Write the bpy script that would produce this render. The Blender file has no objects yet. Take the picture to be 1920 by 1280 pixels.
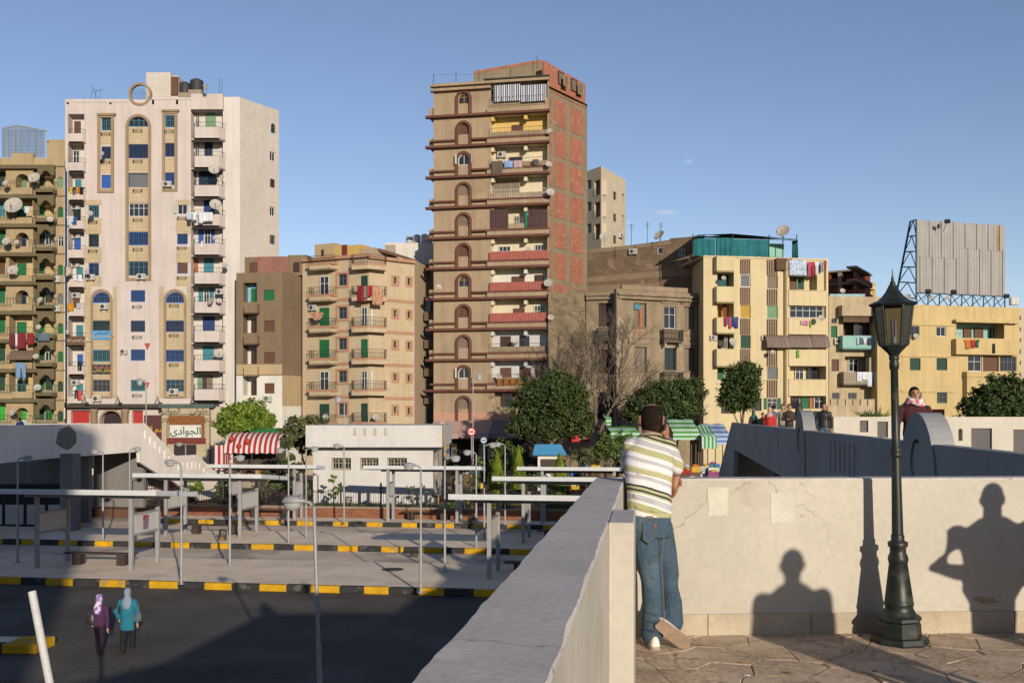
import bpy, bmesh, math, random
from mathutils import Vector, Matrix
from mathutils.geometry import tessellate_polygon
R = math.radians
rnd = random.Random(11)
SC = bpy.context.scene

# ------------------------------------------------------------------ camera, sky, sun, exposure
F, CX, HY, EYE = 1866.0, 960.0, 776.0, 6.1          # lens in pixels of a 1920 wide frame, horizon row, eye height
SUN_AZ, SUN_EL = R(20.0), R(13.0)
cam_d = bpy.data.cameras.new('camera')
cam_d.sensor_width = 36.0
cam_d.lens = 36.0 * F / 1920.0
cam_d.shift_y = (HY - 640.0) / 1920.0
cam_d.clip_start, cam_d.clip_end = 0.05, 3000.0
cam = bpy.data.objects.new('camera', cam_d)
SC.collection.objects.link(cam)
cam.location = (0, 0, EYE)
cam.rotation_euler = (R(90), 0, 0)
SC.camera = cam
TO_SUN = Vector((math.sin(SUN_AZ) * math.cos(SUN_EL), -math.cos(SUN_AZ) * math.cos(SUN_EL), math.sin(SUN_EL)))

W = bpy.data.worlds.new('World')
SC.world = W
W.use_nodes = True
wn, wl = W.node_tree.nodes, W.node_tree.links
wn.clear()
wo = wn.new('ShaderNodeOutputWorld')
bg = wn.new('ShaderNodeBackground')
sky = wn.new('ShaderNodeTexSky')
sky.sky_type = 'NISHITA'
sky.sun_disc = False
sky.sun_elevation = SUN_EL
sky.sun_rotation = math.atan2(TO_SUN.x, TO_SUN.y)
sky.altitude = 50
sky.air_density, sky.dust_density, sky.ozone_density = 0.85, 0.05, 1.6
bg.inputs['Strength'].default_value = 0.12
# two faint wisps of cloud low in the sky
tcw = wn.new('ShaderNodeTexCoord'); last = sky.outputs[0]
for dx, dz, sx, sz in ((0.177, 0.2535, 0.0055, 0.0028), (0.155, 0.2025, 0.014, 0.0032), (0.118, 0.192, 0.005, 0.002)):
    sub = wn.new('ShaderNodeVectorMath'); sub.operation = 'SUBTRACT'; d = Vector((dx, 1, dz)).normalized(); sub.inputs[1].default_value = d; wl.new(tcw.outputs['Generated'], sub.inputs[0])
    div = wn.new('ShaderNodeVectorMath'); div.operation = 'DIVIDE'; div.inputs[1].default_value = (sx, 0.05, sz); wl.new(sub.outputs[0], div.inputs[0])
    ln = wn.new('ShaderNodeVectorMath'); ln.operation = 'LENGTH'; wl.new(div.outputs[0], ln.inputs[0])
    nz = wn.new('ShaderNodeTexNoise'); nz.inputs['Scale'].default_value = 160; nz.inputs['Detail'].default_value = 5; wl.new(tcw.outputs['Generated'], nz.inputs['Vector'])
    ad = wn.new('ShaderNodeMath'); ad.operation = 'MULTIPLY_ADD'; wl.new(nz.outputs['Fac'], ad.inputs[0]); ad.inputs[1].default_value = 1.6; wl.new(ln.outputs['Value'], ad.inputs[2])
    mr = wn.new('ShaderNodeMapRange'); wl.new(ad.outputs[0], mr.inputs[0]); mr.inputs[1].default_value, mr.inputs[2].default_value, mr.inputs[3].default_value, mr.inputs[4].default_value = 0.75, 1.75, 0.35, 0.0
    mxw = wn.new('ShaderNodeMix'); mxw.data_type = 'RGBA'; wl.new(mr.outputs[0], mxw.inputs[0]); wl.new(last, mxw.inputs[6]); mxw.inputs[7].default_value = (6.4, 6.2, 6.2, 1); last = mxw.outputs[2]
tint = wn.new('ShaderNodeMix'); tint.data_type = 'RGBA'; tint.blend_type = 'MULTIPLY'; tint.inputs[0].default_value = 1; tint.inputs[7].default_value = (1.06, 0.955, 1.0, 1)
wl.new(last, tint.inputs[6]); wl.new(tint.outputs[2], bg.inputs['Color'])
wl.new(bg.outputs[0], wo.inputs['Surface'])

sun_d = bpy.data.lights.new('sun', 'SUN')
sun_d.energy = 5.0
sun_d.angle = R(0.53)
sun_d.color = (1.0, 0.86, 0.68)
sun = bpy.data.objects.new('sun', sun_d)
SC.collection.objects.link(sun)
sun.location = TO_SUN * 200
sun.rotation_euler = (-TO_SUN).to_track_quat('-Z', 'Y').to_euler()
SC.view_settings.view_transform = 'Standard'
SC.view_settings.look = 'None'
SC.view_settings.gamma = 1.0
SC.view_settings.use_curve_mapping = False
SC.view_settings.exposure = 0.12
SC.render.engine = 'CYCLES'
SC.cycles.max_bounces = 5
SC.cycles.use_denoising = True

# ------------------------------------------------------------------ helpers
COL = SC.collection
WM = {}
I4 = Matrix.Identity(4)
def lin(v):
    v /= 255.0
    return v / 12.92 if v <= 0.04045 else ((v + 0.055) / 1.055) ** 2.4
LIGHT = (1.80, 1.61, 1.37)                           # what this sun and sky give a white wall facing them
def col(r, g, b, k=1.0):                             # base colour of a thing that photographs (r,g,b) in the sun
    return tuple(min(0.86, max(0.006, lin(c) / l * k)) for c, l in zip((r, g, b), LIGHT))
def at(px, py, Y):
    return Vector(((px - CX) / F * Y, Y, EYE + (HY - py) / F * Y))
def gnd(px, py, z=0.0):
    Y = F * (EYE - z) / (py - HY)
    return Vector(((px - CX) / F * Y, Y, z))

MATS = {}
def mat(name, c, rough=0.85, var=0.16, scale=1.2, streak=0.0, bump=0.0, bscale=25.0, fine=0.10, metal=0.0, spec=0.3, dirt=None, crack=None, course=None):
    """plaster, stone, paint, cloth: base colour with blotches, fine grain, rain streaks and fine relief"""
    if name in MATS: return MATS[name]
    m = bpy.data.materials.new(name); m.use_nodes = True
    n, l = m.node_tree.nodes, m.node_tree.links
    b = n['Principled BSDF']
    b.inputs['Roughness'].default_value = rough
    b.inputs['Metallic'].default_value = metal
    b.inputs['Specular IOR Level'].default_value = spec
    g = n.new('ShaderNodeNewGeometry')
    def noise(s, det=4.0, vec=None):
        t = n.new('ShaderNodeTexNoise'); t.inputs['Scale'].default_value = s; t.inputs['Detail'].default_value = det
        l.new(vec or g.outputs['Position'], t.inputs['Vector']); return t.outputs['Fac']
    def rng(sock, lo, hi, a=0.3, z=0.7):
        r = n.new('ShaderNodeMapRange'); l.new(sock, r.inputs[0])
        r.inputs[1].default_value, r.inputs[2].default_value, r.inputs[3].default_value, r.inputs[4].default_value = a, z, lo, hi
        return r.outputs[0]
    def mul(a, bb):
        k = n.new('ShaderNodeMath'); k.operation = 'MULTIPLY'; l.new(a, k.inputs[0]); l.new(bb, k.inputs[1]); return k.outputs[0]
    f = mul(rng(noise(scale), 1 - var, 1 + var * 0.7), rng(noise(scale * 17, 3), 1 - fine, 1 + fine * 0.7))
    if streak:
        mp = n.new('ShaderNodeMapping'); mp.inputs['Scale'].default_value = (2.6, 2.6, 0.16)
        l.new(g.outputs['Position'], mp.inputs['Vector'])
        f = mul(f, rng(noise(0.8, 5, mp.outputs[0]), 1 - streak * 0.6, 1.02, 0.34, 0.58))
    hb = None
    if course:                                       # block or brick joints on a facade: (width, height, joint, darkness, spread of tones)
        tc = n.new('ShaderNodeTexCoord'); sp = n.new('ShaderNodeSeparateXYZ'); cb = n.new('ShaderNodeCombineXYZ'); bt = n.new('ShaderNodeTexBrick')
        l.new(tc.outputs['Object'], sp.inputs[0]); l.new(sp.outputs['X'], cb.inputs['X']); l.new(sp.outputs['Z'], cb.inputs['Y']); l.new(cb.outputs[0], bt.inputs['Vector'])
        for nm, v in (('Scale', 1.0), ('Brick Width', course[0]), ('Row Height', course[1]), ('Mortar Size', course[2]), ('Mortar Smooth', 0.3)): bt.inputs[nm].default_value = v
        a0, a1, jt = 1 - course[4], 1 + course[4] * .6, 1 - course[3]
        bt.inputs['Color1'].default_value = (a0, a0, a0, 1); bt.inputs['Color2'].default_value = (a1, a1, a1, 1); bt.inputs['Mortar'].default_value = (jt, jt, jt, 1)
        f = mul(f, bt.outputs['Color'])
    mx = n.new('ShaderNodeMix'); mx.data_type = 'RGBA'; mx.blend_type = 'MULTIPLY'; mx.inputs[0].default_value = 1
    mx.inputs[6].default_value = (*c, 1)
    l.new(f, mx.inputs[7])
    out = mx.outputs[2]
    if dirt:                                         # patches of another colour, their own shape
        m2 = n.new('ShaderNodeMix'); m2.data_type = 'RGBA'; m2.inputs[7].default_value = (*dirt[0], 1)
        l.new(out, m2.inputs[6]); l.new(rng(noise(dirt[1], 6), 0, dirt[2], dirt[3], dirt[3] + 0.07), m2.inputs[0]); out = m2.outputs[2]
    if crack:                                        # hairline cracks: (scale, width, strength)
        nz = n.new('ShaderNodeTexNoise'); nz.inputs['Scale'].default_value = crack[0] * 2.2; nz.inputs['Detail'].default_value = 5; l.new(g.outputs['Position'], nz.inputs['Vector'])
        vm = n.new('ShaderNodeVectorMath'); vm.operation = 'MULTIPLY_ADD'; vm.inputs[1].default_value = (0.5 / crack[0],) * 3; l.new(nz.outputs['Color'], vm.inputs[0]); l.new(g.outputs['Position'], vm.inputs[2])
        vo = n.new('ShaderNodeTexVoronoi'); vo.feature = 'DISTANCE_TO_EDGE'; vo.inputs['Scale'].default_value = crack[0]; l.new(vm.outputs[0], vo.inputs['Vector'])
        ck = mul(rng(vo.outputs['Distance'], crack[2], 0, 0.0, crack[1]), rng(noise(crack[0] * 0.6, 2), 0, 1, 0.5, 0.6))
        m3 = n.new('ShaderNodeMix'); m3.data_type = 'RGBA'; m3.inputs[7].default_value = (c[0] * .22, c[1] * .2, c[2] * .18, 1); l.new(out, m3.inputs[6]); l.new(ck, m3.inputs[0]); out = m3.outputs[2]
    l.new(out, b.inputs['Base Color'])
    if bump:
        bp = n.new('ShaderNodeBump'); bp.inputs['Strength'].default_value = 0.12
        l.new(noise(bscale, 6), bp.inputs['Height']); l.new(bp.outputs[0], b.inputs['Normal'])
    MATS[name] = m
    return m
def flat(name, c, rough=0.7, metal=0.0, spec=0.4):
    if name in MATS: return MATS[name]
    return mat(name, c, rough, 0.10, 2.0, 0, 0, fine=0.05, metal=metal, spec=spec)
def stripes(name, cols, period, axis='X', rough=0.85, space='Object', wave=0.0):
    """woven or printed bands: cols = [(start fraction, colour)]"""
    if name in MATS: return MATS[name]
    m = bpy.data.materials.new(name); m.use_nodes = True
    n, l = m.node_tree.nodes, m.node_tree.links
    b = n['Principled BSDF']; b.inputs['Roughness'].default_value = rough; b.inputs['Specular IOR Level'].default_value = 0.2
    tc = n.new('ShaderNodeTexCoord'); sp = n.new('ShaderNodeSeparateXYZ')
    l.new(tc.outputs[space], sp.inputs[0])
    v = sp.outputs[axis]
    if wave:
        t = n.new('ShaderNodeTexNoise'); t.inputs['Scale'].default_value = 4; l.new(tc.outputs[space], t.inputs['Vector'])
        k = n.new('ShaderNodeMath'); k.operation = 'MULTIPLY_ADD'; l.new(t.outputs['Fac'], k.inputs[0]); k.inputs[1].default_value = wave; l.new(v, k.inputs[2]); v = k.outputs[0]
    d = n.new('ShaderNodeMath'); d.operation = 'DIVIDE'; l.new(v, d.inputs[0]); d.inputs[1].default_value = period
    fr = n.new('ShaderNodeMath'); fr.operation = 'FRACT'; l.new(d.outputs[0], fr.inputs[0])
    r = n.new('ShaderNodeValToRGB'); r.color_ramp.interpolation = 'CONSTANT'
    e = r.color_ramp.elements
    e[0].position, e[0].color = 0.0, (*cols[0][1], 1)
    e[1].position, e[1].color = cols[1][0], (*cols[1][1], 1)
    for p, c in cols[2:]:
        q = e.new(p); q.color = (*c, 1)
    l.new(fr.outputs[0], r.inputs[0]); l.new(r.outputs[0], b.inputs['Base Color'])
    MATS[name] = m
    return m
def glass(name, c=(0.02, 0.025, 0.03), rough=0.08):
    if name in MATS: return MATS[name]
    m = bpy.data.materials.new(name); m.use_nodes = True
    b = m.node_tree.nodes['Principled BSDF']
    b.inputs['Base Color'].default_value = (*c, 1); b.inputs['Roughness'].default_value = rough; b.inputs['Specular IOR Level'].default_value = 0.5
    MATS[name] = m
    return m

def new(name, me, parent=None, M=I4):
    o = bpy.data.objects.new(name, me)
    COL.objects.link(o)
    WM[o] = M
    if parent is not None:
        o.parent = parent
        o.matrix_basis = WM[parent].inverted() @ M
    else:
        o.matrix_basis = M
    return o
def tag(o, label, cat, group=None):
    o['label'] = label; o['category'] = cat
    if group: o['group'] = group
    return o
def struct(o):
    o['kind'] = 'structure'; return o
def empty(name, loc=(0, 0, 0), label=None, cat=None, group=None):
    o = new(name, None, None, Matrix.Translation(Vector(loc)))
    if label: tag(o, label, cat, group)
    return o
def kids(o):
    return [c for c in WM if c.parent is o]
def dup(o, M, parent=None):
    """copy of a thing with its parts, placed at M"""
    c = o.copy(); COL.objects.link(c); WM[c] = M
    c.parent = parent
    c.matrix_basis = M if parent is None else WM[parent].inverted() @ M
    inv = WM[o].inverted()
    for k in list(kids(o)):
        dup(k, M @ inv @ WM[k], c)
    return c
def TR(x, y, z): return Matrix.Translation((x, y, z))
def RZ(a): return Matrix.Rotation(a, 4, 'Z')
def SCL(s, t=None, u=None):
    return Matrix.Diagonal((s, s if t is None else t, s if u is None else u, 1))

class MB:
    def __init__(s): s.v, s.f, s.m, s.mats, s.sm = [], [], [], [], []
    def mi(s, m):
        if m not in s.mats: s.mats.append(m)
        return s.mats.index(m)
    def poly(s, pts, m, smooth=False):
        k = len(s.v); s.v += [tuple(p) for p in pts]; s.f.append(tuple(range(k, k + len(pts)))); s.m.append(s.mi(m)); s.sm.append(smooth)
        return s
    def box(s, x0, x1, y0, y1, z0, z1, m):
        k = len(s.v)
        s.v += [(x, y, z) for x in (x0, x1) for y in (y0, y1) for z in (z0, z1)]
        i = s.mi(m)
        for q in ((0, 1, 3, 2), (4, 6, 7, 5), (0, 4, 5, 1), (2, 3, 7, 6), (0, 2, 6, 4), (1, 5, 7, 3)):
            s.f.append(tuple(k + a for a in q)); s.m.append(i); s.sm.append(False)
        return s
    def mesh(s, vs, fs, m, smooth=False):
        k = len(s.v); s.v += [tuple(p) for p in vs]; i = s.mi(m)
        for q in fs: s.f.append(tuple(k + a for a in q)); s.m.append(i); s.sm.append(smooth)
        return s
    def rings(s, rings, m, cap=True, smooth=True, closed=True):
        n = len(rings[0]); vs = [p for r in rings for p in r]; fs = []
        for a in range(len(rings) - 1):
            for j in range(n if closed else n - 1):
                fs.append((a * n + j, a * n + (j + 1) % n, (a + 1) * n + (j + 1) % n, (a + 1) * n + j))
        s.mesh(vs, fs, m, smooth)
        if cap and closed:
            s.poly(list(reversed(rings[0])), m); s.poly(rings[-1], m)
        return s
    def tube(s, pts, r, m, n=8, cap=True):
        pts = [Vector(p) for p in pts]; rs = r if isinstance(r, (list, tuple)) else [r] * len(pts)
        out = []
        for i, p in enumerate(pts):
            d = (pts[min(i + 1, len(pts) - 1)] - pts[max(i - 1, 0)]).normalized()
            a = d.cross(Vector((0, 0, 1)) if abs(d.z) < 0.9 else Vector((1, 0, 0))).normalized(); b = d.cross(a)
            out.append([p + (a * math.cos(t) + b * math.sin(t)) * rs[i] for t in [2 * math.pi * k / n for k in range(n)]])
        return s.rings(out, m, cap)
    def lathe(s, prof, m, n=16, c=(0, 0, 0), smooth=True, rot=0.0):
        rr = [[(c[0] + r * math.cos(2 * math.pi * k / n + rot), c[1] + r * math.sin(2 * math.pi * k / n + rot), c[2] + z) for k in range(n)] for r, z in prof]
        return s.rings(rr, m, True, smooth)
    def slab(s, outer, holes, y0, y1, m, edge=None):
        """vertical plate: outline (x,z) with holes, from depth y0 to y1"""
        loops = [outer] + list(holes)
        pts = [p for lp in loops for p in lp]
        tris = tessellate_polygon([[Vector((a, b, 0)) for a, b in lp] for lp in loops])
        s.mesh([(a, y0, b) for a, b in pts], [tuple(t) for t in tris], m)
        s.mesh([(a, y1, b) for a, b in pts], [tuple(reversed(t)) for t in tris], m)
        for lp in loops:
            n = len(lp)
            s.mesh([(a, y0, b) for a, b in lp] + [(a, y1, b) for a, b in lp], [(i, (i + 1) % n, n + (i + 1) % n, n + i) for i in range(n)], edge or m)
        return s
    def build(s, name, parent=None, M=I4, fix=False):
        me = bpy.data.meshes.new(name)
        me.from_pydata(s.v, [], s.f)
        for m in s.mats: me.materials.append(m)
        me.polygons.foreach_set('material_index', s.m)
        me.polygons.foreach_set('use_smooth', s.sm)
        if fix:
            bm = bmesh.new(); bm.from_mesh(me); bmesh.ops.remove_doubles(bm, verts=bm.verts, dist=1e-5); bmesh.ops.recalc_face_normals(bm, faces=bm.faces); bm.to_mesh(me); bm.free()
        me.update()
        return new(name, me, parent, M)
def box(name, parent, x0, x1, y0, y1, z0, z1, m, M=I4): return MB().box(x0, x1, y0, y1, z0, z1, m).build(name, parent, M)
def bevel(o, w=0.01, seg=2):
    b = o.modifiers.new('bevel', 'BEVEL'); b.width = w; b.segments = seg; b.limit_method = 'ANGLE'
    return o

class Fac:
    """a facade plane: local x to the right seen from the street, y into the building, z up; pixel readings of the survey photo become metres on it"""
    def __init__(s, pa, Ya, pb, Yb):
        s.A = Vector(((pa - CX) / F * Ya, Ya, 0)); B = Vector(((pb - CX) / F * Yb, Yb, 0))
        s.w = (B - s.A).length; s.u = (B - s.A).normalized(); s.y = Vector((-s.u.y, s.u.x, 0))
        s.M = Matrix(((s.u.x, s.y.x, 0, s.A.x), (s.u.y, s.y.y, 0, s.A.y), (0, 0, 1, 0), (0, 0, 0, 1)))
    def uz(s, px, py, d=0.0):
        r = Vector(((px - CX) / F, 1, (HY - py) / F))
        o = s.A - s.y * d
        t = o.dot(s.y) / r.dot(s.y)
        p = r * t
        return (p - s.A).dot(s.u), EYE + p.z
    def rect(s, a, b, c, e, d=0.0):
        pm, ym = (a + c) / 2, (b + e) / 2
        return s.uz(a, ym, d)[0], s.uz(c, ym, d)[0], s.uz(pm, e, d)[1], s.uz(pm, b, d)[1]
    def at(s, u, z, d=0.0): return s.M @ TR(u, -d, z)

def wall(B, name, fac, u0, u1, z0, z1, holes, m, rev=0.22, mrev=None, thick=True):
    """wall sheet with real openings: holes = (ua,ub,za,zb,arch,depth)"""
    k = MB(); us = sorted({u0, u1, *[h[0] for h in holes], *[h[1] for h in holes]}); zs = sorted({z0, z1, *[h[2] for h in holes], *[h[3] for h in holes]})
    us = [u for u in us if u0 <= u <= u1]; zs = [z for z in zs if z0 <= z <= z1]
    for za, zb in zip(zs, zs[1:]):
        run = None
        for ua, ub in zip(us, us[1:]):
            cu, cz = (ua + ub) / 2, (za + zb) / 2
            if any(h[0] < cu < h[1] and h[2] < cz < h[3] for h in holes):
                if run is not None: k.poly([(run, 0, za), (ua, 0, za), (ua, 0, zb), (run, 0, zb)], m); run = None
            elif run is None: run = ua
        if run is not None: k.poly([(run, 0, za), (us[-1], 0, za), (us[-1], 0, zb), (run, 0, zb)], m)
    for h in holes:
        ua, ub, za, zb = h[:4]; arch = h[4] if len(h) > 4 else 0; d = h[5] if len(h) > 5 and h[5] else rev
        mr = mrev or m
        zt = zb
        if arch:
            r = (ub - ua) / 2; hgt = min(r, (zb - za) * 0.8); zt = zb - hgt; n = 10
            arc = [(ua + r - r * math.cos(math.pi * i / n), zt + hgt * math.sin(math.pi * i / n)) for i in range(n + 1)]
            for i in range(n):
                (x0, y0), (x1, y1) = arc[i], arc[i + 1]
                k.poly([(x0, 0, y0), (x1, 0, y1), (x1, 0, zb), (x0, 0, zb)], m)
                k.poly([(x0, 0, y0), (x0, d, y0), (x1, d, y1), (x1, 0, y1)], mr)
        else:
            k.poly([(ua, 0, zb), (ua, d, zb), (ub, d, zb), (ub, 0, zb)], mr)
        k.poly([(ua, 0, za), (ub, 0, za), (ub, d, za), (ua, d, za)], mr)
        k.poly([(ua, 0, za), (ua, d, za), (ua, d, zt), (ua, 0, zt)], mr)
        k.poly([(ub, 0, za), (ub, 0, zt), (ub, d, zt), (ub, d, za)], mr)
    return k.build(name, B, fac.M)

def arcz(w, h, arch, inset, n=10):
    """outline of a window leaf, flat or round headed"""
    x0, x1, z0 = inset, w - inset, inset
    if not arch: return [(x0, z0), (x1, z0), (x1, h - inset), (x0, h - inset)]
    r = w / 2; hg = min(r, h * 0.8); zc = h - hg
    return [(x0, z0), (x1, z0)] + [(w / 2 + (r - inset) * math.cos(math.pi * i / n), zc + (hg - inset) * math.sin(math.pi * i / n)) for i in range(n + 1)]

DARK = glass('window_glass', (0.015, 0.02, 0.028), 0.07)
INNER = mat('dim_room', (0.10, 0.085, 0.07), 0.9)
def slit(w, h, m, slats, t=0.03):
    """one louvred shutter leaf, its slats modelled"""
    k = MB(); b = min(0.06, w * 0.16)
    k.box(0, b, 0, t, 0, h, m).box(w - b, w, 0, t, 0, h, m).box(b, w - b, 0, t, 0, b, m).box(b, w - b, 0, t, h - b, h, m)
    n = slats; dz = (h - 2 * b) / n
    for i in range(n):
        z = b + i * dz
        k.mesh([(b, 0.004, z), (w - b, 0.004, z), (w - b, t - 0.004, z + dz * 1.05), (b, t - 0.004, z + dz * 1.05)], [(0, 1, 2, 3)], m)
    return k
def window(B, fac, ua, ub, za, zb, kind, cf, cp=None, n=2, arch=0, dep=0.16, name='window'):
    """cf frame material, cp leaf material; kinds: sh shutters, gl glazed, gr glazed behind an ornamental grille, op one leaf swung open, cu curtain"""
    w, h = ub - ua, zb - za
    M = fac.at(ua, za, -dep)
    k = MB(); t = min(0.07, w * 0.09)
    k.slab(arcz(w, h, arch, 0), [arcz(w, h, arch, t)], -0.05, 0.03, cf)
    fr = k.build(name, B, M)
    cp = cp or cf
    if kind in ('gl', 'gr', 'op', 'cu'):
        p = MB(); o = arcz(w, h, arch, t * 0.5)
        p.slab(o, [], 0.012, 0.02, DARK if kind != 'cu' else cp)
        p.build('pane' if kind != 'cu' else 'curtain', fr, M)
        q = MB(); s = 0.025
        for i in range(1, n): q.box(w * i / n - s, w * i / n + s, -0.03, 0.008, t, h - t, cf)
        if kind == 'gl' and h > 1.0: q.box(t, w - t, -0.028, 0.006, h * 0.62, h * 0.62 + 0.04, cf)
        if kind == 'gr':
            g = 0.016
            for i in range(1, 2 * n):
                if i % 2: q.box(w * i / (2 * n) - g, w * i / (2 * n) + g, -0.045, -0.02, t, h - t * (3 if arch else 1), cf)
            for zz in (0.12, 0.55): q.box(t, w - t, -0.045, -0.02, h * zz, h * zz + 0.03, cf)
            if not arch:
                for i in range(n):
                    c0 = w * (i + 0.5) / n; rr = w / n * 0.42
                    q.tube([(c0 + rr * math.cos(a), -0.035, h * 0.66 + rr * math.sin(a)) for a in [math.pi * j / 5 for j in range(6)]], 0.018, cf, 4)
        if q.v: q.build('glazing_bar', fr, M)
        if kind == 'op':
            lf = slit(w / n, h - 2 * t, cp, 8)
            lf.build('shutter', fr, M @ TR(0.02, -0.03, t) @ RZ(R(-115)))
            lf.build('shutter', fr, M @ TR(w - 0.02, -0.03, t) @ RZ(R(-62)))
    else:
        lw = (w - 2 * t) / n
        for i in range(n):
            if arch:
                hh = h - 2 * t - (abs((i + 0.5) / n - 0.5) * 2) ** 2 * min(w / 2, h * .8) * 0.85 - 0.03
            else: hh = h - 2 * t
            slit(lw - 0.008, hh, cp, 7).build('shutter', fr, M @ TR(t + i * lw + 0.004, -0.012, t))
        bk = MB(); bk.slab(arcz(w, h, arch, t * 0.5), [], 0.022, 0.03, cp); bk.build('backing', fr, M)
    return fr

def shell(B, name, pts, z0, z1, m, roof=None, skip=()):
    """closed plan outline (world xy), walls z0..z1 without the sides in skip, flat roof"""
    k = MB(); n = len(pts)
    for i in range(n):
        if i in skip: continue
        a, b = pts[i], pts[(i + 1) % n]
        k.poly([(a[0], a[1], z0), (b[0], b[1], z0), (b[0], b[1], z1), (a[0], a[1], z1)], m)
    k.poly([(p[0], p[1], z1) for p in pts], roof or m)
    return k.build(name, B)
def rail(k, pts, h, m, step=0.14, r=0.012, top=0.02, mid=True):
    step, r = step * 1.5, r * .8
    """railing along (x,y) points at floor 0"""
    for (x0, y0), (x1, y1) in zip(pts, pts[1:]):
        L = math.hypot(x1 - x0, y1 - y0); n = max(1, int(L / step))
        k.tube([(x0, y0, h), (x1, y1, h)], top, m, 5)
        if mid: k.tube([(x0, y0, 0.06), (x1, y1, 0.06)], top * 0.8, m, 4)
        for i in range(n + 1):
            t = i / n; x, y = x0 + (x1 - x0) * t, y0 + (y1 - y0) * t
            k.box(x - r, x + r, y - r, y + r, 0.0, h, m)
    return k

# ------------------------------------------------------------------ materials of the place
asphalt = mat('asphalt', (0.080, 0.072, 0.063), 0.92, 0.34, 0.35, 0, 0.35, 60, fine=0.16, dirt=((0.10, 0.09, 0.08), 0.35, 0.6, 0.54), crack=(0.45, 0.012, 0.7))
paving = mat('island_concrete', (0.72, 0.60, 0.47), 0.9, 0.14, 0.6, 0, 0.25, 50, fine=0.12, dirt=((0.46, 0.38, 0.30), 0.5, 0.4, 0.56))
cream = mat('cream_plaster', col(226, 209, 182), 0.88, 0.10, 1.3, 0.08, 0.2, 16, fine=0.06, dirt=((0.34, 0.27, 0.20), 2.0, 0.42, 0.59), crack=(1.1, 0.006, 0.6))
coping = mat('grey_coping', (0.50, 0.465, 0.435), 0.85, 0.12, 2.5, 0, 0.45, 38, fine=0.13, dirt=((0.64, 0.60, 0.54), 3.5, 0.5, 0.63), crack=(1.4, 0.006, 0.7))
skirt_m = mat('skirting_tile', col(216, 192, 158), 0.85, 0.16, 3, 0, 0.35, 30, dirt=((0.30, 0.20, 0.13), 2.6, 0.45, 0.56))
flag_m = mat('flagstone', (0.44, 0.335, 0.24), 0.9, 0.28, 2.0, 0, 0.55, 40, fine=0.36, crack=(1.9, 0.02, 0.8), dirt=((0.54, 0.44, 0.33), 2.2, 0.6, 0.52))
soil_m = mat('soil', col(120, 84, 62), 0.95, 0.3, 0.8, 0, 0.4, 20)
bridge_m = mat('bridge_concrete', (0.64, 0.59, 0.55), 0.88, 0.07, 0.5, 0.10, 0.12, 12)
bridge_d = mat('bridge_grey_paint', col(150, 140, 130), 0.85, 0.1, 0.6, 0.12)
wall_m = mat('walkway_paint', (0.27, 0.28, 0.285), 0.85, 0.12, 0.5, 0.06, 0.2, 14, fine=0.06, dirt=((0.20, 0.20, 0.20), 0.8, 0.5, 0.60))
rough_patch = mat('bare_render', col(150, 140, 120), 0.95, 0.2, 3, 0, 0.8, 30)
iron = mat('lamp_iron', (0.012, 0.018, 0.016), 0.45, 0.35, 9, 0, 0.18, 90, fine=0.3, spec=0.4, dirt=((0.05, 0.05, 0.04), 7, 0.6, 0.58))
steel_w = mat('white_steel', col(235, 228, 216), 0.6, 0.06, 0.8, 0.06)
steel_g = mat('grey_steel', col(176, 168, 160), 0.5, 0.12, 2, 0.1, spec=0.5)
yellow_m = mat('kerb_yellow', col(238, 176, 20), 0.8, 0.22, 2.2, 0, 0.4, 25, fine=0.18, dirt=((0.25, 0.17, 0.08), 3, 0.7, 0.58))
black_m = mat('kerb_black', (0.025, 0.026, 0.028), 0.75, 0.35, 2.2, 0, 0.4, 25, fine=0.2, dirt=((0.12, 0.11, 0.10), 3, 0.6, 0.58))
brick_m = mat('brick_red', col(164, 92, 58), 0.9, 0.25, 2.5, 0, 0.35, 18, fine=0.25)
concrete = mat('concrete', col(176, 156, 128), 0.9, 0.16, 1.0, 0.1, 0.3, 16)
dark_iron = mat('dark_iron', (0.03, 0.03, 0.032), 0.5, 0.2, 4)
darkwood = mat('bench_wood', (0.045, 0.032, 0.028), 0.7, 0.3, 4)
lensm = mat('lamp_lens', col(200, 195, 180), 0.35, 0.05, 4, spec=0.5)

# ------------------------------------------------------------------ ground and yard
k = MB(); k.poly([(-600, -200, 0), (600, -200, 0), (600, 1600, 0), (-600, 1600, 0)], asphalt)
struct(k.build('ground'))
YA = -math.atan(0.145)
dusty_road = mat('dusty_road', (0.56, 0.465, 0.37), 0.92, 0.2, 0.4, 0, 0.3, 50, fine=0.14, dirt=((0.22, 0.19, 0.16), 0.3, 0.6, 0.54))
YM = RZ(YA)
def yard(s, t, z=0): return YM @ TR(s, t, z)
def island(name, s0, s1, t0, t1, blocks_front=True, ends=False):
    o = box(name, None, s0, s1, t0 + 0.22, t1, 0.0, 0.235, paving, YM)
    struct(o)
    kb = MB(); kb.box(s0, s1, t0 + 0.03, t0 + 0.22, 0, 0.22, concrete)
    kr = struct(kb.build('kerb', None, YM))
    rr = random.Random(int(t0 * 10)); s = s0; i = 0
    while s < s1 - 0.2:
        L = 0.96 * rr.uniform(0.88, 1.12); e = min(s + L, s1)
        b = box('kerb_block', kr, s + 0.006, e - 0.006, t0 + rr.uniform(-0.012, 0.012), t0 + 0.225, 0.0, 0.25 + rr.uniform(-0.008, 0.008), yellow_m if i % 2 else black_m, YM @ TR(0, 0, 0))
        bevel(b, 0.03, 2)
        s = e; i += 1
    # slab joints
    return o
struct(MB().poly([(-45, 36, 0.005), (30, 36, 0.005), (30, 60, 0.005), (-45, 60, 0.005)], dusty_road).build('bus_lane', None, YM))
island('near_island', -34, 3.5, 32.7, 38.3)
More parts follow.
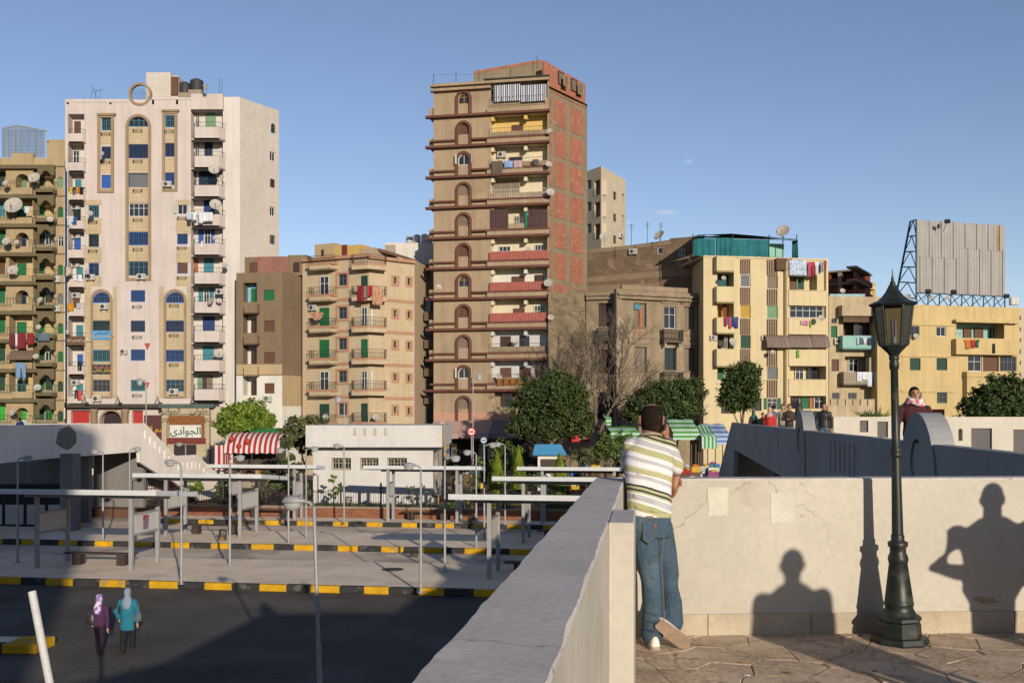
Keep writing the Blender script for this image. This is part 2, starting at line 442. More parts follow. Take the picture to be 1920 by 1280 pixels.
island('middle_island', -38, 6.0, 42.7, 47.8)
island('far_island', -28, 9, 52.2, 54.35)
# short island end at the left edge, with its painted nose
o = struct(box('side_island', None, -30, -13.75, 24.9, 25.55, 0, 0.235, paving, RZ(R(-3)) ))
kb = struct(box('kerb', None, -30, -13.6, 24.75, 24.9, 0, 0.2, concrete, RZ(R(-3))))
for i in range(8):
    bevel(box('kerb_block', kb, -14.3 - i * 1.6, -13.4 - i * 1.6 if i == 0 else -12.7 - i * 1.6 - 0.01, 24.6, 25.6 if i == 0 else 24.9, 0, 0.252, yellow_m if i % 2 == 0 else black_m, RZ(R(-3))), 0.04)

g = gnd(736, 1067, .235); mh = tag(MB().lathe([(.42, 0), (.42, .012), (.36, .014), (.36, .008), (.33, .008), (.33, .014)], mat('cast_iron', (.05, .045, .04), .7), 20).build('manhole_cover', None, Matrix.Translation(g)), 'round iron manhole cover on the nearest traffic island', 'manhole cover')
# ------------------------------------------------------------------ platform the viewer stands on
FL = EYE - 1.64; PT = EYE - 0.48
plan_out = [(0.66, 7.62), (0.63, 7.5), (-0.19, 1.75), (-1.95, -1.0), (-4.6, -4.6), (-4.6, -9)]
plan_in = [(0.865, 7.4), (0.835, 7.38), (0.062, 1.75), (-1.70, -1.05), (-4.3, -4.7), (-4.3, -9)]
k = MB()
pl = [(p[0] + 0.05, p[1]) for p in plan_out] + [(9, -9), (9, 8.2)]
k.poly([(x, y, FL - 0.015) for x, y in pl], flag_m); k.poly([(x, y, FL - 0.55) for x, y in reversed(pl)], bridge_m)
for a, b in zip(pl, pl[1:] + pl[:1]): k.poly([(a[0], a[1], FL - 0.55), (b[0], b[1], FL - 0.55), (b[0], b[1], FL - 0.015), (a[0], a[1], FL - 0.015)], bridge_m)
floor = struct(k.build('platform_floor'))
# flagstones pressed into the floor: irregular pieces with open joints
pts = []; rr = random.Random(5)
gx, gy = 0.40, 0.34
for i in range(-1, 16):
    for j in range(-1, 14):
        pts.append((0.5 + i * gx + rr.uniform(-.17, .17) + (j % 2) * 0.2, 3.4 + j * gy + rr.uniform(-.15, .15)))
def clip(poly, mx, my, nx, ny):
    out = []
    for a, b in zip(poly, poly[1:] + poly[:1]):
        da = (a[0] - mx) * nx + (a[1] - my) * ny; db = (b[0] - mx) * nx + (b[1] - my) * ny
        if da <= 0: out.append(a)
        if da * db < 0: t = da / (da - db); out.append((a[0] + (b[0] - a[0]) * t, a[1] + (b[1] - a[1]) * t))
    return out
for p in pts:
    poly = [(p[0] - .6, p[1] - .6), (p[0] + .6, p[1] - .6), (p[0] + .6, p[1] + .6), (p[0] - .6, p[1] + .6)]
    for q in pts:
        dx, dy = q[0] - p[0], q[1] - p[1]; L = math.hypot(dx, dy)
        if 0 < L < 1.4: poly = clip(poly, (p[0] + q[0]) / 2 - dx / L * 0.0035, (p[1] + q[1]) / 2 - dy / L * 0.0035, dx / L, dy / L)
        if not poly: break
    poly = clip(poly, 5.6, 0, 1, 0) if poly else poly
    poly = clip(poly, 0, 7.36, -0.03, 1) if poly else poly
    poly = clip(poly, 0.10, 1.75, -5.63 / 5.68, 0.773 / 5.68) if poly else poly
    if len(poly) < 3: continue
    cx = sum(a[0] for a in poly) / len(poly); cy = sum(a[1] for a in poly) / len(poly)
    if cy < 3.3: continue
    dz = rr.uniform(-0.003, 0.003); sx, sy = rr.uniform(-.012, .012), rr.uniform(-.012, .012)
    zz = lambda a: FL + dz + (a[0] - cx) * sx + (a[1] - cy) * sy
    k = MB(); n = len(poly)
    # soften corners
    k.rings([[(a[0], a[1], FL - 0.015) for a in poly], [(a[0], a[1], zz(a) - 0.0035) for a in poly], [(cx + (a[0] - cx) * 0.975, cy + (a[1] - cy) * 0.975, zz(a)) for a in poly]], flag_m, True, False)
    k.build('flagstone', floor)

def parapet(name, label, outer, inner, step, jit, mtop, mside, group=None):
    """wall with a worn top edge; outer/inner = plan polylines with the same count"""
    rr = random.Random(3); O, N = [], []
    for i in range(len(outer) - 1):
        n = max(1, int(math.dist(outer[i], outer[i + 1]) / step))
        for j in range(n):
            t = j / n
            O.append([outer[i][a] + (outer[i + 1][a] - outer[i][a]) * t for a in (0, 1)]); N.append([inner[i][a] + (inner[i + 1][a] - inner[i][a]) * t for a in (0, 1)])
    O.append(outer[-1]); N.append(inner[-1])
    ja = jb = jc = 0; A = []
    for o, n in zip(O, N):
        ja = ja * 0.6 + rr.gauss(0, jit); jb = jb * 0.6 + rr.gauss(0, jit); jc = jc * 0.8 + rr.gauss(0, jit * 0.6)
        d = (Vector(n) - Vector(o)).normalized()
        chip = abs(rr.gauss(0, jit * 1.2)) if rr.random() < 0.25 else 0
        A.append([(o[0], o[1], FL - 0.5), (o[0], o[1], PT - 0.012), (o[0] + d.x * (0.008 + ja), o[1] + d.y * (0.008 + ja), PT + jc * .12),
                  (n[0] - d.x * (0.006 + jb + chip), n[1] - d.y * (0.006 + jb + chip), PT + jc * .12), (n[0] - d.x * 0.001, n[1] - d.y * 0.001, PT - 0.012 - chip), (n[0], n[1], FL - 0.02)])
    k = MB()
    for a, b in zip(A, A[1:]):
        for i in range(5): k.poly([a[i], a[i + 1], b[i + 1], b[i]], mtop if i in (1, 2, 3) else mside)
    for a in (A[0], list(reversed(A[-1]))): k.poly(a, mside)
    return tag(k.build(name, None, I4, True), label, 'wall', group)
parapet('parapet_wall', 'long cream parapet wall with broad grey top running from the near edge to the leaning man', plan_out, plan_in, 0.06, 0.0022, coping, cream)
pw = bpy.data.objects['parapet_wall']
k = MB()
a, b = Vector((0.425, 4.40)), Vector((0.507, 5.00)); dx = Vector((0.112, -0.012))
P = [a, a + dx, b + dx, b]
k.rings([[(p.x, p.y, FL - 0.01) for p in P], [(p.x, p.y, PT + 0.001) for p in P]], cream, False, False); k.poly([(p.x, p.y, PT + 0.001) for p in P], coping)
bevel(k.build('pilaster', pw, I4, True), 0.006)

bwf = Fac(1171, 7.36, 1930, 7.52)
def back_wall():
    L = bwf.w + 2.2
    k = MB(); rr = random.Random(8)
    n = 60; A = []
    for i in range(n + 1):
        u = 0.02 + (L - .02) * i / n; j = rr.gauss(0, 0.0022); j2 = rr.gauss(0, 0.002)
        A.append([(u, 0, FL - 0.02), (u, 0, FL + 0.155), (u, 0, FL + 0.168), (u, 0, PT - 0.012), (u, 0.008 + abs(j), PT + j2 * .2), (u, 0.21, PT + j2 * .2), (u, 0.22, PT - 0.01), (u, 0.22, FL - 0.5)])
    for a, b in zip(A, A[1:]):
        for i in range(7): k.poly([a[i], b[i], b[i + 1], a[i + 1]], coping if i in (3, 4, 5) else cream)
    k.poly(A[-1], cream); k.poly(list(reversed(A[0])), cream)
    w = tag(k.build('back_wall', None, bwf.M, True), 'sunlit cream wall with tiled skirting behind the iron lamp post', 'wall')
    u = 0.0; i = 0
    while u < L - 0.1:
        e = u + (0.78 if i else 0.62)
        bevel(box('skirting_tile', w, u + 0.002, min(e, L) - 0.002, -0.014 + rr.uniform(-.002, .002), 0.01, FL - 0.02, FL + 0.158, skirt_m, bwf.M), 0.004)
        u = e; i += 1
    # two squares of old pasted paper and a flaked patch
    paper = mat('old_paper', col(240, 226, 196), 0.85, 0.08, 5, 0, 0.3, 40)
    flake = mat('flaked_plaster', col(196, 168, 132), 0.95, 0.2, 6, 0, 0.5, 50)
    def patch(px, py, w2, h2, m, nm, seed, irr):
        r2 = random.Random(seed); u, z = bwf.uz(px, py); o = []
        for j in range(16):
            t = 2 * math.pi * j / 16; q = 1 + r2.uniform(-irr, irr); cc, ss = math.cos(t), math.sin(t); s = max(abs(cc), abs(ss)) if irr < .2 else 1
            o.append((u + cc / s * w2 * q, z + ss / s * h2 * q))
        MB().slab(o, [], -0.0035, 0.002, m).build(nm, w, bwf.M)
    patch(1346, 940, 0.075, 0.105, paper, 'paper_patch', 1, 0.06); patch(1466, 952, 0.085, 0.11, paper, 'paper_patch', 2, 0.08)
    patch(1852, 1125, 0.09, 0.03, flake, 'flaked_patch', 4, 0.5)
    return w
back_wall()

# ------------------------------------------------------------------ walkway bridge with the shaded parapet
wf = Fac(CX + F * (0.145 + 3.74 / 53), 53, CX + F * (0.145 + 3.74 / 6.2), 6.2)      # plane x = 3.74 + 0.145 y, seen from the left
WT = 5.69; WD = 4.78
def uw(px): return wf.uz(px, HY)[0]
def zw(px, py): return wf.uz(px, py)[1]
def walkway():
    root = empty('walkway_bridge', wf.A, 'long blue-grey shaded footbridge side wall with round-topped posts and slots', 'footbridge')
    L = wf.w
    uL = uw(1372)
    outer = [(uL, WT), (L, WT), (L, 3.5), (uw(1500), 3.0), (uw(1478), zw(1478, 900)), (uw(1376), zw(1376, 842)), (uw(1374), 0.0), (uw(1346) , 0.0), (uw(1348), 2.6)]
    holes = []
    for i in range(5):
        p = 1442 + i * 4.4; u = uw(p); du = 0.055
        holes.append([(u - du, zw(p, 842)), (u + du, zw(p, 842)), (u + du, zw(p, 808)), (u, zw(p, 803)), (u - du, zw(p, 808))])
    for i in range(6):
        p = 1557 + i * 9.0; u = uw(p); du = 0.05; lo = 882 + i * 2; hi = 828 + i * 1.6
        holes.append([(u - du, zw(p, lo)), (u, zw(p, lo + 3)), (u + du, zw(p, lo)), (u + du, zw(p, hi)), (u, zw(p, hi - 6)), (u - du, zw(p, hi))])
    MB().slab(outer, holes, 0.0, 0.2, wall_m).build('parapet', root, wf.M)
    for pc, r in ((1722, 0.95), (1500.5, 0.95)):
        u = uw(pc); n = 24
        zt = 6.12 if pc > 1600 else 6.2
        arc = [(u + r * math.cos(math.pi * i / n), 5.15 + (zt - 5.15) * math.sin(math.pi * i / n)) for i in range(n + 1)]
        arc = arc + [(u - r, 4.3), (u + r, 4.3)]
        hole = [(u + 0.34 * math.cos(2 * math.pi * i / 16), 5.42 + 0.33 * math.sin(2 * math.pi * i / 16)) for i in range(16)]
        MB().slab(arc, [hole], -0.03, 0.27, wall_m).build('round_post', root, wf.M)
    deck = MB().box(uL + 1, L, 0.2, 5.2, WD - 0.35, WD, bridge_d)
    deck.box(L - 24, L, 5.2, 14, WD - 0.35, WD, bridge_d)
    deck.build('deck', root, wf.M)
    for u0 in (uL + 4, uL + 18):
        box('pier', root, u0, u0 + 0.8, 1.5, 3.5, 0, WD - 0.35, bridge_d, wf.M)
    box('soffit', root, uw(1500), L, 0.25, 5.2, WD - 0.8, WD - 0.36, bridge_d, wf.M)
    # stairs going down at the far end
    for i in range(14):
        z = WD - 0.17 * (i + 1); box('stair_step', root, uL + 1 - 0.3 * (i + 1), uL + 1 - 0.3 * i, 0.2, 4.0, z - 0.3, z, bridge_d, wf.M)
    # grey wall below the slope, with dark openings under the bridge
    box('under_wall', root, uw(1385), uw(1478), 3.0, 3.3, 0, 3.9, bridge_d, wf.M)
    return root
walkway()
# frontal sunlit parapet across the walkway, with grey recessed panels
ff = Fac(1563, 30.0, 1990, 28.6)
def far_parapet():
    zt = 6.02; root = empty('far_parapet', ff.A + Vector((0, 0, WD)), 'bright white parapet with grey square panels behind the round-topped post', 'wall')
    panels = [(1612, 788, 1628, 810), (1645, 790, 1665, 820), (1720, 794, 1744, 850), (1821, 802.5, 1860, 870), (1900, 805, 1945, 880)]
    hs = []
    for a, b, c, e in panels:
        u0, u1, z0, z1 = ff.rect(a, b, c, e); hs.append((u0, u1, max(z0, WD + .1), z1, 0, 0.06))
    u0, u1, z0, z1 = ff.rect(1797, 803, 1805, 826); hs.append((u0, u1, z0, z1, 1, 0.24))
    white = mat('white_wall_paint', col(246, 228, 198), 0.85, 0.06, 1.2, 0.08)
    wall(root, 'wall_face', ff, 0, ff.w, WD - 0.4, zt, hs, white)
    k = MB(); k.poly([(0, 0, zt), (ff.w, 0, zt), (ff.w, .25, zt), (0, .25, zt)], white); k.poly([(0, 0.25, WD - .4), (ff.w, .25, WD - .4), (ff.w, .25, zt), (0, .25, zt)], white); k.poly([(0, 0, WD - .4), (0, 0, zt), (0, .25, zt), (0, .25, WD - .4)], white)
    k.build('wall_back', root, ff.M)
    gp = mat('grey_panel_paint', col(128, 118, 110), 0.85, 0.1, 1.5, 0.1)
    for h in hs[:5]:
        MB().poly([(h[0], 0.06, h[2]), (h[1], 0.06, h[2]), (h[1], 0.06, h[3]), (h[0], 0.06, h[3])], gp).build('grey_panel', root, ff.M)
far_parapet()

# ------------------------------------------------------------------ bridge arm at the left with its stairs
lf = Fac(0, 48, 270, 59)
LT = 5.56
def lu(px): return lf.uz(px, HY)[0]
def lz(px, py): return lf.uz(px, py)[1]
def left_bridge():
    root = empty('stair_bridge', lf.A, 'pale concrete footbridge with slotted stair parapet descending beside the shopfronts', 'footbridge')
    P = [(-330, 801), (272, 792.5), (329, 854), (370, 852), (406, 886), (414, 912), (416, 945), (380, 945), (330, 905), (292, 885), (262, 866), (261, 846), (190, 852), (110, 858), (0, 868), (-330, 885)]
    outer = [lf.uz(*p) for p in P]
    outer[0] = (outer[0][0], LT); outer[1] = (outer[1][0], LT)
    slots = [(271.5, 803, 823), (280.7, 815, 833), (290, 824, 842), (299.3, 833, 851), (308, 841, 859.5), (317, 851, 867), (334, 869, 882), (342, 863, 879), (351.5, 863, 880), (359.5, 862, 880), (366.6, 862, 880), (374, 865, 881), (382, 873, 887), (389, 881, 893)]
    holes = []
    for p, a, b in slots:
        u, z1 = lf.uz(p, a); z0 = lz(p, b); du = 0.10
        holes.append([(u - du, z0 + .08), (u, z0), (u + du, z0 + .08), (u + du, z1 - .08), (u, z1), (u - du, z1 - .08)])
    MB().slab(outer, holes, 0, 0.2, bridge_m).build('parapet', root, lf.M)
    # far parapet of the stair and bridge
    back = [(u, z) for u, z in outer]
    MB().slab(outer, [], 3.8, 4.0, bridge_m).build('parapet', root, lf.M)
    ue = lu(270)
    box('deck', root, lu(-330), ue, 0.2, 3.8, LT - 1.25, LT - 0.95, bridge_m, lf.M)
    for i in range(16):
        z = LT - 1.0 - 0.25 * (i + 1); box('stair_step', root, ue + 0.52 * i, ue + 0.52 * (i + 1), 0.2, 3.8, z - 0.3, z, bridge_m, lf.M)
    u, z = lf.uz(125, 820); r2 = random.Random(4)
    MB().slab([(u + 0.85 * math.cos(t) * r2.uniform(.85, 1.1), z + 0.62 * math.sin(t) * r2.uniform(.85, 1.1)) for t in [2 * math.pi * j / 14 for j in range(14)]], [], -0.006, 0.004, rough_patch).build('bare_patch', root, lf.M)
    box('column', root, -0.1, 0.6, -0.2, 0.5, 0, 4.1, bridge_d, TR(-22.6, 50.2, 0) @ RZ(R(-8)))
    box('column', root, -0.5, 0.7, -0.3, 0.7, 0, 4.1, bridge_d, TR(-25.9, 58.9, 0) @ RZ(R(-8)))
    box('column', root, -0.35, 0.75, -0.2, 0.9, 0, 4.1, bridge_d, TR(-28.5, 49.5, 0) @ RZ(R(-8)))
    box('stair_wall', root, -4.9, -1.6, 0, 0.3, 0, 4.2, bridge_d, TR(-20.6, 59.6, 0) @ RZ(R(-10)))
    box('ticket_wall', root, -9, 0.4, 0, 0.3, 0, 4.3, bridge_d, TR(-24.2, 56, 0) @ RZ(R(-4)))
    return root
left_bridge()
# kiosk counter in the dark under the bridge
kroot = empty('underpass_kiosk', (-26, 53.5, 0), 'dark kiosk with pale lower panels in the shade under the left bridge', 'kiosk')
box('counter', kroot, -28.5, -23.6, 53.4, 54.2, 0, 2.3, mat('kiosk_dark', (0.03, 0.03, 0.035)))
for i in range(4): box('panel', kroot, -28.3 + i * 1.15, -27.35 + i * 1.15, 53.33, 53.4, 0.2, 1.25, steel_w)

# ------------------------------------------------------------------ iron street lamp on the platform
def old_lamp():
    c = at(1687, HY, 7.17); base = Vector((c.x, 7.17, FL))
    M = Matrix.Translation(base) @ Matrix.Rotation(R(-1.15), 4, 'Y') @ RZ(R(8))
    k = MB(); k.lathe([(0.20, 0), (0.205, 0.012), (0.19, 0.045), (0.155, 0.05)], iron, 8, rot=R(22.5), smooth=False)
    root = tag(k.build('street_lamp', None, M), 'dark green iron lamp post with hexagonal lantern on the sunlit platform', 'lamp post')
    MB().lathe([(0.150, 0.045), (0.148, 0.13), (0.138, 0.15), (0.152, 0.165), (0.15, 0.185), (0.125, 0.205)], iron, 8, rot=R(22.5), smooth=False).build('pedestal', root, M)
    k = MB(); n = 32; prof = [(0.122, 0.20), (0.108, 0.225), (0.096, 0.25), (0.1, 0.27), (0.103, 0.285), (0.097, 0.30), (0.098, 0.305), (0.064, 0.565), (0.067, 0.575), (0.071, 0.60), (0.067, 0.62), (0.056, 0.645), (0.056, 0.68), (0.068, 0.69), (0.07, 0.72), (0.048, 0.73), (0.045, 0.75), (0.048, 0.765), (0.041, 0.775)]
    rings = []
    for r, z in prof:
        fl = 0.075 if 0.304 < z < 0.57 else 0
        rings.append([(r * (1 - fl * (j % 2)) * math.cos(2 * math.pi * j / n), r * (1 - fl * (j % 2)) * math.sin(2 * math.pi * j / n), z) for j in range(n)])
    k.rings(rings, iron); k.build('fluted_base', root, M)
    k = MB(); rings = []
    for r, z in [(0.040, 0.77), (0.0365, 1.0), (0.032, 1.30), (0.030, 1.33)]:
        rings.append([(r * (1 - 0.08 * (j % 2)) * math.cos(2 * math.pi * j / 24), r * (1 - .08 * (j % 2)) * math.sin(2 * math.pi * j / 24), z) for j in range(24)])
    k.rings(rings, iron); k.build('shaft', root, M)
    MB().lathe([(0.030, 1.325), (0.038, 1.335), (0.04, 1.35), (0.034, 1.365), (0.041, 1.375), (0.036, 1.395), (0.029, 1.405), (0.026, 1.96), (0.033, 1.965), (0.034, 2.01), (0.028, 2.02), (0.034, 2.035), (0.036, 2.05), (0.03, 2.06)], iron, 16).build('upper_shaft', root, M)
    H0 = 2.06; k = MB()
    k.lathe([(0.03, H0 - 0.005), (0.045, H0 + 0.02), (0.088, H0 + 0.065), (0.1, H0 + 0.07), (0.1, H0 + 0.085)], iron, 6, rot=R(30), smooth=False)
    k.build('lantern_base', root, M)
    z0, z1, r0, r1 = H0 + 0.08, H0 + 0.365, 0.098, 0.135
    pts0 = [(r0 * math.cos(R(30 + 60 * i)), r0 * math.sin(R(30 + 60 * i)), z0) for i in range(6)]
    pts1 = [(r1 * math.cos(R(30 + 60 * i)), r1 * math.sin(R(30 + 60 * i)), z1) for i in range(6)]
    dusty = bpy.data.materials.new('dusty_lantern_glass'); dusty.use_nodes = True
    nn, ll = dusty.node_tree.nodes, dusty.node_tree.links; pb = nn['Principled BSDF']
    pb.inputs['Base Color'].default_value = (0.022, 0.026, 0.025, 1); pb.inputs['Roughness'].default_value = 0.25
    tb = nn.new('ShaderNodeBsdfTransparent'); mxs = nn.new('ShaderNodeMixShader'); mxs.inputs[0].default_value = 0.86
    ll.new(tb.outputs[0], mxs.inputs[1]); ll.new(pb.outputs[0], mxs.inputs[2]); ll.new(mxs.outputs[0], nn['Material Output'].inputs['Surface'])
    for i in range(6):
        MB().tube([pts0[i], pts1[i]], 0.009, iron, 5).build('lantern_rib', root, M)
        if i != 3:
            a, b, c2, d = Vector(pts0[i]), Vector(pts0[(i + 1) % 6]), Vector(pts1[(i + 1) % 6]), Vector(pts1[i])
            MB().poly([a, b, c2, d], dusty).build('lantern_pane', root, M)
    MB().lathe([(0.128, z1 - 0.012), (0.14, z1 - 0.012), (0.165, z1 + 0.002), (0.168, z1 + 0.01), (0.14, z1 + 0.022), (0.105, z1 + 0.036), (0.075, z1 + 0.062), (0.05, z1 + 0.095), (0.036, z1 + 0.122), (0.03, z1 + 0.135)], iron, 6, rot=R(30), smooth=False).build('lantern_roof', root, M)
    MB().lathe([(0.026, z1 + 0.13), (0.03, z1 + 0.14), (0.018, z1 + 0.15), (0.02, z1 + 0.16), (0.01, z1 + 0.175), (0.011, z1 + 0.185), (0.004, z1 + 0.215), (0.002, z1 + 0.26)], iron, 10).build('finial', root, M)
    bulb = flat('bulb_white', (0.75, 0.72, 0.66), 0.3)
    sub = MB().lathe([(0.022, z0), (0.022, z0 + 0.05), (0.018, z0 + 0.06)], bulb, 12).build('bulb_holder', root, M)
    for dx in (-0.012, 0.012):
        MB().tube([(dx, -0.008, z0 + 0.05), (dx, -0.008, z0 + 0.17), (dx, 0, z0 + 0.182), (dx, 0.010, z0 + 0.17), (dx, 0.010, z0 + 0.05)], 0.006, bulb, 7).build('bulb_tube', root, M)
old_lamp()

# ------------------------------------------------------------------ cobra-head lamps of the bus yard
def make_cobra():
    k = MB(); k.tube([(0, 0, 0), (0, 0, 1.9), (0, 0, 1.92), (0, 0, 4.35)], [0.048, 0.048, 0.036, 0.033], steel_g, 10)
    root = k.build('yard_lamp', None, I4)
    MB().lathe([(0.12, 0), (0.12, 0.02), (0.06, 0.03)], steel_g, 8).build('base_plate', root)
    MB().tube([(0, 0, 4.3), (0.03, 0, 4.38), (0.08, 0, 4.42), (0.20, 0, 4.44)], 0.030, steel_g, 8).build('arm', root)
    rr = []
    for x, w, h, z in [(0.16, .045, .04, 4.44), (0.22, .08, .065, 4.445), (0.32, .125, .095, 4.45), (0.43, .14, .11, 4.45), (0.53, .11, .09, 4.445), (0.58, .045, .04, 4.44)]:
        rr.append([(x, w * math.cos(t), z + h * max(math.sin(t), -0.25)) for t in [2 * math.pi * j / 14 for j in range(14)]])
    k = MB(); k.rings(rr, steel_g); hd = k.build('lamp_head', root)
    rr = [[(0.40 + 0.17 * math.cos(t) * s, 0.12 * math.sin(t) * s, 4.425 - d) for t in [2 * math.pi * j / 16 for j in range(16)]] for s, d in [(1, 0), (0.94, 0.06), (0.74, 0.11), (0.38, 0.14)]]
    k = MB(); k.rings(rr, lensm); k.build('lens', hd)
    return root
cob = make_cobra()
GL = 'bus yard lamps'
lamps = [  # pole px at base, base row, top row, head dir (1 right / -1 left), label
    (33, 1054, 858, 1, 'yard lamp standing in the shade at the far left edge'),
    (193, 1013, 845, -1, 'yard lamp in front of the grey wall under the left stairs'),
    (243, 990, 841, 1, 'yard lamp whose head overlaps the triangle under the left stair landing'),
    (340, 1094, 866, -1, 'yard lamp on the near kerb at the end of the nearest left shelter roof'),
    (431, 1058, 857, 1, 'yard lamp left of the red striped awning, standing on the nearest traffic island'),
    (541, 1017, 843, -1, 'yard lamp right of the red striped awning with its head to the left'),
    (574, 1007, 840, 1, 'yard lamp crossing the left corner of the white kiosk'),
    (645, 980, 835, -1, 'yard lamp before the kiosk window, its shadow on the white wall'),
    (789, 1110, 872, -1, 'yard lamp on the near kerb below the right end of the white kiosk'),
    (834, 1071, 858, 1, 'yard lamp just right of the white kiosk side wall'),
    (893, 1025, 847, -1, 'yard lamp before the pink shop canopy with its head to the left'),
    (908, 1010, 833, 1, 'yard lamp left of the yellow-green conifer'),
    (947, 983, 832, -1, 'yard lamp in front of the bushes right of the conifer')]
for i, (px, pb, pt, d, lb) in enumerate(lamps):
    g = gnd(px, pb, 0.235); Y = g.y; h = (EYE + (HY - pt) / F * Y) - 0.235
    M = Matrix.Translation(g) @ RZ(0.05 if d > 0 else math.pi - 0.05) @ SCL(1, 1, h / 4.45)
    o = cob if i == 0 else dup(cob, M)
    if i == 0:
        for kk in [cob] + kids(cob) + [x for y in kids(cob) for x in kids(y)]: WM[kk] = M
        cob.matrix_basis = M
    tag(o, lb, 'street lamp', GL)
# nearest lamp of the yard, standing before the shaded road, leaning a little
M = Matrix.Translation(Vector((at(604, HY, 18).x, 18, 0))) @ Matrix.Rotation(R(-1.9), 4, 'Y') @ RZ(math.pi - 0.1) @ SCL(1, 1, 1.02)
tag(dup(cob, M), 'nearest yard lamp, head low above the striped kerbs, pole running to the bottom edge', 'street lamp', GL)
# cut pale pole at the lower left corner
k = MB(); p0, p1 = at(97, 1300, 11.5), at(60, 1108, 11.5)
k.tube([p0 + (p0 - p1) * 3, p1], 0.046, steel_w, 14, False); 
d = (p0 - p1).normalized()
tag(k.build('slanted_pole', None), 'pale slanting pole end sticking up at the lower left corner', 'pole')
MB().tube([p1 + d * 0.012, p1 + d * 0.011], 0.040, mat('pole_inside', (0.25, 0.12, 0.06)), 14).build('pole_mouth', bpy.data.objects['slanted_pole'])

# ------------------------------------------------------------------ bus shelters, benches, litter baskets
poster = mat('blank_poster', col(226, 216, 200), 0.6, 0.06, 2)
def shelter(s0, s1, t0, t1, p0, p1, label, red=None):
    M = yard(s0, t0, 0.235)
    root = empty('bus_shelter', M.translation, label, 'bus shelter', 'bus shelters of the yard')
    L = s1 - s0; D = t1 - t0
    sl = 0.088; k = MB(); k.box(0, L, 0, D, 2.86, 3.06, steel_w); k.v = [(x, y, z - y * sl) for x, y, z in k.v]; bevel(k.build('roof', root, M), 0.015)
    k = MB(); k.box(0.8, L - 0.8, 0.75, D - 0.75, 2.76, 2.86, steel_g); k.v = [(x, y, z - y * sl - .002) for x, y, z in k.v]; k.build('roof_beam', root, M)
    for q, s in enumerate((1.35, L - 1.35)):
        for t in (p0 - t0, p1 - t0):
            bevel(box('post', root, s - 0.075, s + 0.075, t - 0.075, t + 0.075, 0, 2.85 - t * sl, steel_g, M), 0.012)
        a, b = p0 - t0 + 0.075, p1 - t0 - 0.075
        f = box('panel_frame', root, s - 0.05, s + 0.05, a, b, 1.28, 1.36, steel_g, M)
        box('panel_frame', root, s - 0.05, s + 0.05, a, b, 2.04, 2.12, steel_g, M)
        pn = box('panel', root, s - 0.025, s + 0.025, a, b, 1.36, 2.04, poster, M)
        if red and q == 1:
            rp = flat('red_print', col(196, 50, 44)); gp = flat('grey_print', col(150, 120, 130))
            MB().poly([(s + 0.027, a + 0.75, 1.42), (s + 0.027, a + 1.15, 1.42), (s + 0.027, a + 1.2, 1.98), (s + 0.027, a + 0.8, 1.98)], gp).build('poster_print', pn, M)
            MB().poly([(s + 0.029, a + 0.75, 1.75), (s + 0.029, a + 1.1, 1.98), (s + 0.029, a + 0.75, 1.98)], rp).build('poster_print', pn, M)
    return root
def bench(s, t, label, L=2.9):
    M = yard(s, t, 0.235)
    root = empty('bench', M.translation, label, 'bench', 'dark benches under the shelters')
    for i in range(4): box('seat_plank', root, 0, L, 0.115 * i, 0.115 * i + 0.10, 0.42, 0.465, darkwood, M)
    for u in (0.35, L - 0.7): box('leg', root, u, u + 0.34, 0.04, 0.40, 0, 0.42, darkwood, M)
def basket(px, py, Y, label, tilt=8):
    c = at(px, py, Y); M = Matrix.Translation(c) @ Matrix.Rotation(R(tilt), 4, 'Y')
    k = MB()
    for a in range(4):
        x, y = [(-.17, -.13), (.17, -.13), (.17, .13), (-.17, .13)][a]; x2, y2 = [(-.17, -.13), (.17, -.13), (.17, .13), (-.17, .13)][(a + 1) % 4]
        k.tube([(x, y, 0.26), (x2, y2, 0.26)], 0.02, dark_iron, 5); k.tube([(x * .75, y * .75, -0.26), (x2 * .75, y2 * .75, -0.26)], 0.015, dark_iron, 5); k.tube([(x, y, 0.26), (x * .75, y * .75, -0.26)], 0.018, dark_iron, 5)
        for j in range(1, 5):
            f = j / 5; ax, ay = x + (x2 - x) * f, y + (y2 - y) * f
            k.tube([(ax, ay, .26), (ax * .75, ay * .75, -.26)], 0.007, dark_iron, 4)
    root = tag(k.build('litter_basket', None, M), label, 'litter bin', 'litter baskets of the yard')
    h = c.z + 0.3 - 0.24
    MB().tube([(0.2, 0, 0.3), (0.2, 0, 0.3 - h)], 0.025, steel_g, 6).build('stand_post', root, Matrix.Translation(c))
    MB().tube([(-.13, 0, .1), (.2, 0, .1)], 0.02, dark_iron, 6).build('bracket', root, Matrix.Translation(c))
    MB().box(-.10, .10, -.08, .08, -.25, -.05, mat('rubbish', (0.28, 0.16, 0.07), 0.9, 0.4, 12)).build('rubbish', root, M)
rows = [(34.3, 37.7, 35.0, 37.0), (44.3, 47.7, 45.0, 47.0), (52.75, 54.25, 53.0, 54.1)]
shelter(-24.75, -18.2, *rows[0], 'nearest bus shelter at the far left, half in shade, with a red and white poster', True)
shelter(-7.25, -0.7, *rows[0], 'nearest bus shelter at the right, its roof running behind the grey parapet')
shelter(-24.7, -18.25, *rows[1], 'bus shelter on the middle island in front of the stair foot')
shelter(-7.35, -0.8, *rows[1], 'bus shelter on the middle island at the right, beside the grey parapet')
shelter(-25.0, -18.55, *rows[2], 'farthest bus shelter at the left, its roof below the red striped awning')
shelter(-15.9, -9.35, *rows[2], 'farthest bus shelter in the middle, in front of the white kiosk')
shelter(-7.4, -0.85, *rows[2], 'farthest bus shelter at the right, its roof reaching the leaning man')
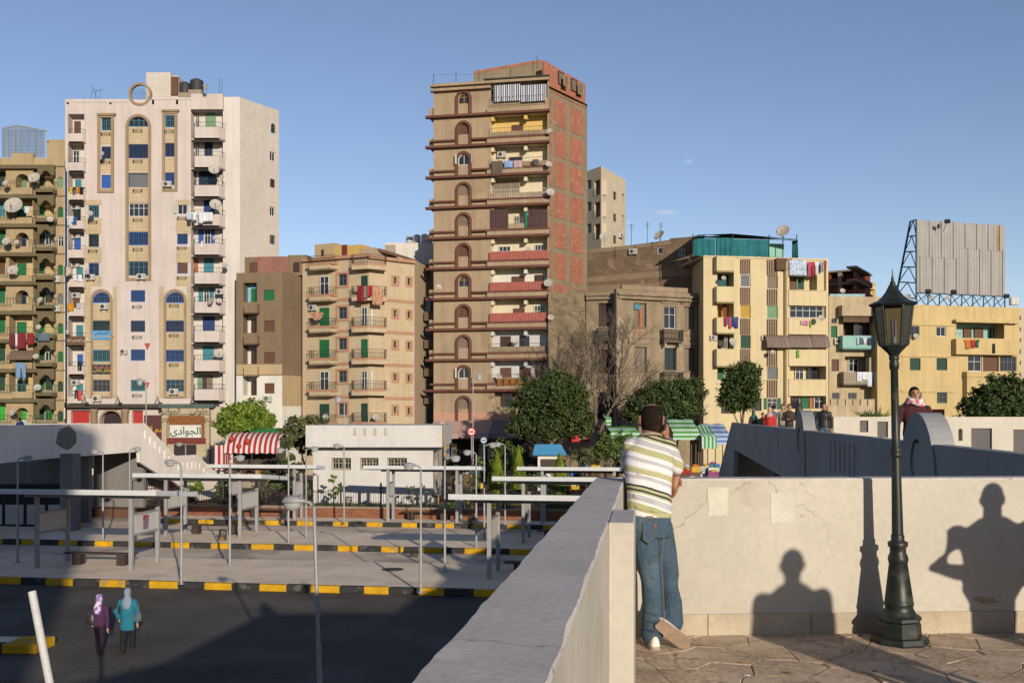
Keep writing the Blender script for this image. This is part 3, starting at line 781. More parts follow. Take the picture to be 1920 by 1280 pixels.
for s0, t, lb in [(-22.9, 35.9, 'dark bench beneath the nearest left shelter, half in shade'), (-5.5, 35.9, 'dark bench end showing just left of the grey parapet'), (-22.85, 45.9, 'dark bench on the middle island below the second left shelter'), (-5.5, 45.9, 'dark bench on the middle island close to the grey parapet'),
               (-23.1, 53.7, 'dark bench before the brick wall, left of the white kiosk'), (-14.0, 53.7, 'dark bench before the brick wall beneath the white kiosk')]:
    bench(s0, t, lb)
basket(418, 1004, 46.3, 'tilted litter basket on the middle island under the left lamps')
basket(531, 972, 54.5, 'litter basket hanging before the brick wall left of the kiosk')
basket(653, 940, 57.0, 'litter basket on a post before the iron fence of the kiosk')
basket(776, 1041, 42.5, 'litter basket beside the lamp pole below the white kiosk, over the middle kerb')
basket(883, 973, 53.0, 'litter basket in the shade before the brick wall right of the kiosk')

# ------------------------------------------------------------------ brick wall with iron fence, garden, white kiosk
def fence():
    t = 54.45; s0, s1 = -29.5, 9
    M = yard(0, t, 0)
    root = empty('garden_fence', yard(-10, t, 0).translation, 'low red brick wall topped by black iron railings behind the bus shelters', 'fence')
    bw = mat('fence_brick', col(160, 86, 52), 0.9, 0.2, 1.5)
    n, l = bw.node_tree.nodes, bw.node_tree.links
    # courses in the far brickwork
    tc = n.new('ShaderNodeTexCoord'); sp = n.new('ShaderNodeSeparateXYZ'); cb = n.new('ShaderNodeCombineXYZ'); bt = n.new('ShaderNodeTexBrick')
    l.new(tc.outputs['Object'], sp.inputs[0]); l.new(sp.outputs['X'], cb.inputs['X']); l.new(sp.outputs['Z'], cb.inputs['Y']); l.new(cb.outputs[0], bt.inputs['Vector'])
    bt.inputs['Scale'].default_value = 1.0; bt.inputs['Brick Width'].default_value = 0.26; bt.inputs['Row Height'].default_value = 0.085; bt.inputs['Mortar Size'].default_value = 0.010
    bt.inputs['Color1'].default_value = (*col(172, 96, 56), 1); bt.inputs['Color2'].default_value = (*col(136, 70, 44), 1); bt.inputs['Mortar'].default_value = (*col(150, 125, 100), 1)
    l.new(bt.outputs['Color'], n['Principled BSDF'].inputs['Base Color'])
    box('brick_wall', root, s0, s1, 0, 0.28, 0, 0.78, bw, M)
    box('wall_cap', root, s0, s1, -0.03, 0.31, 0.78, 0.86, concrete, M)
    i = 0
    for a in range(int((s1 - s0) / 2.35)):
        x0 = s0 + a * 2.35
        k = MB(); k.tube([(x0, 0.14, 0.86), (x0, 0.14, 2.1)], 0.055, dark_iron, 6); k.lathe([(0.07, 0), (0.05, 0.08), (0.01, 0.16)], dark_iron, 6, (x0, 0.14, 2.1)); k.build('fence_post', root, M)
        k = MB(); k.tube([(x0, .14, 1.0), (x0 + 2.35, .14, 1.0)], 0.02, dark_iron, 4)
        k.tube([(x0 + 2.35 * j / 8, .14, 1.78 + 0.16 * math.cos(math.pi * 2 * j / 8)) for j in range(9)], 0.02, dark_iron, 4)
        for j in range(1, 16):
            x = x0 + 2.35 * j / 16; zt = 1.86 + 0.16 * math.cos(math.pi * 2 * j / 16)
            k.box(x - 0.011, x + 0.011, .129, .151, 0.86, zt, dark_iron)
        o = k.build('railing', root, M); o['kind'] = 'stuff'
fence()
k = MB(); g = YM
o = struct(box('garden_bed', None, -34, 14, 54.75, 72, 0, 0.5, soil_m, YM))

white_p = mat('kiosk_white', col(234, 222, 206), 0.85, 0.05, 0.8, 0.09, 0.06)
def kiosk():
    f = Fac(587, 62, 812, 62); root = empty('white_kiosk', f.A, 'low white flat-roofed kiosk with three barred windows behind the fence', 'kiosk')
    wins = [(622, 858, 658, 881), (675, 858, 709.5, 881), (726, 858, 763, 881)]
    hs = [f.rect(*w) + (0, 0.35) for w in wins]
    wall(root, 'front_wall', f, 0, f.w, 0, f.uz(700, 838)[1] + 0.1, hs, white_p)
    shell(root, 'side_walls', [tuple((f.M @ Vector((x, y, 0))).xy) for x, y in ((0, 0), (f.w, 0), (f.w, 8), (0, 8))], 0, 5.2, white_p, skip=(0,))
    gm = mat('kiosk_grille', col(196, 178, 140), 0.7)
    for h in hs: window(root, f, *h[:4], 'gr', gm, n=3, dep=0.33)
    ff2 = Fac(573, 61, 806, 61); z0, z1 = ff2.uz(700, 838)[1], ff2.uz(700, 797)[1]
    box('roof_fascia', root, 0, ff2.w + 0.75, 0, 9.5, z0, z1, white_p, ff2.M)
    for px in (666, 685, 704, 724):
        u, za = ff2.uz(px, 802); box('drain_spout', root, u - 0.06, u + 0.06, -0.10, 0.0, za - 0.42, za, mat('spout', col(216, 196, 160)), ff2.M)
    pm = flat('pipe_ochre', col(206, 160, 84)); MB().tube([ff2.at(ff2.w + .83, z1 + .1, -.5).translation, ff2.at(ff2.w + .83, z0 - .1, -.5).translation, ff2.at(ff2.w + .45, z0 - .15, -.9).translation, ff2.at(ff2.w + .45, .1, -.9).translation], .05, pm, 6).build('pipe', root)
    s = f.w
    for yy in (1.5, 3.2):
        box('vent_panel', root, s - 0.01, s + 0.03, yy, yy + 0.9, 2.2, 3.1, mat('vent_cream', col(238, 220, 180)), f.M)
kiosk()

# ------------------------------------------------------------------ small things fixed to the houses
ac_white = mat('ac_white', col(226, 216, 200), 0.6, 0.08, 3, 0.1)
ac_dark = mat('ac_grille', (0.05, 0.05, 0.05), 0.6)
def make_ac():
    k = MB(); k.box(-.42, .42, -.30, 0, 0, .56, ac_white); root = bevel(k.build('air_conditioner', None, I4), 0.02)
    MB().lathe([(.21, 0), (.21, .012), (.17, .012), (.17, .004)], ac_dark, 18).build('fan_grille', root, TR(-.12, -.301, .28) @ Matrix.Rotation(R(90), 4, 'X'))
    MB().box(.18, .38, -.308, -.3, .10, .46, mat('ac_cover_grey', col(190, 180, 165))).build('cover', root)  # side cover in a plain tone a little greyer than the case
    k = MB()
    for x in (-.3, .3): k.box(x - .02, x + .02, -.32, .0, -.05, 0, dark_iron); k.tube([(x, -.28, -.04), (x, 0, -.25)], .015, dark_iron, 4)
    k.build('bracket', root)
    return root
AC0 = make_ac(); first_ac = [True]
def put(proto, flag, M):
    if flag[0]:
        flag[0] = False
        inv = WM[proto].inverted()
        for k2 in kids(proto):
            WM[k2] = M @ inv @ WM[k2]
        WM[proto] = M; proto.matrix_basis = M
        return proto
    return dup(proto, M)
def ac(fac, px, py, label, d=0.0, s=1.0, turn=0):
    u, z = fac.uz(px, py, d)
    o = put(AC0, first_ac, fac.M @ TR(u, -d, z - 0.28 * s) @ RZ(R(turn)) @ SCL(s))
    return tag(o, label, 'air conditioner', 'air conditioners on the house fronts')
dish_m = mat('dish_grey', col(206, 190, 170), 0.6, 0.1, 2, 0.15)
def make_dish():
    k = MB(); n = 20; rings = []
    for r in (0.02, .2, .35, .46, .5): rings.append([(r * math.cos(2 * math.pi * j / n), 0.42 * (r * r) - 0.06, r * math.sin(2 * math.pi * j / n)) for j in range(n)])
    rings = [[(x, -y, z) for x, y, z in rr] for rr in rings]
    back = [[(x, y + 0.018, z) for x, y, z in rr] for rr in reversed(rings)]
    k.rings(rings + back, dish_m)
    root = k.build('satellite_dish', None, I4)
    MB().tube([(0, -0.05, -.48), (0, -0.42, -.12)], .014, dark_iron, 5).build('feed_arm', root)
    MB().tube([(0, -0.42, -.16), (0, -.40, -.04)], .035, ac_white, 8).build('feed', root)
    MB().tube([(0, 0.06, 0), (0, .28, -.05), (0, .30, -.5)], .025, dark_iron, 6).build('mount', root)
    return root
DI0 = make_dish(); first_di = [True]
def dish(px, py, Y, dpx, label, yaw=0, pitch=25):
    c = at(px, py, Y); s = dpx / F * Y
    M = Matrix.Translation(c) @ RZ(R(yaw)) @ Matrix.Rotation(R(-pitch), 4, 'X') @ SCL(s)
    return tag(put(DI0, first_di, M), label, 'satellite dish', 'satellite dishes')
CLOTH = {}
def cm(rgb):
    if rgb not in CLOTH: CLOTH[rgb] = flat('cloth_%02x%02x%02x' % rgb, col(*rgb), 0.9)
    return CLOTH[rgb]
def garment(fac, px, py, w, h, rgb, label, d=0.0, kind='cloth', m=None, name=None, cat=None):
    """one piece of washing over a line: px,py the middle of its top edge, w,h in pixels"""
    u, z = fac.uz(px, py, d); s = fac.uz(px + 1, py, d)[0] - u
    W2, H = w * s / 2, h * s; r2 = random.Random(int(px * 31 + py))
    nx, nz = 7, 6; m = m or cm(rgb); front, back = [], []
    for j in range(nz + 1):
        f = j / nz; zz = -H * f + (0.04 * math.sin(px + j) if j == nz else 0)
        if kind == 'shirt': wd = 1.25 if f < 0.3 else 0.8
        elif kind == 'trousers': wd = 0.8 + 0.1 * f
        else: wd = 1 - 0.06 * math.sin(f * 3)
        row = []
        for i in range(nx + 1):
            t = i / nx * 2 - 1
            sl = -0.16 * H if kind == 'shirt' and abs(t) > .7 and f > .3 else 0
            row.append((t * W2 * wd, 0.05 * math.sin(3.3 * t + px) * (0.3 + f) + r2.uniform(-.012, .012), zz))
        front.append(row)
    k = MB(); n = nx + 1
    vs = [p for r in front for p in r]; vb = [(x, y + 0.03, zq) for x, y, zq in vs]; fs = []
    def keep(i, j): return not (kind == 'trousers' and i == nx // 2 and j > 1)
    for j in range(nz):
        for i in range(nx):
            if not keep(i, j): continue
            a = j * n + i
            fs += [(a, a + n, a + n + 1, a + 1)]
            b = a + n * (nz + 1); fs += [(b, b + 1, b + n + 1, b + n)]
    N = n * (nz + 1)
    for i in range(nx): fs += [(i, i + 1, N + i + 1, N + i), (nz * n + i + 1, nz * n + i, N + nz * n + i, N + nz * n + i + 1)]
    for j in range(nz): fs += [(j * n + n, j * n, N + j * n, N + j * n + n), (j * n + nx, j * n + n + nx, N + j * n + n + nx, N + j * n + nx)]
    k.mesh(vs + vb, fs, m, True)
    nm = name or {'cloth': 'hanging_cloth', 'shirt': 'hanging_shirt', 'trousers': 'hanging_trousers'}[kind]
    return tag(k.build(nm, None, fac.at(u, z, d)), label, cat or 'laundry', 'washing on the balconies')
def line_poles(B, fac, px0, px1, py, d0, d1):
    k = MB()
    for p in (px0, px1):
        u, z = fac.uz(p, py, d0); k.tube([(u, -d0, z), (u, -d1, z + 0.03)], 0.015, dark_iron, 4)
    a, b = fac.uz(px0, py, d1)[0], fac.uz(px1, py, d1)[0]; z = fac.uz(px0, py, d1)[1]
    k.tube([(a, -d1 + .02, z), (b, -d1 + .02, z)], 0.008, dark_iron, 4)
    k.build('drying_rack', B, fac.M)
def slabbox(B, name, fac, px0, py0, px1, py1, d0, d1, m, bev=0.0):
    """box on a facade from pixel rectangle at the outer face, d0..d1 metres in front of the wall"""
    u0, u1, z0, z1 = fac.rect(px0, py0, px1, py1, d1)
    o = box(name, B, u0, u1, -d1, -d0, z0, z1, m, fac.M)
    return bevel(o, bev) if bev else o
def balcony(B, fac, px0, px1, ptop, pbot, depth, m, railing=0.0, mr=None, cham=0.0, name='balcony', floor_t=0.15, skew=0):
    """solid balcony front between rows ptop..pbot (at the outer face), with an optional railing of the given height on top"""
    u0, u1, z0, z1 = fac.rect(px0, ptop, px1, pbot, depth)
    c = cham * (u1 - u0)
    out = [(u0, 0), (u0 + c, -depth), (u1 - c, -depth), (u1, 0)]
    inn = [(u0 + .1, 0), (u0 + c + .07, -depth + .1), (u1 - c - .07, -depth + .1), (u1 - .1, 0)]
    k = MB()
    if z1 - z0 > floor_t + 0.02:
        for i in range(3):
            (ax, ay), (bx, by) = out[i], out[i + 1]; (cx, cy), (dx, dy) = inn[i], inn[i + 1]
            k.poly([(ax, ay, z0), (bx, by, z0), (bx, by, z1), (ax, ay, z1)], m); k.poly([(dx, dy, z0), (cx, cy, z0), (cx, cy, z1), (dx, dy, z1)], m); k.poly([(ax, ay, z1), (bx, by, z1), (dx, dy, z1), (cx, cy, z1)], m)
    zf = z0 + floor_t
    k.poly([(x, y, zf) for x, y in out], m); k.poly([(x, y, z0) for x, y in reversed(out)], m)
    for (ax, ay), (bx, by) in zip(out, out[1:]): k.poly([(ax, ay, z0), (bx, by, z0), (bx, by, zf), (ax, ay, zf)], m)
    b = k.build(name, B, fac.M)
    if railing:
        r = MB(); zz = max(z1, zf)
        mid = [((a[0] + c2[0]) / 2, (a[1] + c2[1]) / 2) for a, c2 in zip(out, inn)]
        rail(r, mid, railing, mr or dark_iron, 0.16); r.build('railing', b, fac.M @ TR(0, 0, zz))
    return b

TMP = bpy.data.scenes.new('tmp')                      # small side scene for baking shapes
def bake(ob):
    TMP.collection.objects.link(ob)
    with bpy.context.temp_override(scene=TMP, view_layer=TMP.view_layers[0]): dg = bpy.context.evaluated_depsgraph_get()
    me = bpy.data.meshes.new_from_object(ob.evaluated_get(dg)); bpy.data.objects.remove(ob)
    return me
AR = {'ا': 'FE8D FE8E', 'ب': 'FE8F FE90 FE91 FE92', 'ة': 'FE93 FE94', 'ت': 'FE95 FE96 FE97 FE98', 'ج': 'FE9D FE9E FE9F FEA0', 'ح': 'FEA1 FEA2 FEA3 FEA4', 'د': 'FEA9 FEAA', 'ر': 'FEAD FEAE', 'ز': 'FEAF FEB0', 'س': 'FEB1 FEB2 FEB3 FEB4', 'ش': 'FEB5 FEB6 FEB7 FEB8', 'ص': 'FEB9 FEBA FEBB FEBC', 'ط': 'FEC1 FEC2 FEC3 FEC4', 'ع': 'FEC9 FECA FECB FECC', 'ف': 'FED1 FED2 FED3 FED4', 'ك': 'FED9 FEDA FEDB FEDC', 'ل': 'FEDD FEDE FEDF FEE0', 'م': 'FEE1 FEE2 FEE3 FEE4', 'ن': 'FEE5 FEE6 FEE7 FEE8', 'ه': 'FEE9 FEEA FEEB FEEC', 'و': 'FEED FEEE', 'ى': 'FEEF FEF0', 'ي': 'FEF1 FEF2 FEF3 FEF4'}
def ar(t):
    """joined letter forms in drawing order"""
    o = []
    for i, c in enumerate(t):
        if c not in AR: o.append(c); continue
        f = AR[c].split(); pv = i > 0 and t[i - 1] in AR and len(AR[t[i - 1]].split()) == 4; nx = i + 1 < len(t) and t[i + 1] in AR and len(f) == 4
        o.append(chr(int(f[(3 if nx else 1) if pv else (2 if nx else 0)], 16)))
    return ''.join(reversed(o))
def sign_text(parent, text, M, size, m, name='lettering', sp=1.0):
    cu = bpy.data.curves.new(name, 'FONT'); cu.body = text; cu.size = size; cu.extrude = 0.012; cu.offset = size * 0.012; cu.align_x = 'CENTER'; cu.align_y = 'CENTER'; cu.space_character = sp
    me = bake(bpy.data.objects.new('tmp', cu))
    me.materials.clear(); me.materials.append(m)
    return new(name, me, parent, M @ Matrix.Rotation(R(90), 4, 'X'))

# frame and leaf colours
wh = flat('frame_white', col(238, 228, 210)); blu = flat('frame_blue', col(44, 100, 178)); nav = flat('frame_navy', col(30, 62, 120)); tea = flat('frame_teal', col(70, 140, 150)); grn = flat('shutter_green', col(24, 112, 62)); dgr = flat('shutter_dark_green', col(36, 74, 56)); lgr = flat('shutter_pale_green', col(130, 164, 120))
brn = flat('shutter_brown', col(112, 72, 52)); dbr = flat('shutter_dark_brown', col(72, 48, 38)); grb = flat('shutter_grey_brown', col(140, 120, 98)); tan = flat('frame_tan', col(196, 164, 112)); yel = flat('shutter_yellow', col(206, 160, 52)); ora = flat('wood_orange', col(196, 110, 48)); gry = flat('shutter_grey', col(120, 120, 116)); lim = flat('frame_lime', col(56, 176, 60))
trans = {'a': 0}
def openings(B, fac, wins, m, u0, u1, z0, z1, extra=(), name='front_wall', rev=0.2, mrev=None):
    """wins: (px0,py0,px1,py1,kind,frame,leaf,n,arch)"""
    hs = []; todo = []
    for w in wins:
        h = fac.rect(*w[:4]); a = w[8] if len(w) > 8 else 0
        hs.append(h + (a, rev)); todo.append((h, w, a))
    for e in extra: hs.append(e)
    o = wall(B, name, fac, u0, u1, z0, z1, hs, m, rev, mrev)
    for h, w, a in todo:
        window(B, fac, *h, w[4], w[5], w[6] if len(w) > 6 else None, w[7] if len(w) > 7 else 2, a, dep=rev - 0.04)
    return o
def recess(B, fac, h, d, m, mf=None, name='loggia'):
    """back wall, floor and ceiling of a loggia opened in a wall (h from fac.rect)"""
    u0, u1, z0, z1 = h[:4]; k = MB()
    k.poly([(u0, d, z0), (u1, d, z0), (u1, d, z1), (u0, d, z1)], m)
    return k.build(name, B, fac.M)
class Sub:
    """a plane parallel to a facade, d metres behind it"""
    def __new__(cls, fac, d):
        s = object.__new__(Fac); s.A = fac.A + fac.y * d; s.w = fac.w; s.u = fac.u; s.y = fac.y; s.M = fac.M @ TR(0, d, 0)
        return s
def door(B, fac, px0, py0, px1, py1, kind, cf, cp=None, n=2, arch=0, dep=-0.02, name='window'):
    h = fac.rect(px0, py0, px1, py1)
    return window(B, fac, *h, kind, cf, cp, n, arch, dep=dep - 0.06, name=name)
def frame_trim(B, fac, px0, py0, px1, py1, t, d, m, arch=0, name='trim', foot=True):
    """raised surround"""
    u0, u1, z0, z1 = fac.rect(px0, py0, px1, py1); w, h = u1 - u0, z1 - z0
    def out(i):
        o = arcz(w, h, arch, i, 14)
        if not foot: o = [(x, (0 if z <= i + 1e-6 else z)) for x, z in o]
        return o
    if foot: MB().slab(out(0), [out(t)], -d, 0.0, m).build(name, B, fac.at(u0, z0))
    else:
        k = MB(); a, b = out(0), out(t); a = a[1:] + a[:1]; b = b[1:] + b[:1]
        for i in range(len(a) - 1):
            p, q, r, s = a[i], a[i + 1], b[i + 1], b[i]
            for y in (-d,): k.poly([(p[0], y, p[1]), (q[0], y, q[1]), (r[0], y, r[1]), (s[0], y, s[1])], m)
            k.poly([(p[0], -d, p[1]), (p[0], 0, p[1]), (q[0], 0, q[1]), (q[0], -d, q[1])], m); k.poly([(s[0], 0, s[1]), (s[0], -d, s[1]), (r[0], -d, r[1]), (r[0], 0, r[1])], m)
        k.build(name, B, fac.at(u0, z0))

# ------------------------------------------------------------------ pink apartment tower with blue windows
pink = mat('pink_plaster', col(230, 208, 190), 0.9, 0.07, 0.35, 0.14, fine=0.05, course=(1.3, .42, .02, .05, .015), dirt=(col(190, 164, 142), 0.35, .4, .62))
pinkw = mat('white_plaster', col(238, 222, 202), 0.9, 0.06, 0.4, 0.14, fine=0.05)
creamt = mat('cream_tile', col(216, 188, 146), 0.9, 0.08, 0.6, 0.12, course=(1.2, .34, .03, .22, .05))
trimt = mat('taupe_trim', col(176, 146, 112), 0.9, 0.1, 1.0, 0.12)
sidew = mat('side_render', col(226, 208, 186), 0.92, 0.07, 0.25, 0.05, 0.2, 6, dirt=((0.36, 0.30, 0.24), 0.5, 0.35, 0.60))
def tower_pink():
    f = Fac(122, 100, 450, 100); B = empty('pink_apartment_tower', f.A, 'tall pink apartment tower with blue grilled windows and a ring on its roof', 'apartment building')
    zr = f.uz(300, 187)[1]
    W = []
    for y0, y1, kd, fr in ((221, 245, 'gr', tea), (275, 298, 'gr', nav), (328, 353, 'sh', blu)): W.append((190, y0, 208, y1, kd, fr, fr, 2))
    W.append((241, 219, 278, 238, 'gl', tea, None, 4, 1))
    for y0, y1, kd, fr, lf in ((271, 297, 'gr', nav, None), (325, 351, 'sh', nav, gry), (381, 406, 'gl', wh, None), (435, 460, 'gr', blu, None), (490, 517, 'gl', tea, None)): W.append((241, y0, 278, y1, kd, fr, lf, 4))
    for y0, y1, kd, fr in ((216, 239, 'gr', tea), (269, 294, 'gr', nav), (324, 347, 'sh', nav)): W.append((309.5, y0, 328, y1, kd, fr, fr, 2))
    for y0, y1, kd, fr in ((385, 408, 'gr', tea), (439, 463, 'gr', dgr), (493, 517, 'gl', blu)): W.append((166, y0, 185.5, y1, kd, fr, fr, 2))
    for x0, x1 in ((174, 207), (311, 345.5)):
        r = x0 > 200
        W.append((x0, 547.5, x1, 568, 'gr', blu, None, 3, 1))
        W += [(x0, 601, x1, 622, 'gr', nav if r else dgr, None, 4), (x0, 656, x1, 678, 'gr', blu if r else tea, None, 4), (x0, 711.5, x1, 734, 'gl', tea if r else gry, None, 4)]
    for y0, y1, kd, fr in ((544, 566, 'gr', blu), (601, 622, 'gl', nav), (655, 676, 'gr', blu), (712, 733, 'gr', tea)): W.append((245, y0, 272, y1, kd, fr, fr, 4))
    W += [(332.5, 379.5, 351, 402, 'op', wh, wh, 2), (332, 434, 352, 458, 'gr', blu, None, 2), (332, 488, 352, 513, 'sh', blu, brn, 2)]
    extra = []
    for i in range(10):
        y = 214 + 54.5 * i; extra.append(f.rect(127.5, y, 158, y + 37) + (0, 1.1))
    ub0, ub1, zb0, zb1 = f.rect(358, 205, 418, 757); extra.append((ub0, ub1, zb0, zb1, 0, 1.0))
    zg = f.uz(300, 758)[1]
    # ground floor openings
    extra += [f.rect(189, 768, 229, 815) + (1, 0.8), f.rect(133, 769, 168, 815) + (0, 0.4), f.rect(248, 769, 268, 830) + (0, 0.4)]
    openings(B, f, W, pink, 0, f.uz(418, 400)[0], 0, zr, extra)
    for e in extra[:10]: recess(B, f, e, 1.1, pinkw)
    sb = Sub(f, 1.0); recess(B, f, extra[10], 1.0, pinkw, name='balcony_back_wall')
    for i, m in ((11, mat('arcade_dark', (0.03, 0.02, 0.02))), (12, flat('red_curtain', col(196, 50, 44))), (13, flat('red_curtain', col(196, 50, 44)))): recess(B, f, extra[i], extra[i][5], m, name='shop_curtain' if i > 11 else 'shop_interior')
    # white strip and side
    us = f.uz(418, 400)[0]
    wall(B, 'white_strip', f, us, f.w, 0, f.uz(435, 182)[1], [], pinkw)
    fs = Fac(450, 100, 523, 104.4); zs = fs.uz(451, 183)[1]
    sw = [(508, 232, 517, 250, 'gl', gry, None, 1, 1), (506, 285, 516.5, 302, 'gl', wh, None, 2), (506.5, 336, 516, 352, 'gl', brn, None, 2), (506, 388, 516, 405, 'gl', wh, None, 2), (506, 441, 516, 458, 'gr', gry, None, 2)]
    openings(B, fs, sw, sidew, 0, fs.w, 0, zs, name='side_wall')
    c = fs.M @ Vector((fs.w, 0, 0)); d = f.M @ Vector((0, 0, 0))
    back = [tuple((f.M @ Vector(p)).xy) for p in ((0, 0, 0), (f.w, 0, 0))] + [tuple(c.xy), (at(519, HY, 116).x, 116), (d.x, 116)]
    shell(B, 'roof_and_back', back, 0, zr - 0.9, pinkw, pinkw, skip=(0, 1))
    # rooftop frame, ring, stair house, tanks
    slabbox(B, 'roof_beam', f, 124, 186, 240, 192, -0.5, 0.05, pink); slabbox(B, 'roof_beam', f, 284, 183, 418, 187, -0.5, 0.05, pink)
    for p in (125, 205, 285, 330, 414): slabbox(B, 'roof_pier', f, p, 187, p + 4, 196, -0.45, 0.0, pink)
    u, z = f.uz(262.5, 177); n = 28; r = 1.16
    MB().slab([(u + r * math.cos(2 * math.pi * j / n), z + r * math.sin(2 * math.pi * j / n)) for j in range(n)], [[(u + .93 * math.cos(2 * math.pi * j / n), z + .93 * math.sin(2 * math.pi * j / n)) for j in range(n)]], -0.1, 0.25, trimt).build('roof_ring', B, f.M)
    k = MB()
    for i in range(-4, 5):
        for s in (1, -1):
            a = i * 0.24; hh = math.sqrt(max(0, .86 - a * a * .5)); k.tube([(u + a - 0.35 * s, 0.08, z - .6), (u + a + 0.35 * s, .08, z + .6)] if abs(a) < .5 else [(u + a, .08, z - .3), (u + a + .1 * s, .08, z + .3)], 0.012, dark_iron, 4)
    k.build('ring_lattice', B, f.M)
    g = Sub(f, 3.0)
    slabbox(B, 'stair_house', g, 274, 136, 320, 186, -4, 0, sidew); slabbox(B, 'stair_house', g, 320, 142, 334, 186, -4, -0.2, sidew); slabbox(B, 'roof_door', g, 321, 144, 333, 178, -0.2, 0.02, brn)
    tk = mat('tank_black', (0.03, 0.03, 0.032), 0.6, 0.2)
    for i, (px, w, y0, y1) in enumerate(((347, 22, 155, 177), (369, 24, 149, 172))):
        c0 = at(px, y1, 104); r = w / 2 / F * 104; h = (y1 - y0) / F * 104
        tag(MB().lathe([(r, 0), (r, h * .8), (r * .95, h * .88), (r * .5, h * .95), (r * .5, h)], tk, 18).build('water_tank', None, Matrix.Translation(c0)), 'black water tank on the pink tower roof, the %s of two' % ('left and lower', 'right and higher')[i], 'water tank', 'black roof tanks')
        box('tank_stand', B, c0.x - r, c0.x + r, 104 - r, 104 + r, zr - 0.9, c0.z - 0.01, concrete)
    slabbox(B, 'roof_parapet', f, 358, 176, 418, 205, -2.0, 0.35, pink)
    # raised panels
    for a in ((183, 216, 214, 361.5), (304.5, 209, 333, 359)):
        frame_trim(B, f, *a, 0.28, 0.14, trimt, name='window_surround'); slabbox(B, 'hood', f, a[0] - 2, a[1] - 4, a[2] + 2, a[1], 0.0, 0.28, trimt)
    frame_trim(B, f, 236, 214.5, 283.5, 526, 0.27, 0.14, trimt, 1, name='window_surround')
    for x0, x1 in ((170.5, 211), (307.5, 349.5)): frame_trim(B, f, x0, 542, x1, 746, 0.22, 0.14, trimt, 1, name='window_surround')
    def infill(px0, px1, ys, d=0.05):
        for a, b in zip(ys, ys[1:]): slabbox(B, 'tile_panel', f, px0, a, px1, b, 0.0, d, creamt)
    for a, b in ((245.5, 270.5), (298, 324), (353, 360)): slabbox(B, 'tile_panel', f, 188.5, a, 208.5, b, 0, 0.04, creamt)
    for a, b in ((240, 268.5), (294.5, 323.5)): slabbox(B, 'tile_panel', f, 310, a, 328, b, 0, 0.04, creamt)
    for a, b in ((238.5, 270.5), (297.5, 324.5), (351.5, 380.5), (406.5, 434.5), (460.5, 489.5)): slabbox(B, 'tile_panel', f, 241, a, 278.5, b, 0, 0.04, creamt)
    for x0, x1 in ((174, 207.5), (311, 346)):
        for a, b in ((568.5, 600.5), (622.5, 655.5), (678.5, 711), (734.5, 743)): slabbox(B, 'tile_panel', f, x0, a, x1, b, 0, 0.04, creamt)
    for x0, x1 in ((159, 190), (329.5, 357)):
        for a, b in ((375, 384.5), (409, 438.5), (463.5, 492.5), (517.5, 536)): slabbox(B, 'tile_panel', f, x0, a, x1, b, 0, 0.035, creamt)
    for x0, x1 in ((159, 170), (211.5, 219), (298, 307), (350, 357.5)): slabbox(B, 'tile_panel', f, x0, 537, x1, 746, 0, 0.035, creamt)
    # little iron flower brackets below windows
    kb = MB(); kb.box(-.42, .42, -.26, -.24, .10, .12, dark_iron)
    for i in range(8): kb.box(-.42 + .12 * i - .01, -.42 + .12 * i + .01, -.26, -.24, -.12, .12, dark_iron)
    kb.box(-.42, .42, -.26, -.24, -.14, -.12, dark_iron).box(-.43, -.41, -.26, 0, -.14, .12, dark_iron).box(.41, .43, -.26, 0, -.14, .12, dark_iron)
    br = None
    for px, py in [(199, 252), (199, 305), (259, 246), (259, 303), (259, 358), (259, 413), (259, 468), (175, 417), (175, 471), (318, 247), (342, 409), (342, 465), (342, 521), (258, 575), (258, 632), (258, 741), (327, 573), (327, 629), (327, 684)]:
        u, z = f.uz(px, py)
        br = kb.build('iron_bracket', B, f.at(u, z, 0.04)) if br is None else dup(br, f.at(u, z, 0.04), B)
    # left loggias: curved low fronts and railings
    for i in range(10):
        y = 214 + 54.5 * i
        balcony(B, f, 126.5, 158.5, y + 36, y + 54, 0.35, pink, 0.42, dark_iron, 0.08)
    g2 = Sub(f, 1.1)
    for i, (x0, x1, kd, m1) in enumerate(((140, 152, 'sh', brn), (138, 150, 'gl', wh), (142, 153, 'sh', tea), (138, 152, 'gl', dgr), (140, 152, 'sh', blu), (144, 156, 'sh', tea), (138, 150, 'sh', brn), (144, 156, 'sh', tea), (146, 156, 'sh', blu), (144, 156, 'sh', tea))):
        y = 214 + 54.5 * i; door(B, g2, x0, y + 14, x1, y + 44, kd, m1, m1, 2, name='balcony_door')
    # right balconies
    specs = [((368, 374.5, 'gl', wh), (386, 405, 'sh', lgr)), ((367, 374, 'gl', wh), (384, 399, 'gl', nav)), ((362, 369, 'sh', grb), (373, 405, 'gl', blu)), ((383, 402, 'sh', nav),), ((373, 382, 'sh', blu), (384, 396, 'gl', wh), (397, 403, 'sh', blu)), ((365, 372, 'sh', ora), (383, 401, 'sh', tea)), ((373, 381, 'sh', tea), (383, 393, 'gl', wh), (394, 401, 'sh', tea)), ((381, 403, 'sh', nav),), ((381, 401, 'sh', tea),), ((371, 379, 'sh', lgr), (380, 389, 'gl', brn), (390, 399, 'sh', grb))]
    for i in range(10):
        y = 238 + 54.6 * i
        if i < 10: balcony(B, f, 357.5, 418, y, y + 23.5, 0.9, pink, 0.5, dark_iron, 0.12)
        for sp in specs[i]: door(B, sb, sp[0], y - 26, sp[1], y + 4, sp[2], sp[3], None, 2, name='balcony_door')
        slabbox(B, 'balcony_ceiling', f, 358, y + 22.5, 417.5, y + 24.5, -.98, 0.0, pinkw)
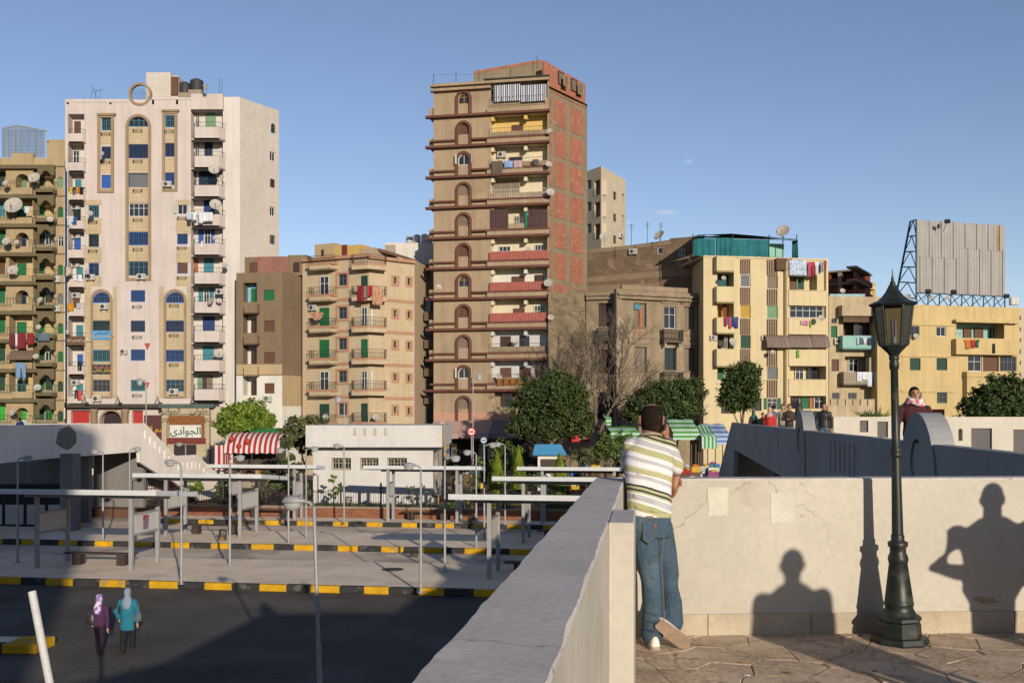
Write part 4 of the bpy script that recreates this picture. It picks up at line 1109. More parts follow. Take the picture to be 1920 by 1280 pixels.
    # ground floor cornice, columns, canopy
    slabbox(B, 'shop_cornice', f, 112, 757, 300, 764, 0.0, 0.9, mat('canopy_dark', (0.05, 0.045, 0.04)))
    stone = mat('shop_stone', col(176, 146, 112), 0.85, 0.1, 1.0, 0.1)
    for p in (180, 238): 
        u, z = f.uz(p, 790); MB().lathe([(.33, 0), (.33, 5.4), (.40, 5.5), (.40, 5.75)], stone, 14, (u, -.5, z - 4.5)).build('shop_column', B, f.M)
    slabbox(B, 'arch_face', f, 186, 765, 232, 768, 0, .12, stone); frame_trim(B, f, 186, 766.5, 232, 850, 0.2, 0.1, stone, 1, name='arch_surround')
    # restaurant entrance with sign
    e = Sub(f, -1.6); wd = mat('carved_wood', col(150, 92, 44), 0.7, 0.25, 3)
    slabbox(B, 'entrance_front', e, 303, 762, 392, 870, -1.6, 0, mat('entrance_stone', col(206, 182, 144), 0.85, 0.1, 1))
    slabbox(B, 'wood_panel', e, 316, 779, 383, 828, 0, 0.06, wd)
    slabbox(B, 'roof_edge', e, 297, 757, 400, 764, -1.6, 0.5, mat('canopy_green', col(92, 108, 96)))
    slabbox(B, 'entrance_head', e, 303, 764, 392, 776, 0.0, 0.3, mat('entrance_stone', (0, 0, 0)))
    for p in (306, 386):
        slabbox(B, 'entrance_pier', e, p, 790, p + 6, 870, 0, 0.35, mat('entrance_stone', (0, 0, 0)))
        slabbox(B, 'capital', e, p - 2, 783, p + 8, 790, 0, 0.45, trimt)
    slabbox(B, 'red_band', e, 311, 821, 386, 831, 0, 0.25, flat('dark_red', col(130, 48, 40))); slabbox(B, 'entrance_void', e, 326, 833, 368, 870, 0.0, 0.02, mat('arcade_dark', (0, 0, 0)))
    sg = slabbox(B, 'sign_board', e, 318, 796.5, 377, 820, 0.06, 0.16, flat('sign_white', col(240, 230, 210)))
    gt = flat('sign_green', col(24, 84, 56)); u, z = e.uz(348, 808, 0.17)
    sign_text(sg, ar('الجوادى'), e.at(u, z, 0.165), 1.0, gt)
    u, z = e.uz(318, 770, 0.31); sign_text(B, ar('الجوادى'), e.at(u, z, 0.305), 0.7, mat('canopy_dark', (0, 0, 0)), 'lettering')
    u, z = e.uz(373, 770, 0.31); sign_text(B, ar('حلوانى'), e.at(u, z, 0.305), 0.7, mat('canopy_dark', (0, 0, 0)), 'lettering')
    # dark shop with yellow letters beside the entrance
    slabbox(B, 'shop_front', e, 270, 778, 302, 850, -1.6, -0.2, flat('maroon_shop', col(96, 48, 42)))
    u, z = e.uz(291, 805, -0.19); sign_text(B, ar('بسم الله'), e.at(u, z, -0.195), 0.75, flat('sign_yellow', col(232, 176, 40)))
    slabbox(B, 'tiled_shop', e, 395, 762, 425, 870, -1.6, -0.3, mat('shop_tiles', col(216, 196, 168), 0.8, 0.06, 1, 0.1))
    # banners on the left arch column
    s1 = slabbox(B, 'blue_banner', f, 172.5, 619.5, 207.5, 636.5, 0.0, 0.16, flat('banner_blue', col(88, 166, 214)))
    u, z = f.uz(190, 624, .17); sign_text(s1, ar('المحامى'), f.at(u, z, .165), 0.42, flat('dark_red', (0, 0, 0)), 'lettering'); u, z = f.uz(190, 630, .17); sign_text(s1, ar('محمد سعد زكى'), f.at(u, z, .165), 0.42, flat('sign_yellow', (0, 0, 0)))
    s2 = slabbox(B, 'dark_banner', f, 172.5, 683, 207.5, 701, 0.0, 0.16, flat('banner_dark', col(40, 66, 68)))
    u, z = f.uz(193, 688, .17); sign_text(s2, ar('مركز الحياة'), f.at(u, z, .165), 0.42, flat('letter_orange', col(226, 120, 60))); u, z = f.uz(190, 694.5, .17); sign_text(s2, ar('لاطفال الانابيب'), f.at(u, z, .165), 0.38, flat('sign_yellow', (0, 0, 0)))
    s3 = slabbox(B, 'brown_banner', f, 124, 630, 158.5, 647, 0.36, 0.46, flat('banner_brown', col(118, 84, 62)))
    u, z = f.uz(141, 637, .47); sign_text(s3, ar('سامى عيسى عبدالعال'), f.at(u, z, .465), 0.36, flat('sign_white', (0, 0, 0)))
    # floodlight arms over the cornice
    for p in (118, 160, 222, 296, 362):
        u, z = f.uz(p, 757); k = MB(); k.tube([(u, -.9, z), (u + .3, -.95, z + .75), (u + .65, -1.25, z + .1)], .035, dark_iron, 5); k.box(u + .5, u + .85, -1.4, -1.2, z - .1, z + .15, dark_iron); k.build('floodlight_arm', B, f.M)
    # things
    P = 'of the pink tower'
    for px, py, lb, d, s in [(314.5, 346, 'air conditioner below the upper narrow window panel %s' % P, .15, 1), (266, 519, 'air conditioner under the teal window of the central arch %s' % P, .12, 1), (171, 520, 'air conditioner below the blue window left of the central arch %s' % P, .1, 1), (196, 575, 'air conditioner under the left round-headed window %s' % P, .12, 1), (183, 747, 'air conditioner above the shop cornice at the left %s' % P, .1, 1), (327, 734, 'air conditioner before the lowest window of the right arch %s' % P, .12, 1.05), (233, 659, 'air conditioner alone on the pink wall between the lower windows %s' % P, 0.02, .9)]: ac(f, px, py, lb, d, s)
    for i, y in enumerate((388.5, 442, 496, 554, 717)): ac(g2, 143 + i % 2, y, 'air conditioner inside a left-edge loggia %s' % P, 0.05, .95)
    for px, py, lb in [(415, 220, 'upper empty'), (414, 548, 'lower')]: pass
    ac(f, 413.5, 547, 'air conditioner on the white strip beside the right balconies %s' % P, 0.02, .95)
    for px, py, dp, yaw, lb in [(191, 289, 11, -20, 'small dish before the second window from the top, left column %s' % P), (169, 400, 11, 20, 'small dish on the upper left tiled panel %s' % P), (122, 509, 22, 15, 'wide dish on the left edge %s' % P), (162, 508, 10, 0, 'small dish beside the lowest upper-left window %s' % P), (401, 318, 20, 20, 'wide dish at the third right balcony from the top %s' % P), (416, 332, 11, -10, 'yellowed small dish on the right side of the third balcony %s' % P), (404, 383, 22, 15, 'wide dish over the white laundry balcony %s' % P), (404, 446, 10, 0, 'small dish before blue shutters on a right balcony %s' % P), (422, 497, 12, 30, 'small dish on the white strip, middle height %s' % P), (395, 565, 15, -35, 'tilted dish on the right balcony with teal shutters %s' % P), (411, 564, 11, 20, 'small round dish right of the tilted dish %s' % P), (411, 662, 19, 15, 'wide low dish on the second lowest right balcony %s' % P), (386, 164, 14, -40, 'pale dish on the roof %s' % P), (126, 622, 8, 0, 'tiny dish above the brown banner %s' % P)]:
        dish(px, py, 98.6, dp, lb, yaw)
    line_poles(B, f, 352, 402, 402, .9, 1.6)
    for px, w, h, c, kd in [(355, 9, 14, (210, 216, 220), 'shirt'), (365, 9, 15, (240, 236, 226), 'shirt'), (376, 9, 20, (236, 232, 226), 'cloth'), (385, 9, 18, (244, 240, 232), 'cloth'), (393, 12, 17, (240, 236, 228), 'cloth')]: garment(f, px, 398, w, h, c, 'white washing on the pink tower fourth right balcony', 1.6, kd)
    garment(f, 379, 452, 4, 14, (238, 230, 222), 'single white towel on the fifth right balcony %s' % P, .98)
    for px, w, h, c, kd in [(133, 5, 12, (226, 190, 40), 'shirt'), (139, 6, 14, (34, 32, 36), 'trousers'), (146, 7, 12, (210, 130, 40), 'cloth'), (153, 8, 14, (30, 28, 34), 'shirt')]: garment(f, px, 351, w, h, c, '%s garment on the third left-edge loggia %s' % ({226: 'yellow', 34: 'black', 210: 'orange', 30: 'dark'}[c[0]], P), .45, kd)
    for px, w, h, c in [(129, 8, 18, (226, 222, 218)), (135, 5, 12, (230, 226, 220)), (140, 9, 15, (60, 90, 160)), (132, 6, 22, (236, 232, 228))]: garment(f, px, 405 + (px % 3), w, h, c, '%s washing on the fourth left-edge loggia %s' % ('blue' if c[0] == 60 else 'white', P), .45 + (px % 4) * .04, 'shirt')
    for px, w, h, c, t in [(141, 6, 12, (242, 238, 232), 'white'), (149, 8, 13, (242, 238, 232), 'white'), (132.5, 12, 15, (220, 150, 20), 'mustard'), (147, 7, 11, (200, 196, 190), 'grey')]: garment(f, px, 515 if t == 'white' else 568, w, h, c, '%s washing hung on a lower left-edge loggia %s' % (t, P), .45)
    for px, w, h, c, t, y in [(149, 8, 16, (28, 28, 32), 'black', 678), (133, 7, 11, (170, 166, 160), 'grey', 732), (143, 9, 15, (40, 30, 34), 'black', 731), (149, 8, 18, (220, 80, 70), 'coral', 732)]: garment(f, px, y, w, h, c, '%s washing near the foot of the left-edge loggias %s' % (t, P), .45, 'trousers' if t == 'black' else 'cloth')
    ant = MB()
    for x in (170, 178, 186): p0, p1 = at(x, 186, 101), at(x + 3, 168, 101); ant.tube([p0, p1], .02, dark_iron, 4)
    ant.tube([at(176, 172, 101), at(194, 168, 101)], .02, dark_iron, 4).tube([at(172, 160, 101), at(182, 184, 101)], .02, dark_iron, 4)
    for x in (411, 416): ant.tube([at(x, 180, 101), at(x, 148, 101)], .02, dark_iron, 4)
    ant.build('roof_aerial', B)
    rt = flat('pennant_orange', col(206, 84, 50))
    for px, py in ((277.5, 649), (276.5, 722)):
        u, z = f.uz(px, py); k = MB(); k.slab([(u - .27, z + .3), (u + .27, z + .3), (u, z - .35)], [], -.2, -.15, rt); k.box(u - .02, u + .02, -.15, 0, z, z + .04, dark_iron)
        tag(k.build('triangle_sign', None, f.M), 'orange downward triangle on the pink tower, the %s one' % ('upper' if py < 700 else 'lower'), 'sign', 'orange triangles')
tower_pink()

# ------------------------------------------------------------------ olive building with pointed arches at the far left
olive = mat('olive_render', col(124, 108, 76), 0.9, 0.12, 0.7, 0.2)
sand = mat('sand_plaster', col(196, 166, 122), 0.9, 0.1, 0.6, 0.22)
warm = mat('warm_plaster', col(222, 190, 134), 0.9, 0.08, 0.6, 0.15)
def olive_house():
    f = Fac(-60, 97, 121, 97); B = empty('olive_apartment_house', f.A, 'olive and sand apartment house with pointed arches and green shutters', 'apartment building')
    zr = f.uz(60, 296)[1]
    flo = [312, 367.5, 422, 476, 530, 585.5, 638.5, 694, 750]             # floor ledge rows
    W = []; extra = []
    for i, y in enumerate(flo):
        m1 = [lgr, grn, wh, grn, gry, grn, grn, dgr, dgr][i]
        W.append((108, y + 20, 118.5, y + 40, 'sh' if m1 is not wh else 'gl', m1, m1, 2, 1))
        extra.append(f.rect(62, y + 6, 101, y + 37) + (0, 1.3)); extra.append(f.rect(29 if i % 2 == 0 else 17, y + 14 if i % 2 == 0 else y + 4, 54 if i % 2 == 0 else 61, y + 40) + (1 if i % 2 == 0 else 0, 1.3))
        extra.append(f.rect(-50, y + 6, 11, y + 38) + (0, 1.3))
    openings(B, f, W, sand, 0, f.w, 0, zr, extra)
    g = Sub(f, 1.3)
    for i, y in enumerate(flo):
        for q, (a, b) in enumerate(((60, 103), (14, 63), (-52, 13))):
            u0, u1, z0, z1 = f.rect(a, y + 3, b, y + 42)
            MB().poly([(u0, 1.3, z0), (u1, 1.3, z0), (u1, 1.3, z1), (u0, 1.3, z1)], warm).build('loggia_back', B, f.M)
        door(B, g, 75, y + 14, 84, y + 38, 'sh', grn if i % 2 else dgr, None, 2, 1, name='balcony_door')
        door(B, g, 33, y + 18, 50, y + 42, 'gl' if i in (2, 4, 7) else 'sh', [lgr, grn, blu, grn, nav, grn, dgr, tea, lim][i], None, 2, name='balcony_door')
        if i in (2, 4, 6, 7, 8): door(B, g, 86, y + 12, 99, y + 38, 'gl', [grn, grn, wh, grn, flat('dark_red', (0, 0, 0)), grn, wh, dgr, lim][i], None, 2, name='balcony_door')
        door(B, g, -6, y + 12, 10, y + 40, 'sh', [dgr, tea, grn, brn, grn, grn, dgr, dgr, lim][i], None, 2, name='balcony_door')
        slabbox(B, 'floor_band', f, -60, y - 3, 101, y + 4, 0.0, 0.45, olive); slabbox(B, 'floor_band', f, 101, y - 1, 121, y + 1, 0.0, 0.08, olive)
        # pointed arch valance over the right loggia
        u0, u1, z0, z1 = f.rect(70, y + 3, 101, y + 17, .75); w = u1 - u0; h = z1 - z0
        o = [(0, h), (0, 0), (w * .18, 0)] + [(w * (.18 + .32 * t), h * .62 * (1 - (1 - t) ** 2)) for t in (.25, .5, .75, 1)] + [(w * (.5 + .32 * t), h * .62 * (1 - t ** 2)) for t in (.25, .5, .75, 1)] + [(w, 0), (w, h)]
        MB().slab(list(reversed(o)), [], -0.75, -0.45, olive).build('arch_valance', B, f.at(u0, z0))
        k = MB(); u0, u1, z0, z1 = f.rect(62, y + 30, 101, y + 42, .7); rail(k, [(u0, 0), (u0 + .1, -.7), (u1 - .1, -.7), (u1, 0)], .75, grn if i > 3 else dark_iron, .15); k.build('railing', B, f.M @ TR(0, 0, z0))
        k = MB(); u0, u1, z0, z1 = f.rect(-52, y + 30, 60, y + 42, .4); rail(k, [(u0, -.4), (u1, -.4)], .75, grn if i > 2 else dark_iron, .2); k.build('railing', B, f.M @ TR(0, 0, z0))
        balcony(B, f, 63, 101, y + 42, y + 51, 0.75, olive, cham=.08)
        slabbox(B, 'balcony_front', f, 22, y + 40, 60, y + 52, 0, .42, sand)
    c = [tuple((f.M @ Vector(p)).xy) for p in ((0, 0, 0), (f.w, 0, 0))] + [(at(119, HY, 108).x, 108), (f.A.x - 6, 108)]
    shell(B, 'roof_and_back', c, 0, zr, sand, concrete, skip=(0,))
    slabbox(B, 'roof_parapet', f, 22, 287, 62, 312, -.3, .1, sand)
    # wire cage on the roof
    k = MB(); cage = mat('cage_mesh', col(120, 100, 80)); lg = flat('cage_post', col(176, 164, 100))
    xs = (8, 27, 36, 51, 83, 88)
    for p in (8, 17, 27, 36, 51, 68, 83): k.tube([at(p, 296, 99), at(p, 241 if p < 36 else 236 if p < 55 else 246, 99)], .05, lg, 4)
    k.tube([at(8, 241, 99), at(36, 236, 99), at(88, 247, 99)], .05, lg, 4); k.build('roof_cage', B)
    k = MB()
    for i in range(36):
        p = 8 + i * 2.22; t = 240 - (p - 8) * .16 if p < 36 else 236 + (p - 36) * .21; k.box(at(p, 0, 100).x - .012, at(p, 0, 100).x + .012, 99.6, 99.62, at(0, 296, 100).z, at(0, t, 100).z, cage)
        k.box(at(p, 0, 102).x - .012, at(p, 0, 102).x + .012, 101.6, 101.62, at(0, 296, 102).z, at(0, t + 2, 102).z, cage)
    for j in range(20): k.box(at(8, 0, 100).x, at(88, 0, 100).x, 99.6, 99.62, at(0, 296 - j * 2.6, 100).z - .012, at(0, 296 - j * 2.6, 100).z + .012, cage)
    o = k.build('cage_wire', B); o['kind'] = 'stuff'
    slabbox(B, 'roof_room', Sub(f, 4), 88, 262, 126, 300, -4, 0, sand)
    P = 'on the olive arched house'
    for px, py, dp, lb in [(64, 333, 22, 'wide grey dish by the top arch'), (25, 385, 34, 'largest dish, pale and tilted,'), (94, 411, 12, 'small dish by the second right loggia'), (12, 452, 16, 'dish low at the left edge by the third floor'), (31, 454, 10, 'green-tinted small dish'), (24, 506, 20, 'mid-sized dish over the fourth loggia'), (75, 562, 12, 'yellowish dish before the dark red frames'), (72, 613, 10, 'small pale dish above the maroon washing'), (67, 668, 11, 'pale dish beside the awning'), (70, 726, 13, 'round pale dish second from the bottom'), (23, 773, 14, 'lowest dish'), (10, 343, 12, 'small white dish near the top left')]:
        dish(px, py, 95.6, dp, '%s %s' % (lb, P), rnd.uniform(-25, 25))
    ac(f, 106.5, 524, 'air conditioner at the right edge, fourth floor %s' % P, .05); ac(f, 106.5, 579, 'air conditioner at the right edge, below another one %s' % P, .05); ac(f, 45, 792, 'air conditioner at the lowest arch %s' % P, .4, .9)
    for px, w, h, c, t in [(22, 10, 26, (120, 44, 48), 'dark maroon cloth'), (31, 6, 24, (232, 226, 220), 'white cloth'), (40, 15, 30, (140, 34, 50), 'broad crimson cloth'), (57, 13, 22, (150, 38, 44), 'bright maroon cloth'), (81, 24, 14, (100, 118, 124), 'grey blue blanket')]: garment(f, px, 624.5, w, h, c, '%s hanging %s' % (t, P), .82)
    garment(f, 39, 680, 22, 30, (130, 160, 190), 'pale blue denim clothes hanging below the striped awning %s' % P, .8, 'trousers'); garment(f, 50, 387, 10, 12, (226, 226, 230), 'checked white bundle hanging beside the largest dish %s' % P, .8)
    aw = stripes('awning_brown', [(0, col(150, 124, 100)), (.5, col(110, 88, 70))], 0.25); u0, u1, z0, z1 = f.rect(14, 656, 60, 674, 1.2)
    k = MB(); k.rings([[(x, -.45 - .85 * t, z1 - (z1 - z0) * t ** 1.6) for x in (u0, u1)] for t in (0, .25, .5, .75, 1)], aw, False, True, False); k.rings([[(x, -.45 - .82 * t, z1 - .03 - (z1 - z0) * t ** 1.6) for x in (u0, u1)] for t in (0, .25, .5, .75, 1)], aw, False, True, False)
    k.build('awning', B, f.M)
olive_house()

# ------------------------------------------------------------------ brown house left of the alley, lower storeys white
brownp = mat('brown_render', col(148, 122, 92), 0.92, 0.10, 0.4, 0.16)
whiteb = mat('bright_plaster', col(246, 232, 208), 0.9, 0.06, 0.6, 0.12)
tanb = mat('tan_band', col(206, 174, 128), 0.9, 0.07, 0.6, 0.1)
def brown_house():
    f = Fac(443, 98, 529, 97.5); g = Fac(529, 97.5, 566, 100.5); B = empty('brown_house', f.A, 'brown rendered house with green shutters and white lower storey beside the pink tower', 'house')
    zr = f.uz(490, 511)[1]; zt0, zt1 = f.uz(500, 704)[1], f.uz(500, 683)[1]
    W = [(495, 543, 514.5, 563.5, 'sh', grn, grn, 2), (495, 601, 515, 622, 'sh', brn, brn, 3), (495, 660, 515, 681, 'sh', brn, brn, 3), (496, 718, 514.5, 737.5, 'sh', brn, brn, 3)]
    ex = []
    for y in (530, 588, 646, 705): ex.append(f.rect(456, y, 481.5, y + 36) + (0, 1.2))
    openings(B, f, W[:3], brownp, 0, f.w, zt0, zr, ex[:3])
    openings(B, f, W[3:], whiteb, 0, f.w, 0, zt0, ex[3:], name='lower_wall')
    slabbox(B, 'tan_band', f, 443, 683, 529, 702, 0, 0.03, tanb)
    for i, h in enumerate(ex):
        recess(B, f, h, 1.2, [flat('sky_blue_paint', col(150, 196, 214)), whiteb, whiteb, whiteb][i])
        door(B, Sub(f, 1.2), 472, 541 + 58 * i, 480, 570 + 58 * i, 'sh', [grn, dbr, dbr, dbr][i], None, 2, name='balcony_door')
        y = 570 + 58.5 * i
        if i < 3: balcony(B, f, 457, 482, y, y + 18, 0.7, brownp if i < 2 else tanb)
    wall(B, 'side_wall', g, 0, g.w, g.uz(545, 704)[1], g.uz(545, 512)[1], [], brownp); wall(B, 'side_wall', g, 0, g.w, g.uz(545, 761)[1], g.uz(545, 704)[1], [], tanb); wall(B, 'side_wall', g, 0, g.w, 0, g.uz(545, 761)[1], [], whiteb)
    for y in (528, 577, 624): slabbox(B, 'string_course', g, 529.5, y, 566, y + 1.2, 0, 0.03, brownp)
    p = [tuple((f.M @ Vector((0, 0, 0))).xy), tuple(g.A.xy), tuple((g.M @ Vector((g.w, 0, 0))).xy), (g.A.x + 4, 112), (f.A.x, 112)]
    shell(B, 'roof_and_back', p, 0, zr - .02, brownp, concrete, skip=(0, 1))
    h = Sub(f, 2.5); pk = mat('roof_pink', col(166, 112, 92), 0.9, 0.15, 1, .1)
    slabbox(B, 'roof_room', h, 447, 482, 482, 512, -4, 0, brownp); slabbox(B, 'roof_room', h, 482, 481, 540, 511, -5, .05, pk); slabbox(B, 'roof_room', h, 540, 478, 575, 516, -5, .03, brownp)
    door(B, h, 469, 492, 483, 510, 'sh', brn, None, 2, name='roof_door'); door(B, Sub(f, 2.4), 551, 492, 562, 509, 'sh', dbr, None, 2)
    ac(f, 503, 747, 'air conditioner on the white lower storey of the brown house', .02, 1)
    slabbox(B, 'ground_door', f, 502, 776, 516, 800, 0, .03, brn)
brown_house()

# ------------------------------------------------------------------ beige corner house with salmon bands
beige = mat('beige_stone', col(222, 192, 150), 0.9, 0.06, 0.6, 0.12, fine=0.05, course=(.7, .3, .022, .16, .05))
beige2 = mat('beige_dark', col(200, 170, 134), 0.9, 0.06, 0.6, 0.08)
salmon = mat('salmon_band', col(204, 148, 112), 0.9, 0.08, 0.8, 0.08)
greyp = mat('grey_blue_leaf', col(110, 122, 128))
def beige_house():
    f = Fac(567, 99.8, 692, 96.5); g = Fac(692, 96.5, 777, 99.8); B = empty('beige_corner_house', g.A, 'beige corner house of five storeys with salmon bands and iron balconies', 'apartment building')
    zr = f.uz(640, 482)[1]; W = []; G = []
    ys = (510, 572, 630, 691, 752)
    for i, y in enumerate(ys):
        W.append((634, y + 4, 650, y + 25.5, 'gl', gry, greyp, 2)); G.append((738.5, y + 9.5, 743.5, y + 22, 'gl', gry, None, 1)); G.append((764.5, y + 12, 769.5, y + 24, 'gl', gry, None, 1))
    openings(B, f, W, beige, 0, f.w, 0, zr, rev=.25); openings(B, g, G, beige, 0, g.w, 0, zr, name='right_wall', rev=.25)
    for i, y in enumerate(ys):
        frame_trim(B, f, 630, y, 654, y + 30, .2, .06, salmon, name='window_surround')
        frame_trim(B, g, 734, y + 6, 748, y + 26.5, .2, .06, salmon, name='window_surround'); frame_trim(B, g, 760.5, y + 8, 773.5, y + 28, .2, .06, salmon, name='window_surround')
    for i in range(4):
        y = (558.5, 618, 679, 741)[i]
        slabbox(B, 'salmon_band', f, 622, y, 663, y + 5.5, 0, .06, salmon); slabbox(B, 'salmon_band', g, 722, y + 3, 776, y + 8.5, 0, .06, salmon)
    # balconies: left ones and the ones on the corner
    dl = [('gl', wh), ('sh', grn), ('sh', grn), ('gl', wh), ('sh', dgr), ]; dc = [('sh', dgr), ('gl', wh), ('sh', grn), ('gl', wh), ('sh', dgr)]
    t = (494, 553, 612, 672, 731, 792)
    for i in range(6):
        y = t[i]
        balcony(B, f, 577, 622, y, y + 12, 1.0, beige, 0, cham=.06)
        slabbox(B, 'balcony_rim', f, 576, y - 1, 622.5, y + 3, 0.0, 1.03, salmon)
        k = MB(); u0, u1, z0, z1 = f.rect(577, y, 622, y + 1, .95); rail(k, [(u0, 0), (u0, -.9), (u1, -.9), (u1, 0)], .85, dark_iron, .13, .014); k.build('railing', B, f.M @ TR(0, 0, z0))
        # corner: chamfered hexagon around the edge
        c = g.A; z0 = at(692, y + 10 if i < 5 else y + 8, 95.6).z; z1 = at(692, y - 1, 95.6).z
        poly = [c + f.u * -1.7 - f.y * .05, c + f.u * -1.35 - f.y * 1.0, c - (f.y + g.y) * .62 + f.u * -.15, c - (f.y + g.y) * .62 + g.u * .15, c + g.u * 1.35 - g.y * 1.0, c + g.u * 1.7 - g.y * .05]
        k = MB(); k.rings([[(p.x, p.y, z0) for p in poly], [(p.x, p.y, z1) for p in poly]], beige, True, False); k.build('balcony', B, fix=True)
        q = [c + (p - c) * 1.03 for p in poly]; k = MB(); k.rings([[(p.x, p.y, z1 - .16) for p in q], [(p.x, p.y, z1 + .02) for p in q]], salmon, True, False); k.build('balcony_rim', B, fix=True)
        k = MB(); rail(k, [(p.x, p.y) for p in poly], .85, dark_iron, .13, .014); k.build('railing', B, TR(0, 0, z1 + .02))
        if i > 0:
            kd, m = dl[i - 1]; door(B, f, 601, y - 35, 618, y + 2, kd, m, m, 2, name='balcony_door'); kd, m = dc[i - 1]; door(B, f, 679, y - 36, 690, y + 2, kd, m, m, 2, name='balcony_door')
            if kd == 'gl': door(B, g, 694, y - 36, 698, y + 2, 'sh', wh, wh, 1, name='balcony_door')
    slabbox(B, 'cornice', f, 565, 480, 690, 486, -.3, .35, salmon); slabbox(B, 'cornice', g, 693, 483, 779, 489, -.3, .35, salmon)
    e = g.M @ Vector((g.w, 0, 0)); back = [tuple(f.A.xy), tuple(g.A.xy), tuple(e.xy), (e.x + 1.2, 104.8), (f.A.x, 104.8)]
    shell(B, 'roof_and_back', back, 0, zr - .02, beige2, concrete, skip=(0, 1))
    h = Sub(f, 2.0); yb = flat('roof_yellow', col(226, 182, 104))
    slabbox(B, 'roof_room', h, 590, 457, 627, 482, -2.5, 0, tanb); slabbox(B, 'roof_room', h, 627, 460, 677, 482, -2.5, -.1, yb); slabbox(B, 'roof_room', h, 677, 465, 702, 484, -4, 0, beige2); slabbox(B, 'roof_hatch', h, 602, 468, 607, 480, 0, .02, dbr); slabbox(B, 'red_curtain', h, 641, 459, 650, 478, -.1, .0, flat('dark_red', (0, 0, 0)))
    k = MB(); a, b, c2, d = at(703, 464, 99), at(779, 487, 101), at(797, 492, 104), at(720, 468, 106); k.poly([a, b, c2, d], mat('rust_roof', col(120, 82, 62))); k.poly([p - Vector((0, 0, .25)) for p in (d, c2, b, a)], mat('rust_roof', (0, 0, 0))); k.poly([a, b, b - Vector((0, 0, .25)), a - Vector((0, 0, .25))], mat('rust_roof', (0, 0, 0))); k.build('lean_to_roof', B)
    P = 'of the beige corner house'
    ac(f, 588, 577, 'air conditioner at the second left balcony %s' % P, .02)
    dish(611, 781, 97.5, 12, 'white dish on the lowest left balcony %s' % P); dish(705, 782, 95.2, 12, 'white dish on the lowest corner balcony %s' % P)
    for px, w, h2, c, t2 in [(676, 13, 25, (160, 36, 44), 'crimson towel'), (686, 9, 20, (150, 130, 108), 'taupe cloth'), (693, 9, 17, (196, 44, 46), 'red shirt')]: garment(f, px, 536, w, h2, c, '%s on the top laundry balcony %s' % (t2, P), 1.15)
    rug = mat('patterned_rug', col(206, 130, 84), 0.95, 0.5, 6, dirt=(col(230, 200, 170), 9, .9, .5)); garment(g, 704, 537, 12, 30, None, 'patterned orange rug hanging on the top corner balcony %s' % P, 1.15, m=rug); garment(g, 713, 540, 10, 28, None, 'patterned orange blanket beside the rug %s' % P, 1.1, m=rug)
    u, z = f.uz(595, 593, 1.05); k = MB(); n = 14; k.slab([(u - .72, z + .35)] + [(u + .72 * math.cos(-math.pi + math.pi * j / n), z + .35 + .75 * math.sin(-math.pi + math.pi * j / n)) for j in range(n + 1)], [], -1.09, -1.05, rug); tag(k.build('half_round_rug', None, f.M), 'half-round brown rug over the second left balcony %s' % P, 'rug')
beige_house()

# ------------------------------------------------------------------ white house with tanks behind the alley
def back_white():
    f = Fac(722, 106, 818, 106); B = empty('white_back_house', f.A, 'white house with roof tanks seen behind the beige corner house', 'house')
    z = f.uz(770, 455)[1]; shell(B, 'walls', [tuple((f.M @ Vector(p)).xy) for p in ((0, 0, 0), (f.w, 0, 0), (f.w, 6, 0), (0, 6, 0))], 0, z, mat('pale_white', col(240, 224, 204), 0.9, .05, .5, .1), concrete)
    slabbox(B, 'stair_tower', f, 722, 459, 741, 480, -3, .3, concrete)
    for j in range(3): slabbox(B, 'brown_balcony', Sub(f, -1), 786, 495 + j * 50, 812, 520 + j * 50, 0, .3, beige2)
    for i, (px, y0) in enumerate(((768, 443), (782, 441), (796, 440), (804, 442))):
        c = at(px, 455, 107.5); r = .38; h = (456 - y0) / F * 107.5
        tag(MB().lathe([(r, 0), (r, h * .85), (r * .6, h)], mat('tank_white', col(232, 222, 206)), 14).build('water_tank', None, Matrix.Translation(c)), 'white roof tank behind the beige corner house', 'water tank', 'white roof tanks')
back_white()
# dark alley block between the beige house and the tall tower
def alley():
    f = Fac(779, 103, 822, 103); B = empty('alley_house', f.A, 'shaded house with small balconies deep in the alley beside the tall tower', 'house')
    am = mat('alley_render', col(120, 96, 74), 0.9, .1, .6, .15)
    shell(B, 'walls', [tuple((f.M @ Vector(p)).xy) for p in ((0, 0, 0), (f.w, 0, 0), (f.w, 2.5, 0), (0, 2.5, 0))], 0, f.uz(800, 520)[1], am, concrete)
    for i in range(5):
        y = 585 + i * 52; slabbox(B, 'balcony', f, 795, y, 812, y + 16, 0, .9, am); door(B, f, 798, y - 30, 808, y, 'gl', gry, None, 2, name='balcony_door')
alley()

# ------------------------------------------------------------------ tall tan tower with brick side
tanp = mat('tan_plaster', col(190, 160, 124), 0.92, 0.11, 0.3, 0.22, fine=0.07, dirt=(col(160, 132, 98), 0.4, .5, .58))
maroon = mat('maroon_ledge', col(122, 76, 60), 0.9, 0.14, 0.8, 0.12)
ivory = mat('ivory_wall', col(244, 220, 178), 0.9, 0.06, 0.6, 0.08); yelw = mat('yellow_wall', col(240, 196, 112), 0.9, 0.06, 0.6, 0.06)
redtile = mat('red_tile', col(190, 106, 88), 0.85, 0.12, 2)
frame_c = mat('frame_concrete', col(160, 138, 106), 0.92, 0.12, 0.7, 0.12, 0.3, 10)
sb_ = mat('side_brick', col(184, 116, 86), 0.92, 0.16, 1.2, 0, 0.5, 14, fine=0.2, dirt=(col(214, 170, 138), 2.5, 0.55, 0.61), course=(.26, .09, .014, -.25, .22))
